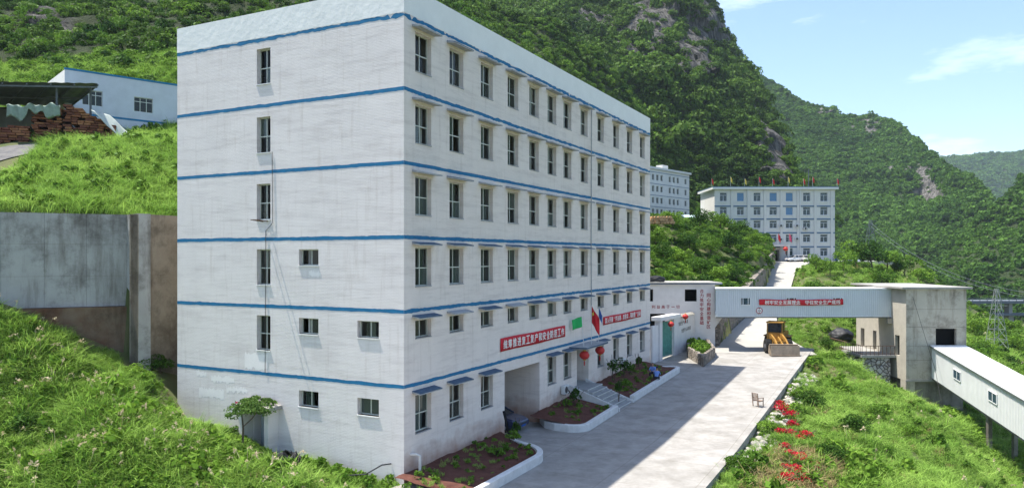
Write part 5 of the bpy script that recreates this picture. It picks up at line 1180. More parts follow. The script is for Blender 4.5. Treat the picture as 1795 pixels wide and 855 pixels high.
def wheel(parent, c, r_, w, name='wheel'):
    x, y, z = c; wo = MB().lathe([(r_ * .55, -w / 2), (r_ * .93, -w / 2), (r_, -w * .3), (r_, w * .3), (r_ * .93, w / 2), (r_ * .55, w / 2)], 22, (0, 0, 0), 'y').build(name, M_tyre, parent, loc=c)
    MB().lathe([(r_ * .1, -w / 2 - .012), (r_ * .56, -w / 2 + .01), (r_ * .56, w / 2 - .01), (r_ * .1, w / 2 + .012)], 18, (0, 0, 0), 'y').build('rim', M_rim, wo); return wo
def car(loc, rz, paint, label, kind='sedan', cat='car', group=None):
    """x forward, y left"""
    t = thing('parked_car' if kind != 'van' else 'parked_van', label, cat, loc, rz, group)
    if kind == 'van': Ln, Wd, H = 4.9, 1.8, 1.95; bel = [(-2.45, .55, 1.1), (-2.4, .32, 1.15), (2.05, .3, 1.12), (2.42, .38, .95), (2.45, .5, .8)]; roof = (-2.35, 1.55, -2.2, .75)
    else: Ln, Wd, H = 4.6, 1.78, 1.46; bel = [(-2.3, .5, .92), (-2.22, .3, .98), (-1.2, .26, 1.0), (1.0, .26, .96), (1.9, .28, .84), (2.25, .34, .70), (2.3, .45, .6)]; roof = (-2.0, 1.2, -1.15, .25)
    secs = []
    for i, (x, zb, zt) in enumerate(bel):
        w2 = Wd / 2 * (1 if 0 < i < len(bel) - 2 else .93 if i < len(bel) - 1 else .86); secs.append([(x, -w2 * .92, zb), (x, -w2, zb + (zt - zb) * .35), (x, -w2 * .98, zb + (zt - zb) * .8), (x, -w2 * .86, zt), (x, w2 * .86, zt), (x, w2 * .98, zb + (zt - zb) * .8), (x, w2, zb + (zt - zb) * .35), (x, w2 * .92, zb)])
    loft(secs).build('body', paint, t, smooth=False, bevel=.04)
    rb_, rf, tb_, tf = roof; zbel = .97 if kind != 'van' else 1.12; gw, rw2 = Wd / 2 * .90, Wd / 2 * .72
    MB().hexa([(rb_, -gw, zbel), (rf, -gw, zbel), (rf, gw, zbel), (rb_, gw, zbel), (tb_, -rw2, H - .04), (tf, -rw2, H - .04), (tf, rw2, H - .04), (tb_, rw2, H - .04)]).build('glasshouse', M_carg, t, bevel=.03)
    MB().hexa([(tb_ - .06, -rw2 - .03, H - .05), (tf + .08, -rw2 - .03, H - .05), (tf + .08, rw2 + .03, H - .05), (tb_ - .06, rw2 + .03, H - .05), (tb_ + .1, -rw2 + .06, H + .02), (tf - .1, -rw2 + .06, H + .02), (tf - .1, rw2 - .06, H + .02), (tb_ + .1, rw2 - .06, H + .02)]).build('roof', paint, t)
    for s_ in (-1, 1):
        for (a, b) in (((rf, s_ * gw, zbel), (tf, s_ * rw2, H)), ((rb_, s_ * gw, zbel), (tb_, s_ * rw2, H)), (((rf + rb_) / 2, s_ * (gw + .005), zbel), ((tf + tb_) / 2, s_ * (rw2 + .01), H))): MB().bar(a, b, .07).build('pillar', paint, t)
        for x in (Ln / 2 - .92, -Ln / 2 + .92): wheel(t, (x, s_ * (Wd / 2 - .12), .32), .32, .2)
        xx = Ln / 2 - .14
        MB().hexa([(xx - .1, s_ * .52 - .2, .60), (xx + .05, s_ * .52 - .2, .58), (xx + .02, s_ * .52 + .2, .60), (xx - .2, s_ * .52 + .2, .62), (xx - .12, s_ * .52 - .2, .71), (xx + .0, s_ * .52 - .2, .69), (xx - .03, s_ * .52 + .2, .72), (xx - .22, s_ * .52 + .2, .74)]).build('headlight', M_lamp, t)
        MB().box(-Ln / 2 - .01, -Ln / 2 + .06, s_ * .62 - .16, s_ * .62 + .16, .72, .86).build('tail_light', M_tail, t)
        MB().box(.62, .82, s_ * (Wd / 2 + .02), s_ * (Wd / 2 + .16), 1.0, 1.12).build('mirror', paint, t)
    MB().box(Ln / 2 - .05, Ln / 2 + .012, -.42, .42, .50, .60).build('grille', M_dgrey, t); MB().box(Ln / 2 - .06, Ln / 2 + .02, -.24, .24, .36, .48).build('number_plate', M_flagb, t)
    return t
angP = math.atan2(-BX.y, -BX.x)
q = SP(12.55, -2.1, .015); car(q, angP, car_paint('dark_blue_car_paint', (.02, .035, .10)), 'dark blue sedan parked in the garage opening')
Pw = car_paint('white_car_paint', (.72, .72, .72))
# ---------------------------------------------------------------- wheel loader
M_yel = mat('shaded_loader_yellow', (.33, .175, .035), .6, var=.25, vscale=2.5, bump=.1); M_rust = mat('worn_bucket_steel', (.27, .215, .16), .7, var=.25, vscale=2, bump=.3, bscale=6)  # yellow darkened to carry the gallery's shadow, besides the dust
ld = thing('wheel_loader', 'dusty yellow wheel loader with its bucket facing the camera under the gallery', 'loader', (27.4, 77.5, zy1(52) - .02), R(-90 - 2))
# front frame: x forward
w2 = 1.42
bk = [(2.55, .02), (1.75, .05), (1.55, .35), (1.62, .8), (1.95, 1.12), (2.02, 1.08), (1.75, .78), (1.68, .38), (1.82, .15), (2.55, .06)]
m = MB(); n = len(bk); vs_ = [(x, -w2, z) for x, z in bk] + [(x, w2, z) for x, z in bk]
m.add(vs_, [(i, (i + 1) % n, n + (i + 1) % n, n + i) for i in range(n)] + [(0, 1, 8, 9), (1, 2, 7, 8), (2, 3, 6, 7), (3, 4, 5, 6), (n, n + 9, n + 8, n + 1), (n + 1, n + 8, n + 7, n + 2), (n + 2, n + 7, n + 6, n + 3), (n + 3, n + 6, n + 5, n + 4)])
bu = m.build('bucket', M_rust, ld)
for s_ in (-1, 1): MB().add([(2.55, s_ * (w2 - .02), .05), (1.7, s_ * (w2 - .02), .05), (1.6, s_ * (w2 - .02), .6), (1.98, s_ * (w2 - .02), 1.1)], [(0, 1, 2, 3)]).build('cheek_plate', M_rust, bu)
MB().box(2.42, 2.70, -w2, w2, .0, .045).build('cutting_edge', M_rust, bu)
# front plate the camera sees: the tipped back face of the bucket
MB().hexa([(2.50, -w2, .03), (2.58, -w2, .03), (2.58, w2, .03), (2.50, w2, .03), (2.36, -w2, 1.02), (2.42, -w2, 1.02), (2.42, w2, 1.02), (2.36, w2, 1.02)]).build('bucket_face', M_rust, bu)
for s_ in (-.55, .55):
    a = MB().bar((2.0, s_, .65), (.9, s_, 1.35), .16, .3); a.bar((.95, s_, 1.33), (-.35, s_, 1.75), .16, .32); a.build('lift_arm', M_yel, ld)
    MB().tube([(.0, s_ * .8, .9), (1.1, s_ * .8, 1.15)], .075, 8).build('lift_cylinder', M_rim, ld)
    MB().bar((-.35, s_, 1.0), (-.35, s_, 1.9), .2, .35).build('arm_tower', M_yel, ld)
MB().bar((1.1, -.55, 1.25), (1.1, .55, 1.25), .16).build('cross_tube', M_yel, ld); MB().bar((1.75, 0, .95), (.2, 0, 1.6), .14, .22).build('tilt_link', M_yel, ld)
MB().box(-.8, .7, -.5, .5, .55, 1.15).build('front_frame', M_yel, ld, bevel=.04)
def tread_wheel(c, r_, w):
    wo = wheel(ld, c, r_, w)
    for k in range(20):
        a = 2 * math.pi * k / 20; q = Vector((math.cos(a) * r_ * .99, 0, math.sin(a) * r_ * .99)); q2 = Vector((math.cos(a + .16) * r_ * .99, 0, math.sin(a + .16) * r_ * .99))
        MB().bar(q + Vector((0, -w * .45, 0)), q2, .07, .05).build('tread_lug', M_tyre, wo); MB().bar(q2, q + Vector((0, w * .45, 0)), .07, .05).build('tread_lug', M_tyre, wo)
    return wo
for s_ in (-1, 1): tread_wheel((.2, s_ * 1.05, .72), .72, .55)
# rear frame, steered to the right
Mr = Matrix.Translation((-.9, 0, 0)) @ Matrix.Rotation(R(-27), 4, 'Z')
def rear(m, nm, mt, bevel=0): return m.xform(Mr).build(nm, mt, ld, bevel=bevel)
rear(MB().box(-3.6, .1, -.55, .55, .6, 1.15), 'rear_frame', M_yel, .03)
rear(MB().hexa([(-3.7, -.85, 1.15), (-1.5, -.85, 1.15), (-1.5, .85, 1.15), (-3.7, .85, 1.15), (-3.65, -.8, 1.95), (-1.5, -.8, 2.1), (-1.5, .8, 2.1), (-3.65, .8, 1.95)]), 'engine_hood', M_yel, .05)
rear(MB().box(-1.45, .05, -.8, .8, 1.16, 2.0), 'cab_base', M_yel, .03); rear(MB().box(-1.38, -.02, -.72, .72, 2.01, 2.9), 'cab_glass', M_carg, .02)
for x in (-1.4, .0):
    for y in (-.74, .74): rear(MB().bar((x, y, 2.0), (x, y, 2.95), .09), 'cab_post', M_yel)
rear(MB().box(-1.55, .15, -.85, .85, 2.96, 3.1), 'cab_roof', M_yel, .04)
rear(MB().tube([(-2.3, .3, 2.0), (-2.3, .3, 2.75)], .06, 8), 'exhaust', M_dgrey)
for s_ in (-1, 1):
    c = Mr @ Vector((-2.0, s_ * 1.05, .72)); w = tread_wheel(c, .72, .55); w.rotation_euler.z = R(-27)
    rear(MB().hexa([(-2.9, s_ * 1.05 - .3, 1.46), (-1.1, s_ * 1.05 - .3, 1.46), (-1.1, s_ * 1.05 + .3, 1.46), (-2.9, s_ * 1.05 + .3, 1.46), (-2.8, s_ * 1.05 - .3, 1.56), (-1.2, s_ * 1.05 - .3, 1.56), (-1.2, s_ * 1.05 + .3, 1.56), (-2.8, s_ * 1.05 + .3, 1.56)]), 'fender', M_yel)
# ---------------------------------------------------------------- garden chair
M_wood = mat('weathered_wood', (.30, .22, .17), .8, var=.25, vscale=6)
cpos = PG(1329, 711.5, .36); ch = thing('garden_chair', 'slatted wooden chair standing alone on the sunlit concrete', 'chair', (cpos.x, cpos.y, zy1(to_sp(cpos.x, cpos.y)[0])), R(-62))
# y forward is the seat front; back at y=-.22
for x in (-.26, .26):
    MB().bar((x, .22, 0), (x, .22, .62), .05).build('leg', M_wood, ch); MB().bar((x, -.22, 0), (x, -.34, .98), .05).build('leg', M_wood, ch); MB().bar((x, -.3, .62), (x, .26, .63), .07, .04).build('armrest', M_wood, ch); MB().bar((x, -.24, .38), (x, .24, .40), .04).build('side_rail', M_wood, ch)
for i in range(5): y = -.2 + i * .105; MB().box(-.27, .27, y - .04, y + .04, .415, .435).build('seat_slat', M_wood, ch)
for i in range(6): z = .50 + i * .09; yb = -.22 - (z / .98) * .12 + .03; MB().box(-.24, .24, yb - .012, yb + .012, z - .03, z + .03).build('back_slat', M_wood, ch)
# ---------------------------------------------------------------- people by the kerb
M_skin = mat('skin', (.42, .25, .17), .6); M_hair = mat('black_hair', (.012, .011, .011), .6); M_shirt = mat('blue_shirt', (.16, .27, .62), .8, var=.12, vscale=8); M_trou = mat('dark_trousers', (.02, .022, .035), .85); M_shoe = mat('black_shoe', (.012, .012, .012), .5)
def skin_mesh(name, verts, edges, radii, root=0, sub=2):
    me = bpy.data.meshes.new(name); me.from_pydata(verts, edges, []); o = bpy.data.objects.new(name, me); C.objects.link(o)
    sk = o.modifiers.new('s', 'SKIN'); sk.use_smooth_shade = True
    for i, d in enumerate(me.skin_vertices[0].data): d.radius = (radii[i], radii[i]) if not isinstance(radii[i], tuple) else radii[i]; d.use_root = (i == root)
    sb = o.modifiers.new('u', 'SUBSURF'); sb.levels = sub; sb.render_levels = sub
    bpy.context.view_layer.update(); r_ = bpy.data.meshes.new_from_object(o.evaluated_get(bpy.context.evaluated_depsgraph_get())); bpy.data.objects.remove(o); return r_
def person(loc, rz, label, seat=.42, lean=.25, arm_fwd=.35):
    """seated or squatting person, x forward, hips at seat height; one continuous body coloured by garment"""
    t = thing('person', label, 'person', loc, rz)
    V, E, Rr = [], [], []
    def add(p, r_, par=None): V.append(p); Rr.append(r_); (E.append((par, len(V) - 1)) if par is not None else None); return len(V) - 1
    hip = add((0, 0, seat + .10), (.165, .13)); bel = add((.06 * lean * 4, 0, seat + .28), (.15, .12), hip); che = add((.13 * lean * 4, 0, seat + .47), (.18, .13), bel); nk = add((.19 * lean * 4, 0, seat + .62), (.07, .065), che); hd0 = add((.22 * lean * 4, 0, seat + .70), (.055, .055), nk)
    for s_ in (-1, 1):
        h = add((.03, s_ * .10, seat + .06), .095, hip); kn = add((.40, s_ * .17, seat + .10), .072, h); an_ = add((.36, s_ * .15, .09), .045, kn); to = add((.55, s_ * .17, .04), .042, an_)
        sh_ = add((.13 * lean * 4, s_ * .19, seat + .53), .068, che); el = add((.13 * lean * 4 + .16, s_ * .25, seat + .30), .048, sh_); wr = add((.13 * lean * 4 + arm_fwd, s_ * .13, seat + .26), .032, el); ha = add((.13 * lean * 4 + arm_fwd + .07, s_ * .11, seat + .25), (.036, .02), wr)
        for f_ in range(4): add((.13 * lean * 4 + arm_fwd + .15 - .01 * abs(f_ - 1), s_ * (.08 + .018 * f_), seat + .235), .010, ha)
        add((.13 * lean * 4 + arm_fwd + .09, s_ * .06, seat + .25), .011, ha)
    me = skin_mesh('body', V, E, Rr)
    for m_ in (M_shirt, M_trou, M_skin, M_shoe): me.materials.append(m_)
    hx = .13 * lean * 4
    for p in me.polygons:
        c = p.center
        if c.z < .075: i = 3
        elif c.z < seat + .17 and c.x < .62 and not (c.z > seat + .19 and c.x > hx + .12): i = 1
        elif c.x > hx + .24 and c.z < seat + .34: i = 2
        elif c.z > seat + .60: i = 2
        else: i = 0
        p.material_index = i
    obj('body', me, t)
    hc = Vector((hx * 1.65 + .03, 0, seat + .80)); bm = bmesh.new(); bmesh.ops.create_uvsphere(bm, u_segments=20, v_segments=14, radius=1)
    for v in bm.verts:
        x, y, z = v.co; v.co = Vector((x * .098, y * .078, z * .118)); 
        if x > .6 and abs(y) < .22 and -.35 < z < .15: v.co.x += .018
        if z < -.4: v.co.x += .012
    bm.transform(Matrix.Translation(hc)); me = bpy.data.meshes.new('head'); bm.to_mesh(me); bm.free(); me.materials.append(M_skin); me.polygons.foreach_set('use_smooth', [True] * len(me.polygons)); h = obj('head', me, t)
    bm = bmesh.new(); bmesh.ops.create_uvsphere(bm, u_segments=20, v_segments=14, radius=1)
    bmesh.ops.delete(bm, geom=[v for v in bm.verts if v.co.z < -.15 or (v.co.x > .45 and v.co.z < .45)], context='VERTS')
    for v in bm.verts: v.co = Vector((v.co.x * .112 - .006, v.co.y * .09, v.co.z * .13 + .004))
    bm.transform(Matrix.Translation(hc)); me = bpy.data.meshes.new('hair'); bm.to_mesh(me); bm.free(); me.materials.append(M_hair); obj('hair', me, h)
    for s_ in (-1, 1): MB().lathe([(.004, -.008), (.012, 0), (.004, .008)], 8, (hc.x + .088, s_ * .032, hc.z + .008), 'x').build('eye', M_hair, h); MB().lathe([(.008, -.012), (.026, 0), (.008, .012)], 8, (hc.x - .005, s_ * .08, hc.z - .005), 'y').build('ear', M_skin, h)
    MB().box(hc.x + .082, hc.x + .094, -.022, .022, hc.z - .058, hc.z - .048).build('mouth', M_lant, h)
    return t
pa = SP(30.1, 3.55, zy1(30.1) + .46); pb = SP(31.5, 2.85, zy1(31.5) + .55)
person((pa.x, pa.y, zy1(30.1) + .46 - .02), TH + R(8), 'person in blue shirt crouching on the kerb bent over papers', seat=.16, lean=.42, arm_fwd=.40)
person((pb.x, pb.y, zy1(31.5) + .38), TH + R(182), 'person in pale blue shirt sitting upright behind the kerb', seat=.34, lean=.12, arm_fwd=.3)
pp = SP(30.85, 3.5, zy1(30.8) + .62); tag(MB().box(-.16, .16, -.22, .22, 0, .012).build('papers', M_signw, None, loc=pp, rz=TH + .3), 'white papers between the two people on the kerb', 'papers')
ORD = ('first', 'second', 'third', 'fourth', 'fifth', 'sixth', 'seventh', 'eighth', 'ninth', 'tenth', 'eleventh', 'twelfth')
# ---------------------------------------------------------------- office building up the road
M_adm = mat('pale_render', (.66, .64, .615), .85, var=.07, vscale=.5, bump=.2, bscale=4); M_admblue = mat('grey_blue_paint', (.10, .17, .26), .8, var=.15); M_pipe = mat('pipe_white', (.72, .72, .71), .6)
YD = 175.0
def XD(px): return (px - CX) / FPX * YD
def ZD(py): return CAMZ + (HY - py) / FPX * YD
ad = thing('office_building', 'five storey pale office building with flags on the roof up the road', 'building', (0, YD, 0))
ax0, ax1, azb, azt = XD(1252.5), XD(1463.5), 7.0, ZD(332)
WX = [(1261.8, 1274.2), (1291.9, 1304.2), (1321, 1333.4), (1349, 1362), (1377.5, 1390), (1407.8, 1420.5), (1438, 1450.8)]; WR = [(337.5, 353), (363, 377), (386.5, 400), (410.8, 424.3), (434.8, 448.6)]
oa = [(XD(a), XD(b), ZD(d), ZD(c), 'w') for j, (c, d) in enumerate(WR) for i, (a, b) in enumerate(WX) if not (j == 4 and i == 3)] + [(XD(1352), XD(1366), azb, ZD(438), 'd')]
raw(wall_mesh(ax0, ax1, azb, azt, oa, lambda u, w, d: (u, d, w), depth=.25, deep={'d': 1.5}), 'front_wall', M_adm, ad)
m = MB()
for x in (ax0, ax1): m.quad((x, 0, azb), (x, 13, azb), (x, 13, azt), (x, 0, azt))
m.quad((ax0, 13, azb), (ax1, 13, azb), (ax1, 13, azt), (ax0, 13, azt)); m.build('side_walls', M_adm, ad)
MB().box(ax0 + .1, ax1 - .1, 2.0, 2.1, azb, azt).build('dark_backing', M_dark, ad)  # blackened sheet gives the rooms behind the windows their darkness
for z in (432.5, 408, 384, 361.4): MB().box(ax0 + .02, ax1 - .02, .26, 2.0, ZD(z) - .1, ZD(z) + .1).build('floor_slab', M_inner, ad)
MB().box(ax0 - .6, ax1 + .6, -.7, 13.5, azt, azt + .45).build('cornice', M_pipe, ad); MB().box(ax0 - .61, ax1 + .61, -.71, 13.51, azt + .452, azt + .62).build('roof_edge', M_admblue, ad)
for z in (432.5, 408, 384, 361.4): MB().box(ax0 - .0, ax1, -.06, -.003, ZD(z) - .16, ZD(z) + .16).build('blue_stripe', M_admblue, ad)
for px in (1283, 1313, 1341, 1369.5, 1399, 1429, 1458): MB().box(XD(px) - .28, XD(px) + .28, -.16, -.062, azb, azt).build('pilaster', M_adm, ad)
for px in (1310, 1402): MB().tube([(XD(px), -.28, azb), (XD(px), -.28, azt)], .09, 8).build('down_pipe', M_pipe, ad)
wA, hA = XD(1274.2) - XD(1261.8), ZD(337.5) - ZD(353)
f = MB(); f.box(0, wA, 0, .08, 0, .07); f.box(0, wA, 0, .08, hA - .07, hA); f.box(0, .07, 0, .08, .07, hA - .07); f.box(wA - .07, wA, 0, .08, .07, hA - .07); f.box(.07, wA - .07, .003, .077, hA * .68, hA * .68 + .07); f.box(wA / 2 - .04, wA / 2 + .04, .005, .075, .07, hA * .68)
AF = f.mesh('window', M_whiteframe)
def pn(x0_, x1_, z0_, z1_): return MB().quad((x0_, .04, z0_), (x1_, .04, z0_), (x1_, .04, z1_), (x0_, .04, z1_)).mesh('pane', M_glass_blue)
AP = [pn(.07, wA / 2 - .04, .07, hA * .68), pn(wA / 2 + .04, wA - .07, .07, hA * .68), pn(.07, wA - .07, hA * .68 + .07, hA - .07)]
r7 = random.Random(17)
M_bluecurt = mat('blue_curtain', (.14, .26, .42), .85, var=.1)
k = 0
for o_ in oa:
    if o_[4] != 'w': continue
    w = obj('window', AF, ad, (o_[0], .16, o_[2])); w.scale = ((o_[1] - o_[0]) / wA, 1, (o_[3] - o_[2]) / hA)
    for p_ in AP: obj('pane', p_, w)
    if k in (1, 3, 4, 11): MB().box(.08, wA - .08, -.02, .03, .1, hA - .1).build('blue_shade', M_bluecurt, w)
    MB().box(-.15, wA + .15, -.30, -.162, -.16, -.02).build('sill', M_pipe, w); k += 1
# entrance portico, lanterns, flags
MB().box(XD(1336), XD(1376), -3.2, -.17, ZD(432.0), ZD(428.6)).build('portico_roof', M_adm, ad)
for px in (1338, 1374): MB().box(XD(px) - .25, XD(px) + .25, -3.1, -2.6, azb, ZD(432.2)).build('portico_column', M_adm, ad)
for i, px in enumerate((1344, 1367)):
    lantern((XD(px), YD - 3.7, ZD(436.5)), 'red lantern at the %s side of the far office entrance' % ('left', 'right')[i], 1.5, 'lanterns at the far office')
for i, (px, c_, lb) in enumerate(((1357, M_flagr, 'red flag above the portico of the far office'), (1376, M_flagp, 'pink flag beside the portico of the far office'), (1338, M_flagy, 'yellow flag at the left of the far office portico'))):
    flag((XD(px), YD - 2.6, ZD(428.6)), 2.6, 1.2, 1.4, c_, lb, (.7, -.4), 1.0, 'flags over the far office portico')
names = {0: ('red', M_flagr), 1: ('yellow', M_flagy), 2: ('blue', M_flagb)}
for i, (px, kd_) in enumerate(((1248, 0), (1281, 1), (1306, 1), (1331, 0), (1355, 0), (1382, 1), (1409, 0), (1425, 0), (1468, 0))):
    flag((XD(px), YD + .2, azt + .6), 2.4 if i % 2 else 2.0, .9, 1.0, names[kd_][1], 'small %s flag, %s from the left along the far office roof' % (names[kd_][0], ORD[i]), (.8, -.3), 1.0, 'flags on the far office roof')
for i, (px, py) in enumerate(((1365, 422), (1393, 421), (1393, 398), (1365, 398), (1408, 403))):
    tt = ac_unit((XD(px), YD - .17, ZD(py)), 0, ('lower left', 'lower middle', 'upper middle', 'upper left', 'right hand')[i] + ' air conditioner on the far office wall', 1.1); tt['group'] = 'air conditioners on the far office'
def zroad(y): return float(np.interp(y, [a[0][1] for a in ROAD], [a[2] for a in ROAD])) + .02
car((XD(1384), 171.6, zroad(171.6)), R(180 + 20), Pw, 'white car parked left of the pair before the far office'); car((XD(1402), 171.6, zroad(171.6)), R(-90), Pw, 'white car parked right of the pair before the far office')
car((*P(1489, 447, 172).to_2d(), zg1(*P(1489, 447, 172).to_2d()) + .05), R(200), Pw, 'white van parked right of the far office', 'van', 'van')
car((*P(1474, 447, 174).to_2d(), zg1(*P(1474, 447, 174).to_2d()) + .05), R(-80), car_paint('blue_car_paint', (.03, .12, .32)), 'blue van parked between far office and white van', 'van', 'van')
# lamp post by the office
lp = thing('utility_pole', 'thin dark pole rising beside the far office roof', 'pole', (XD(1459), YD + 14, 9))
MB().tube([(0, 0, 0), (0, 0, 24)], .12, 8).build('shaft', M_rib, lp)
# ---------------------------------------------------------------- dormitory block behind
bq0, bq1 = Vector((30.5, 191.0)), Vector((50.3, 213.0)); bd = (bq1 - bq0); bl = bd.length
rb2 = thing('dormitory_block', 'grey white dormitory block partly hidden behind the large block', 'building', (bq0.x, bq0.y, 0), math.atan2(bd.y, bd.x))
M_dorm = mat('dorm_render', (.60, .60, .59), .85, var=.08, vscale=.4)
od = []; nb = 13
for j in range(6):
    for i in range(nb):
        if i % 4 == 3: continue
        od.append((1.0 + i * (bl - 1.5) / nb, 1.0 + i * (bl - 1.5) / nb + 1.15, 31.3 - j * 3.05, 32.9 - j * 3.05, 'w'))
raw(wall_mesh(0, bl, 10, 34.2, od, lambda u, w, d: (u, d, w), depth=.3), 'front_wall', M_dorm, rb2)
m = MB(); m.quad((bl, 0, 10), (bl, 9, 10), (bl, 9, 34.2), (bl, 0, 34.2)); m.quad((0, 9, 10), (bl, 9, 10), (bl, 9, 34.2), (0, 9, 34.2)); m.quad((0, 0, 10), (0, 9, 10), (0, 9, 34.2), (0, 0, 34.2)); m.build('side_walls', M_dorm, rb2)
MB().box(.2, bl - .2, 1.5, 1.6, 10, 34).build('dark_backing', M_dark, rb2)  # black sheet painted in place of dim rooms
MB().box(-.4, bl + .4, -.5, 9.4, 34.2, 34.75).build('roof_edge', M_dorm, rb2)
for j in range(6): MB().box(0, bl, -.05, -.003, 33.36 - j * 3.05, 33.5 - j * 3.05).build('blue_stripe', M_admblue, rb2)
MB().box(bl * .62, bl * .72, 2, 4, 35.0, 36.2).build('stair_head', M_dorm, rb2)
fm2 = MB().box(0, 1.15, 0, .06, 0, .07).box(0, 1.15, 0, .06, 1.53, 1.6).box(0, .06, 0, .06, .07, 1.53).box(1.09, 1.15, 0, .06, .07, 1.53).box(.55, .6, .003, .057, .07, 1.53).mesh('window', M_whiteframe); pm2 = MB().quad((.05, .03, .05), (1.1, .03, .05), (1.1, .03, 1.55), (.05, .03, 1.55)).mesh('pane', M_glass)
for o_ in od: w = obj('window', fm2, rb2, (o_[0], .18, o_[2])); obj('pane', pm2, w)
# low hut with pale roof
M_hutroof = mat('pale_blue_roof', (.50, .64, .70), .6, var=.06)
ht = thing('hut', 'low hut with pale blue sheet roof left of the far office', 'hut', (0, 0, 0)); a_, b_ = P(1206, 384, 186), P(1252, 384, 186)
MB().box(a_.x, b_.x, 186, 191, 12, a_.z).build('walls', M_dorm, ht); MB().hexa([(a_.x - .3, 185.4, a_.z), (b_.x + .3, 185.4, a_.z), (b_.x + .3, 191.5, a_.z + 1.2), (a_.x - .3, 191.5, a_.z + 1.2), (a_.x - .3, 185.4, a_.z + .12), (b_.x + .3, 185.4, a_.z + .12), (b_.x + .3, 191.5, a_.z + 1.35), (a_.x - .3, 191.5, a_.z + 1.35)]).build('roof', M_hutroof, ht)
# log pile on the bushy hill
M_log = mat('orange_log', (.46, .24, .10), .85, col2=(.62, .42, .24), vscale=3, bump=.3)
lc = P(1160, 383, 118); lz = zg1(lc.x, lc.y); k = 0
for row, n_l in enumerate((9, 8, 7)):
    for i in range(n_l):
        q = Vector((lc.x - 2.0 + i * .46 + row * .23, lc.y + random.uniform(-.3, .3), max(lz, lc.z - .9) + .22 + row * .40))
        tag(MB().tube([(0, -1.3, 0), (.05, 1.3, .02)], .22, 10).build('log', M_log, None, loc=q, rz=random.uniform(-.05, .05)), 'sawn orange log in the pile on the bushy hill above the annex', 'log', 'logs piled on the hill')
# ---------------------------------------------------------------- viaduct over the valley
M_via = mat('viaduct_steel', (.14, .16, .19), .7, var=.2, vscale=.5); M_viac = mat('viaduct_concrete', (.30, .29, .29), .9, var=.15, vscale=.5)
vi = thing('viaduct', 'dark steel viaduct crossing the valley behind the tower', 'bridge'); YV = 205.0
def VX(px): return (px - CX) / FPX * YV
def VZ(py): return CAMZ + (HY - py) / FPX * YV
xa, xb = VX(1640), VX(2150)
MB().box(xa, xb, YV, YV + 5, VZ(532), VZ(527)).build('upper_deck', M_via, vi); MB().box(xa, xb, YV - .2, YV + 4, VZ(553), VZ(549.5)).build('lower_deck', M_via, vi)
MB().box(xa, xb, YV - .3, YV - .15, VZ(523.5), VZ(522.5)).build('handrail', M_via, vi)
for i in range(40): x = xa + (xb - xa) * i / 40; MB().box(x, x + .12, YV - .28, YV - .17, VZ(527), VZ(523.5)).build('rail_post', M_via, vi)
for px in (1660, 1718, 1776, 1834, 1892, 1950):
    MB().box(VX(px) - .5, VX(px) + .5, YV + 1, YV + 3, VZ(549.5), VZ(532.2)).build('upper_column', M_viac, vi); MB().box(VX(px) - .7, VX(px) + .7, YV + .8, YV + 3.2, -22, VZ(553.2)).build('pier', M_viac, vi)
# lattice pylons
def pylon(base, h, w, label, m_=None, arms=3):
    t = thing('lattice_pylon', label, 'pylon', base); m_ = m_ or M_via; n = 6; th = max(.035, w * .018)
    def cor(k, f): ww = w / 2 * (1 - .82 * f); return [(-ww, -ww), (ww, -ww), (ww, ww), (-ww, ww)][k]
    for k in range(4): MB().bar((*cor(k, 0), 0), (*cor(k, 1), h), th * 1.3).build('leg', m_, t)
    for j in range(n):
        f0, f1 = j / n, (j + 1) / n
        for k in range(4):
            k2 = (k + 1) % 4; MB().bar((*cor(k, f0), h * f0), (*cor(k2, f1), h * f1), th).build('brace', m_, t); MB().bar((*cor(k, f1), h * f1), (*cor(k2, f1), h * f1), th).build('brace', m_, t)
    for a in range(arms): z = h * (.72 + .12 * a); MB().bar((-w * .75, 0, z), (w * .75, 0, z), th * 1.4).build('cross_arm', m_, t)
    return t
q = P(1526, 428, 400); pylon((q.x, q.y, q.z - 4), 17, 5.0, 'grey lattice pylon on the slope right of the far office')
M_pale = mat('galvanised_steel', (.36, .37, .37), .6, metal=.2)
q = P(1747, 592, 112); q.z = zg1(q.x, q.y); pylon(q, 9.0, 2.2, 'slender pale lattice mast right of the concrete tower', M_pale, 2)
# wires across the valley
for i, (a, b, sg_) in enumerate((((1526, 390, 400), (1795, 512, 260), 6), ((1526, 396, 400), (1795, 520, 260), 6))):
    A_, B_ = P(*a), P(*b); tag(MB().tube([A_.lerp(B_, t / 14) - Vector((0, 0, sg_ * 4 * (t / 14) * (1 - t / 14))) for t in range(15)], .06, 5).build('power_line', M_via), ('upper' if i == 0 else 'lower') + ' power line sagging from the far pylon to the right', 'wire')
# wires from the tower front down
tag(MB().tube([P(1600, 520, 75.8), P(1640, 650, 73), P(1650, 705, 71.5)], .02, 5).build('cable', M_dgrey), 'loose dark cable hanging across the tower front', 'cable')
# black sheet dome in the grass
q = ray_ground(1474, 596); qz = q.z
bm = bmesh.new(); bmesh.ops.create_icosphere(bm, subdivisions=4, radius=1)
for v in bm.verts: k_ = float(fbm(v.co.x * 2, v.co.y * 2, v.co.z * 2, 4, 12)); v.co = Vector((v.co.x * 1.35, v.co.y * 1.35, max(-.2, v.co.z) * .95)) * (1 + .35 * k_)
me = bpy.data.meshes.new('dome'); bm.to_mesh(me); bm.free(); me.materials.append(M_black); me.polygons.foreach_set('use_smooth', [True] * len(me.polygons))
tag(obj('covered_heap', me, None, (q.x, q.y, qz + .25)), 'black sheeted heap in the grass left of the tower', 'heap')

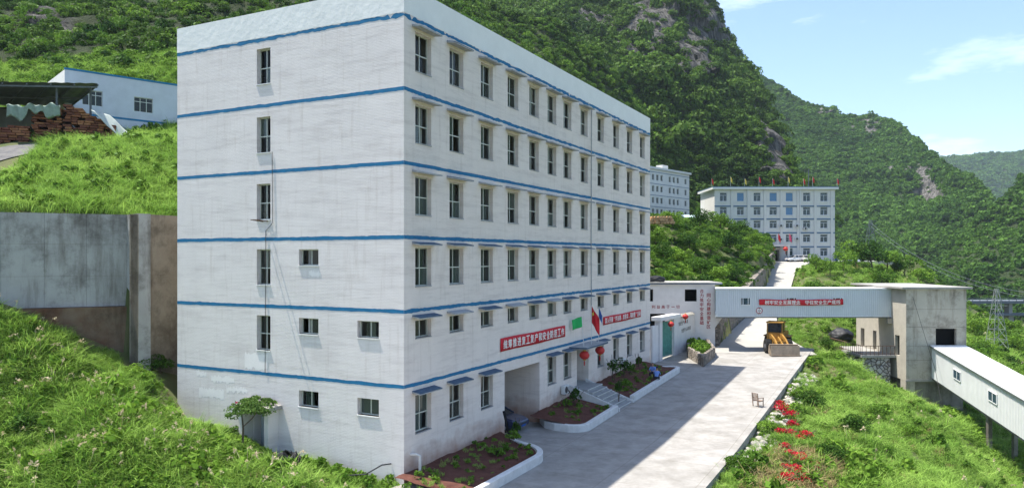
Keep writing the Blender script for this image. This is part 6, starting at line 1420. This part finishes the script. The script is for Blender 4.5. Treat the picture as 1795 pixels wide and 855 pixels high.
# ---------------------------------------------------------------- vegetation
def grass_pts(n, box, mask, seed):
    r = np.random.default_rng(seed); x = r.uniform(box[0], box[1], n); y = r.uniform(box[2], box[3], n); k = mask(x, y); x, y = x[k], y[k]
    return np.stack([x, y, zg(x, y)], 1)
def inview(x, y, m=300): px = CX + x / np.maximum(y, 1) * FPX; return (px > -m) & (px < 1795 + m)
s_of = lambda x, y: to_sp(x, y)[0]; p_of = lambda x, y: to_sp(x, y)[1]
poly_build = [tuple(SP(-.35, .3).to_2d()), tuple(SP(L, .3).to_2d()), tuple(SP(L, -W).to_2d()), tuple(SP(-.35, -W - .4).to_2d())]
wallpoly = [(p.x, p.y) for p in ln] + [(-19, 52)] + [(a, b + .3) for a, b in HB[7:2:-1]] + [(-80, 34.2)]
def free(x, y):
    k = ~inside(poly_build, x, y)
    # keep clear of the retaining wall itself
    for a, b in zip(ln[:-1], ln[1:]):
        d = b - a; t = np.clip(((x - a.x) * d.x + (y - a.y) * d.y) / d.length_squared, 0, 1); dist = np.hypot(x - a.x - d.x * t, y - a.y - d.y * t); k &= dist > 1.0
    for l_, r_, z in ROAD: pass
    rp = [a[0] for a in ROAD] + [a[1] for a in ROAD[::-1]]
    k &= ~inside(rp, x, y)
    k &= ~inside([(35.8, 75.2), (46.4, 75.2), (46.4, 87.5), (36.0, 87.5)], x, y)
    return k
GR = [blades('grass_piece', M_grass, 70, .58, .42, .011, 400 + i, .95, .85) for i in range(4)] 
GRS = [blades('short_grass_piece', M_grass, 60, .36, .42, .015, 420 + i, .8, .6) for i in range(3)]
GRP = [blades('plume_grass_piece', M_grass, 40, .85, .28, .017, 440 + i, .6, .6, plume=(M_plume, 2)) for i in range(2)]
GRD = [blades('dry_grass_piece', M_grass_dry, 40, .55, .34, .013, 460 + i, .9, .7) for i in range(2)]
WEED = [leaf_cloud('weed_piece', M_leaf_bush, 130, 6, .13, (.55, .55, .75), 480 + i, .8) for i in range(3)]
# left slope in front of the gable
def m_left(x, y): return (s_of(x, y) < -.35) & (p_of(x, y) < -.2) & ~inside(HB, x, y) & free(x, y) & inview(x, y) & (y > 27)
p_ = grass_pts(44000, (-46, 4, 27, 48), m_left, 1); r = np.random.default_rng(2); n = len(p_)
big = fbm(p_[:, 0] * .35, p_[:, 1] * .35, 0, 3, 21)
idx = np.where(r.random(n) < .018 + .03 * (big > .2), 4 + r.integers(0, 2, n), r.integers(0, 4, n)); idx = np.where((r.random(n) < .03), 9 + r.integers(0, 2, n), idx); idx = np.where((r.random(n) < .04 + .25 * (big < -.3)), 6 + r.integers(0, 3, n), idx)
near_wall = s_of(p_[:, 0], p_[:, 1]) > -2.6
mid = fbm(p_[:, 0] * .8, p_[:, 1] * .8, 0, 3, 77); sc = r.uniform(.7, 1.3, n) * np.where(near_wall, .55, 1.0) * (1 + .35 * big) * np.clip(1 + 1.2 * mid, .4, 1.45); idx = np.where(near_wall & (idx < 6), r.integers(0, 4, n), idx)
scatter('grass', p_, sc, GR + GRP + WEED + GRD, 3, .22, label='bright tall grass with pale plumes on the slope below the wall', cat='grass', idx=idx)
# terrace above the retaining wall
def m_ter(x, y): 
    px = CX + x / y * FPX; py = HY - (zg(x, y) - CAMZ) / y * FPX
    track = (px < 75 + 60 * 0) & (py > 246 - 0 * px) & (py < 318 - .8 * px) 
    return inside(HB, x, y) & free(x, y) & (x < -10) & (y < 104) & inview(x, y) & ~track & ~inside([(-56, 60), (-35, 65), (-43, 74), (-64, 69)], x, y)
p_ = grass_pts(36000, (-75, -14, 40, 104), m_ter, 4); n = len(p_); r = np.random.default_rng(5)
scatter('grass', p_, r.uniform(.8, 1.6, n), GR + WEED[:1], 6, .2, label='bright yellow green grass on the terrace above the retaining wall', cat='grass', idx=np.where(r.random(n) < .05, 4, r.integers(0, 4, n)))
def m_shed(x, y): return inside(HB, x, y) & (x < -12) & (y > 79) & inview(x, y, 200)
p_ = grass_pts(1500, (-85, -12, 79, 112), m_shed, 24); r = np.random.default_rng(25)
scatter('shrubs', p_, r.uniform(.7, 1.9, len(p_)), BUSHES + BUSHES_D, 26, .15, label='green scrub on the slope behind the white shed', cat='shrubs')
# right slope
def m_right(x, y): return (((p_of(x, y) > 13.1) & (y < 86)) | ((y >= 80) & (x > road_right(y) + .4))) & ~inside(HB, x, y) & free(x, y) & inview(x, y, 300) & (y > 26) & (y < 170) & ~((y > 163) & (x < 92))
p_ = grass_pts(115000, (6, 105, 26, 170), m_right, 7); n = len(p_); r = np.random.default_rng(8)
keep = r.random(n) < np.clip(1.25 - p_[:, 1] / 110, .18, 1); p_ = p_[keep]; n = len(p_)
big = fbm(p_[:, 0] * .22, p_[:, 1] * .22, 0, 3, 31); pp_ = p_of(p_[:, 0], p_[:, 1]); ss_ = s_of(p_[:, 0], p_[:, 1])
dry = (np.abs(pp_ - 15.9 - .03 * ss_) < 1.9) & (ss_ < 19) & (big > -.5)
idx = r.integers(0, 4, n); idx = np.where(r.random(n) < .06 + .3 * (big > .3), 6 + r.integers(0, 3, n), idx); idx = np.where(r.random(n) < .006, 4 + r.integers(0, 2, n), idx); idx = np.where(dry & (r.random(n) < .75), 9 + r.integers(0, 2, n), idx); idx = np.where(r.random(n) < .04, 9, idx)
mid = fbm(p_[:, 0] * .7, p_[:, 1] * .7, 0, 3, 78); sc = r.uniform(.7, 1.3, n) * (1 + .3 * big) * np.clip(1 + 1.2 * mid, .4, 1.45) * (1 + np.clip(p_[:, 1] - 70, 0, 80) / 90) * np.where(pp_ < 14.2, .6, 1)
scatter('grass', p_, sc, GR + GRP + WEED + GRD, 9, .22, label='tall grass and weeds on the slope right of the yard', cat='grass', idx=idx)
# low shrubs breaking up both grass slopes
sb = [leaf_cloud('small_bush_piece', (M_leaf_bush, M_leaf_dark, M_leaf_bush)[i], 260, 7, .11, (1, 1, .75), 340 + i, .8) for i in range(3)]
for nm, ms_, bx_, nn_, sd_, lb_ in (('shrubs', m_left, (-40, 4, 27, 48), 900, 61, 'small leafy shrubs scattered through the left grass slope'), ('shrubs', m_right, (6, 75, 26, 100), 2600, 62, 'small leafy shrubs scattered through the right grass slope')):
    p_ = grass_pts(nn_, bx_, ms_, sd_); r = np.random.default_rng(sd_); k = (fbm(p_[:, 0] * .3, p_[:, 1] * .3, 0, 3, sd_) > .08) & ((s_of(p_[:, 0], p_[:, 1]) > -1e9)); p_ = p_[k]
    scatter(nm, p_, r.uniform(.25, .75, len(p_)), sb, sd_, .15, label=lb_, cat='shrubs')
# bushy hill left of the road
def m_hill(x, y): return inside(HB, x, y) & free(x, y) & (x > 8) & (y > 86) & (y < 205)
p_ = grass_pts(5200, (8, 62, 86, 205), m_hill, 10); n = len(p_); r = np.random.default_rng(11); sc = r.uniform(.7, 1.7, n) * (1 + .3 * fbm(p_[:, 0] * .15, p_[:, 1] * .15, 0, 3, 4)); p_[:, 2] -= .15 * sc
scatter('shrubs', p_, sc, BUSHES + BUSHES_D + GR[:1], 12, .15, label='dense low shrubs covering the hill above the annex', cat='shrubs')
# valley side to the right and beyond the road
def m_val(x, y): return (~inside(HB, x, y)) & free(x, y) & (((x > road_right(y) + 2.0) & (y > 86)) | ((p_of(x, y) > 28) & (y > 30))) & ~((y > 165) & (x < 92)) & inview(x, y, 200)
p_ = grass_pts(9000, (30, 150, 30, 215), m_val, 13); n = len(p_); r = np.random.default_rng(14); bn_ = fbm(p_[:, 0] * .08, p_[:, 1] * .08, 0, 3, 17); k = (bn_ > -.12) | (p_[:, 0] > 62) | (p_of(p_[:, 0], p_[:, 1]) > 28); p_ = p_[k]; n = len(p_); sc = r.uniform(.5, 1.5, n) * np.where(p_[:, 0] < 60, .8, 1.3)
scatter('shrubs', p_, sc, BUSHES + BUSHES_D[:1] + WEED, 15, .15, label='green shrubs on the valley side behind the tower', cat='shrubs')

# single trees and bushes one can tell apart
M_bark = mat('bark', (.10, .075, .055), .9, var=.3, vscale=5, bump=.5)
def tree_mesh(seed, n, clumps, leaf, rad, m_): return leaf_cloud('crown', m_, n, clumps, leaf, rad, seed, .7)
def trunk_mesh(h, r0, seed):
    r = random.Random(seed); m = MB(); top = Vector((r.uniform(-.1, .1) * h, r.uniform(-.1, .1) * h, h)); m.tube([(0, 0, -.4), (top.x * .4, top.y * .4, h * .5), top], r0, 7, radii=[r0 * 1.2, r0 * .9, r0 * .5])
    for k in range(5): a = r.uniform(0, 6.28); b = Vector((0, 0, 0)).lerp(top, r.uniform(.45, .9)); e = b + Vector((math.cos(a), math.sin(a), .8)) * h * r.uniform(.25, .45); m.tube([b, b.lerp(e, .5) + Vector((0, 0, .03 * h)), e], r0 * .4, 5, radii=[r0 * .5, r0 * .32, r0 * .12])
    return m.mesh('trunk', M_bark)
TREES = [(tree_mesh(600 + i, 1500, 12, .055, (1, 1, .95), (M_leaf_bush, M_leaf_bush, M_leaf_dark)[i % 3]), trunk_mesh(.75, .035, i)) for i in range(6)]
def tree(x, y, s, v, label, group=None, name='tree', sink=.0, zs=1.0):
    t = thing(name, label, name, (x, y, zg1(x, y) - sink), random.uniform(0, 6.28), group); t.scale = (s, s, s * zs); c, tr_ = TREES[v % 6]
    o = obj('crown', c, t); o.location = (0, 0, .55); obj('trunk', tr_, t); return t
for i, (px, py, Y, s, v) in enumerate(((1500, 478, 150, 4.2, 0), (1530, 480, 146, 4.6, 2), (1556, 480, 150, 4.0, 1), (1478, 482, 140, 3.2, 3), (1455, 486, 134, 2.4, 4), (1430, 480, 140, 2.6, 0), (1585, 490, 150, 3.6, 5), (1610, 495, 155, 3.4, 3), (1425, 500, 124, 2.2, 1), (1545, 495, 132, 2.4, 4))):
    q = P(px, py, Y); tree(q.x, q.y, s, v, ('tall dark tree', 'tall leafy tree', 'spreading tree', 'young tree', 'small tree', 'slim tree', 'bushy tree', 'pale tree', 'short tree', 'low tree')[i] + ' ' + ('beyond the white van', 'second right of the white van', 'third right of the white van', 'left of the white van', 'at the bend of the climbing road', 'nearest the parked white cars', 'above the tower roof', 'right of the tower roof corner', 'beside the road just above the gallery', 'just above the gallery end')[i], 'trees right of the climbing road')
HL = [(ORD[k], r_) for k, r_ in ((0, 'lowest'), (1, 'lowest'), (2, 'lowest'), (3, 'lowest'), (4, 'lowest'), (1, 'middle'), (0, 'top'), (1, 'top'), (2, 'top'), (3, 'top'), (0, 'middle'), (3, 'middle'), (5, 'middle'), (4, 'top'), (4, 'middle'), (2, 'middle'))]
for i, (px, Y, s, v) in enumerate(((1165, 100, 2.2, 2), (1195, 104, 2.4, 0), (1228, 100, 2.3, 5), (1262, 104, 2.4, 1), (1290, 108, 2.2, 2), (1180, 125, 2.6, 3), (1225, 130, 2.8, 2), (1262, 138, 3.0, 0), (1295, 140, 2.8, 5), (1322, 142, 2.6, 3), (1150, 112, 2.4, 4), (1245, 118, 2.4, 4), (1310, 122, 2.0, 1), (1338, 150, 2.2, 4), (1278, 124, 2.4, 2), (1208, 116, 2.4, 5))):
    q = P(px, 450, Y); lab = {}; tree(q.x, q.y, s, v, '%s bush from the left in the %s row on the hill above the annex' % (HL[i]), 'bushes on the hill above the annex', 'bush', .3)
for i, (px, Y, s, v) in enumerate(((1708, 118, 2.2, 0), (1740, 122, 2.4, 1), (1772, 128, 2.4, 3), (1722, 105, 1.6, 4), (1785, 112, 1.9, 0), (1755, 100, 1.5, 1))):
    q = P(px, 450, Y); tree(q.x, q.y, s, v, 'bright green bush on the valley side, ' + ('nearest the tower', 'left of the pale mast', 'right of the pale mast', 'below the mast on the left', 'at the right edge', 'lowest above the sloping gallery')[i], 'bushes right of the tower', 'bush', .3)
for i, (px, py, z, s, v, lb) in enumerate(((1355, 590, 1.2, 1.1, 0, 'round green bush beside the wheel loader on the road edge'), (1445, 612, 1.0, 1.3, 2, 'dark bush in the grass right of the wheel loader'), (1428, 720, -1.2, 1.5, 2, 'dark green bush on the slope right of the red flowers'), (1400, 700, -.9, 1.1, 0, 'green bush on the slope edge behind the chair'), (1490, 760, -1.8, 1.4, 2, 'dark bush in the middle of the right grass slope'), (1345, 760, -.6, 1.1, 1, 'green bush at the concrete edge below the chair'), (1460, 810, -1.9, 1.3, 2, 'dark bush right of the dry patch at the bottom'), (1300, 830, -.8, 1.2, 0, 'bright bush against the concrete edge at the bottom'), (1540, 735, -2.4, 1.2, 0, 'pale bush on the right slope below the stone pier'), (1595, 770, -2.8, 1.3, 1, 'bush on the crest of the right slope below the tower'))):
    q = ray_ground(px, py); tree(q.x, q.y, s, v, lb, None, 'bush', .25, .8)
for i, (px, py, Y, s, v, lb) in enumerate(((35, 750, 37, 1.4, 2, 'dark bush at the left edge of the near grass slope'), (15, 700, 39, 1.1, 5, 'dark shrub low on the near slope at the left edge'), (235, 640, 43.5, .9, 0, 'shrub on the grass below the brown end of the retaining wall'), (160, 720, 40, .7, 5, 'low dark shrub in the middle of the left grass slope'), (283, 655, 45.6, 1.5, 2, 'dark bush in the gap between retaining wall and gable'), (300, 770, 38.5, .8, 0, 'leafy shrub on the left slope near the gable corner'))):
    q = P(px, py, Y); tree(q.x, q.y, s, v, lb, None, 'bush', .3, .7)
# small flowering tree at the porch
M_leaf_porch = leaf_mat('porch_leaves', (.07, .14, .03), (.17, .27, .06), rnd=.35, big=.3)
pq = SP(-1.75, -8.9); pt_ = thing('small_tree', 'small leafy tree with a pink flower in front of the gable porch', 'tree', (pq.x, pq.y, zg1(pq.x, pq.y)))
zt = 3.2 - zg1(pq.x, pq.y)
MB().tube([(0, 0, -.3), (.05, 0, zt * .5), (-.1, .1, zt)], .05, 7, radii=[.07, .05, .035]).tube([(.05, 0, zt * .55), (.5, .0, zt * .75), (.8, .1, zt * .95)], .03, 6).build('trunk', M_bark, pt_)
o = obj('crown', leaf_cloud('crown', M_leaf_porch, 1500, 14, .075, (1.55, 1.3, .85), 71, .9), pt_); o.location = (.35, -.1, zt - .25)
M_pink = mat('pink_petals', (.75, .05, .16), .6)
obj('flower', leaf_cloud('flower', M_pink, 30, 3, .055, (.07, .07, .05), 5, .9), pt_, (-.1, -.5, zt + .38))
# plants on the porch roof
tag(obj('roof_plants', leaf_cloud('roof_plants', M_leaf_porch, 520, 10, .10, (.62, 1.3, .42), 73, .9), None, SP(-.48, -9.15, 3.2), TH), 'leafy plants growing on the flat porch roof', 'plants')
# shrubs in the beds
def small_shrub(s, p, h, v, label, group=None, spread=.5):
    q = SP(s, p, zy1(s) + .35); t = thing('shrub', label, 'shrub', q, random.uniform(0, 6), group); r = random.Random(int(s * 10)); m = MB()
    for k in range(6): a = r.uniform(0, 6.28); m.tube([(0, 0, -.1), (math.cos(a) * spread * .3, math.sin(a) * spread * .3, h * .5), (math.cos(a) * spread * .8, math.sin(a) * spread * .8, h * r.uniform(.75, 1))], .018, 5)
    m.build('stems', M_bark, t); o = obj('foliage', leaf_cloud('foliage', (M_leaf_bush, M_leaf_dark)[v], 260, 7, .10, (spread, spread, h * .55), int(s * 7), .9), t); o.location = (0, 0, h * .45); return t
small_shrub(18.6, 1.2, 1.5, 1, 'green shrub in the short bed beside the steps', spread=.75); small_shrub(17.6, .9, .9, 0, 'low shrub by the wall in the short bed')
small_shrub(27.4, .8, 2.4, 1, 'tall thin shrub against the wall right of the lanterns', spread=.8); small_shrub(29.6, .9, 2.0, 1, 'tall shrub left of the far air conditioner', spread=.9); small_shrub(31.2, 1.0, 1.2, 0, 'low shrub under the far air conditioner'); small_shrub(34.2, .7, 1.5, 1, 'thin upright shrub at the far end of the long bed', spread=.35); small_shrub(26.0, 2.3, .7, 0, 'low grass clump in the middle of the long bed'); small_shrub(21.9, 3.2, 1.7, 1, 'slender potted shrub on the entrance steps', spread=.3)
small_shrub(8.2, 1.6, .8, 0, 'low green clump near the rounded kerb'); small_shrub(9.6, 1.2, 1.2, 1, 'dark shrub beside the leaning post at the garage', spread=.4); small_shrub(5.6, 2.0, .5, 0, 'small weed in the near red soil bed')
def bed_pts(n, s0, s1, pm, seed):
    r = np.random.default_rng(seed); s = r.uniform(s0, s1, n); p = r.uniform(.3, pm, n); return np.array([SP(a, b, zy1(a) + .25 + .45 * (1 - b / 3.9)) for a, b in zip(s, p)])
p_ = np.vstack([bed_pts(90, -2, 8, 3.4, 1), bed_pts(50, 15, 20, 3.2, 2), bed_pts(110, 24, 36, 3.3, 3)]); r = np.random.default_rng(4)
scatter('bed_weeds', p_, r.uniform(.18, .5, len(p_)), GRS + WEED[:2], 5, .3, label='sparse weeds sprouting in the red soil beds', cat='weeds')
# weeds along the gable foot
r = np.random.default_rng(44); b_ = r.uniform(.5, 8, 60); a_ = r.uniform(.3, 1.5, 60); p_ = np.array([SP(-x, -y, 0) for x, y in zip(a_, b_)]); p_[:, 2] = zg(p_[:, 0], p_[:, 1])
scatter('weeds', p_, r.uniform(.5, 1.1, 60), WEED, 6, .2, label='leafy weeds along the foot of the gable wall', cat='weeds')
# plants in the stone planter
r = np.random.default_rng(45); t_ = r.random(70); u_ = r.random(70); p_ = np.stack([17.9 + t_ * 2.2 + u_ * .3, 71.2 + u_ * 9.5 + t_ * 1.0, np.full(70, 1.72)], 1); kk = inside([(17.9, 70.8), (19.9, 75.2), (20.9, 81.4), (19.3, 81.2), (17.9, 74.8)], p_[:, 0], p_[:, 1]); p_ = p_[kk]
scatter('planter_plants', p_, r.uniform(.6, 1.15, len(p_)), WEED, 7, .2, label='bright leafy plants filling the stone planter', cat='plants')
# red flowering shrubs on the slope
M_redfl = leaf_mat('red_bracts', (.42, .012, .03), (.66, .03, .06), rnd=.3, transl=.25, big=.5)
FL = [(1420, 641, .5, 'alone near the loader bucket'), (1366, 716, .7, 'topmost below the chair'), (1374, 726, .9, 'second from the top below the chair'), (1383, 738, .9, 'third from the top below the chair'), (1390, 752, .7, 'fourth from the top, among dry stalks'),
      (1368, 770, .8, 'left in the middle cluster'), (1381, 768, .7, 'centre of the middle cluster'), (1398, 776, .6, 'lower right of the middle cluster'), (1410, 773, .8, 'right end of the middle cluster'), (1376, 792, .6, 'between the middle and lowest clusters'),
      (1394, 812, .9, 'top of the lowest cluster'), (1406, 822, .9, 'right of the top of the lowest cluster'), (1385, 832, .8, 'left in the lowest cluster'), (1400, 842, 1.0, 'centre of the lowest cluster'), (1420, 836, .8, 'right in the lowest cluster'), (1432, 828, .7, 'farther right in the lowest cluster'), (1455, 808, .6, 'farthest right in the dry grass'), (1378, 850, .8, 'lowest at the bottom edge'), (1412, 853, .8, 'bottom edge right of the lowest')]
for i, (px, py, s, wh) in enumerate(FL):
    q = ray_ground(px, py); gz_ = q.z; t = thing('flowering_shrub', 'loose red flowering shrub, ' + wh, 'shrub', (q.x, q.y, gz_), random.uniform(0, 6), 'red flowering shrubs on the slope')
    m = MB(); rr_ = random.Random(i)
    for k in range(7): a = rr_.uniform(0, 6.28); m.tube([(0, 0, -.1), (math.cos(a) * s * .4, math.sin(a) * s * .4, s * .6), (math.cos(a) * s * .9, math.sin(a) * s * .9, s * rr_.uniform(.6, 1))], .012, 4)
    m.build('stems', M_bark, t); o = obj('flowers', leaf_cloud('flowers', M_redfl, 230, 11, .062, (s * .8, s * .8, s * .6), 800 + i, .9), t); o.location = (0, 0, s * .35); o['kind'] = 'stuff'
    o = obj('leaves', leaf_cloud('leaves', M_leaf_bush, 90, 6, .09, (s * .9, s * .9, s * .5), 830 + i, .9), t); o.location = (0, 0, s * .15)
# stones: rubble by the gable, along the slab edge, by the track
def stone_mesh(seed):
    bm = bmesh.new(); bmesh.ops.create_icosphere(bm, subdivisions=2, radius=1)
    for v in bm.verts: k_ = float(fbm(v.co.x * 1.3 + seed * 5, v.co.y * 1.3, v.co.z * 1.3, 2, seed)); v.co *= (1 + .5 * k_); v.co.z *= .6
    me = bpy.data.meshes.new('stone_piece'); bm.to_mesh(me); bm.free(); me.materials.append(M_stonew); return me
M_stonew = mat('pale_limestone', (.38, .355, .31), .9, var=.2, vscale=3, objrand=.25, bump=.4); STN = [stone_mesh(i) for i in range(4)]
r = np.random.default_rng(55)
def spread_stones(name, pts, smin, smax, label): 
    pts = np.array(pts); pts[:, 2] = zg(pts[:, 0], pts[:, 1]); scatter(name, pts, r.uniform(smin, smax, len(pts)), STN, 60, .4, label=label, cat='stones')
spread_stones('rubble', [SP(-x, -y) for x, y in zip(r.uniform(.3, 2.4, 170), r.uniform(0, 12, 170))], .05, .2, 'pale rubble along the foot of the gable wall')
spread_stones('rubble', [SP(s, 13.2 + abs(d)) for s, d in zip(r.uniform(12, 44, 420), r.normal(0, .7, 420))], .08, .28, 'pale limestone rubble along the outer edge of the concrete')
q = [P(px, 281, 57.5) for px in r.uniform(58, 118, 70)]; spread_stones('rubble', [(a.x + r.normal() * .3, a.y + r.uniform(-2, 2) - (a.x + 37) * .0, 0) for a in q], .1, .3, 'white broken stones beside the gravel track on the terrace')
# gravel track on the terrace
M_grav = mat('dark_gravel', (.10, .10, .105), .95, col2=(.19, .18, .17), vscale=1.2, bump=.8, bscale=7)
tx, tyy, tz = [], [], []
for j in range(25):
    t = j / 24; c = Vector((-52, 47.5, 0)).lerp(Vector((-36, 62.0, 0)), t); rx, ry, rz_ = [], [], []
    for i in range(11): u = i / 10 - .5; x = c.x + u * (6.2 - 3.5 * t) * .67; y = c.y - u * (6.2 - 3.5 * t) * .74; rx.append(x); ry.append(y); rz_.append(zg1(x, y) + .10)
    tx.append(rx); tyy.append(ry); tz.append(rz_)
struct(obj('gravel_track', grid_mesh('gravel_track', np.array(tx), np.array(tyy), np.array(tz), M_grav)))
# black plastic by the gable
q = SP(-1.6, -5.9); 
def plast(u, v): a = u * 2 * math.pi; rr_ = .3 + .55 * v; return (rr_ * math.cos(a) * 1.0 + .1 * math.sin(5 * a), rr_ * math.sin(a) * .8, .75 * (1 - v) ** .7 + .14 * math.sin(a * 7 + v * 9) * (1 - v * .5))
o = sheet('black_plastic', plast, 40, 10, M_black, None); o.location = (q.x, q.y, zg1(q.x, q.y) - .02); tag(o, 'crumpled heap of black plastic sheet in the weeds below the gable', 'plastic sheet')
# pole lying in grass
q0, q1 = P(425, 790, 36.8), P(470, 838, 35.6); tag(MB().tube([(q0.x, q0.y, zg1(q0.x, q0.y) + .45), (q1.x, q1.y, zg1(q1.x, q1.y) + .42)], .06, 7).build('bamboo_pole', M_plume if False else mat('bamboo', (.55, .48, .36), .7, var=.1)), 'pale pole lying in the grass near the porch', 'pole')
# thin pipe and strut at the corner
tag(MB().tube([SP(-.02, -.75, .95), SP(-.55, -.9, 1.0), SP(-.9, -1.6, .55), SP(-1.1, -3.0, .35)], .035, 6).build('hose', M_dgrey), 'dark hose leaving the wall near the building corner', 'hose')
hz = MB().box(-3300, 3300, -900, 6500, -40, 420).build('haze', M_haze); hz['kind'] = 'stuff'; hz['label'] = 'thin pale haze in the valley air'; hz.display_type = 'WIRE'
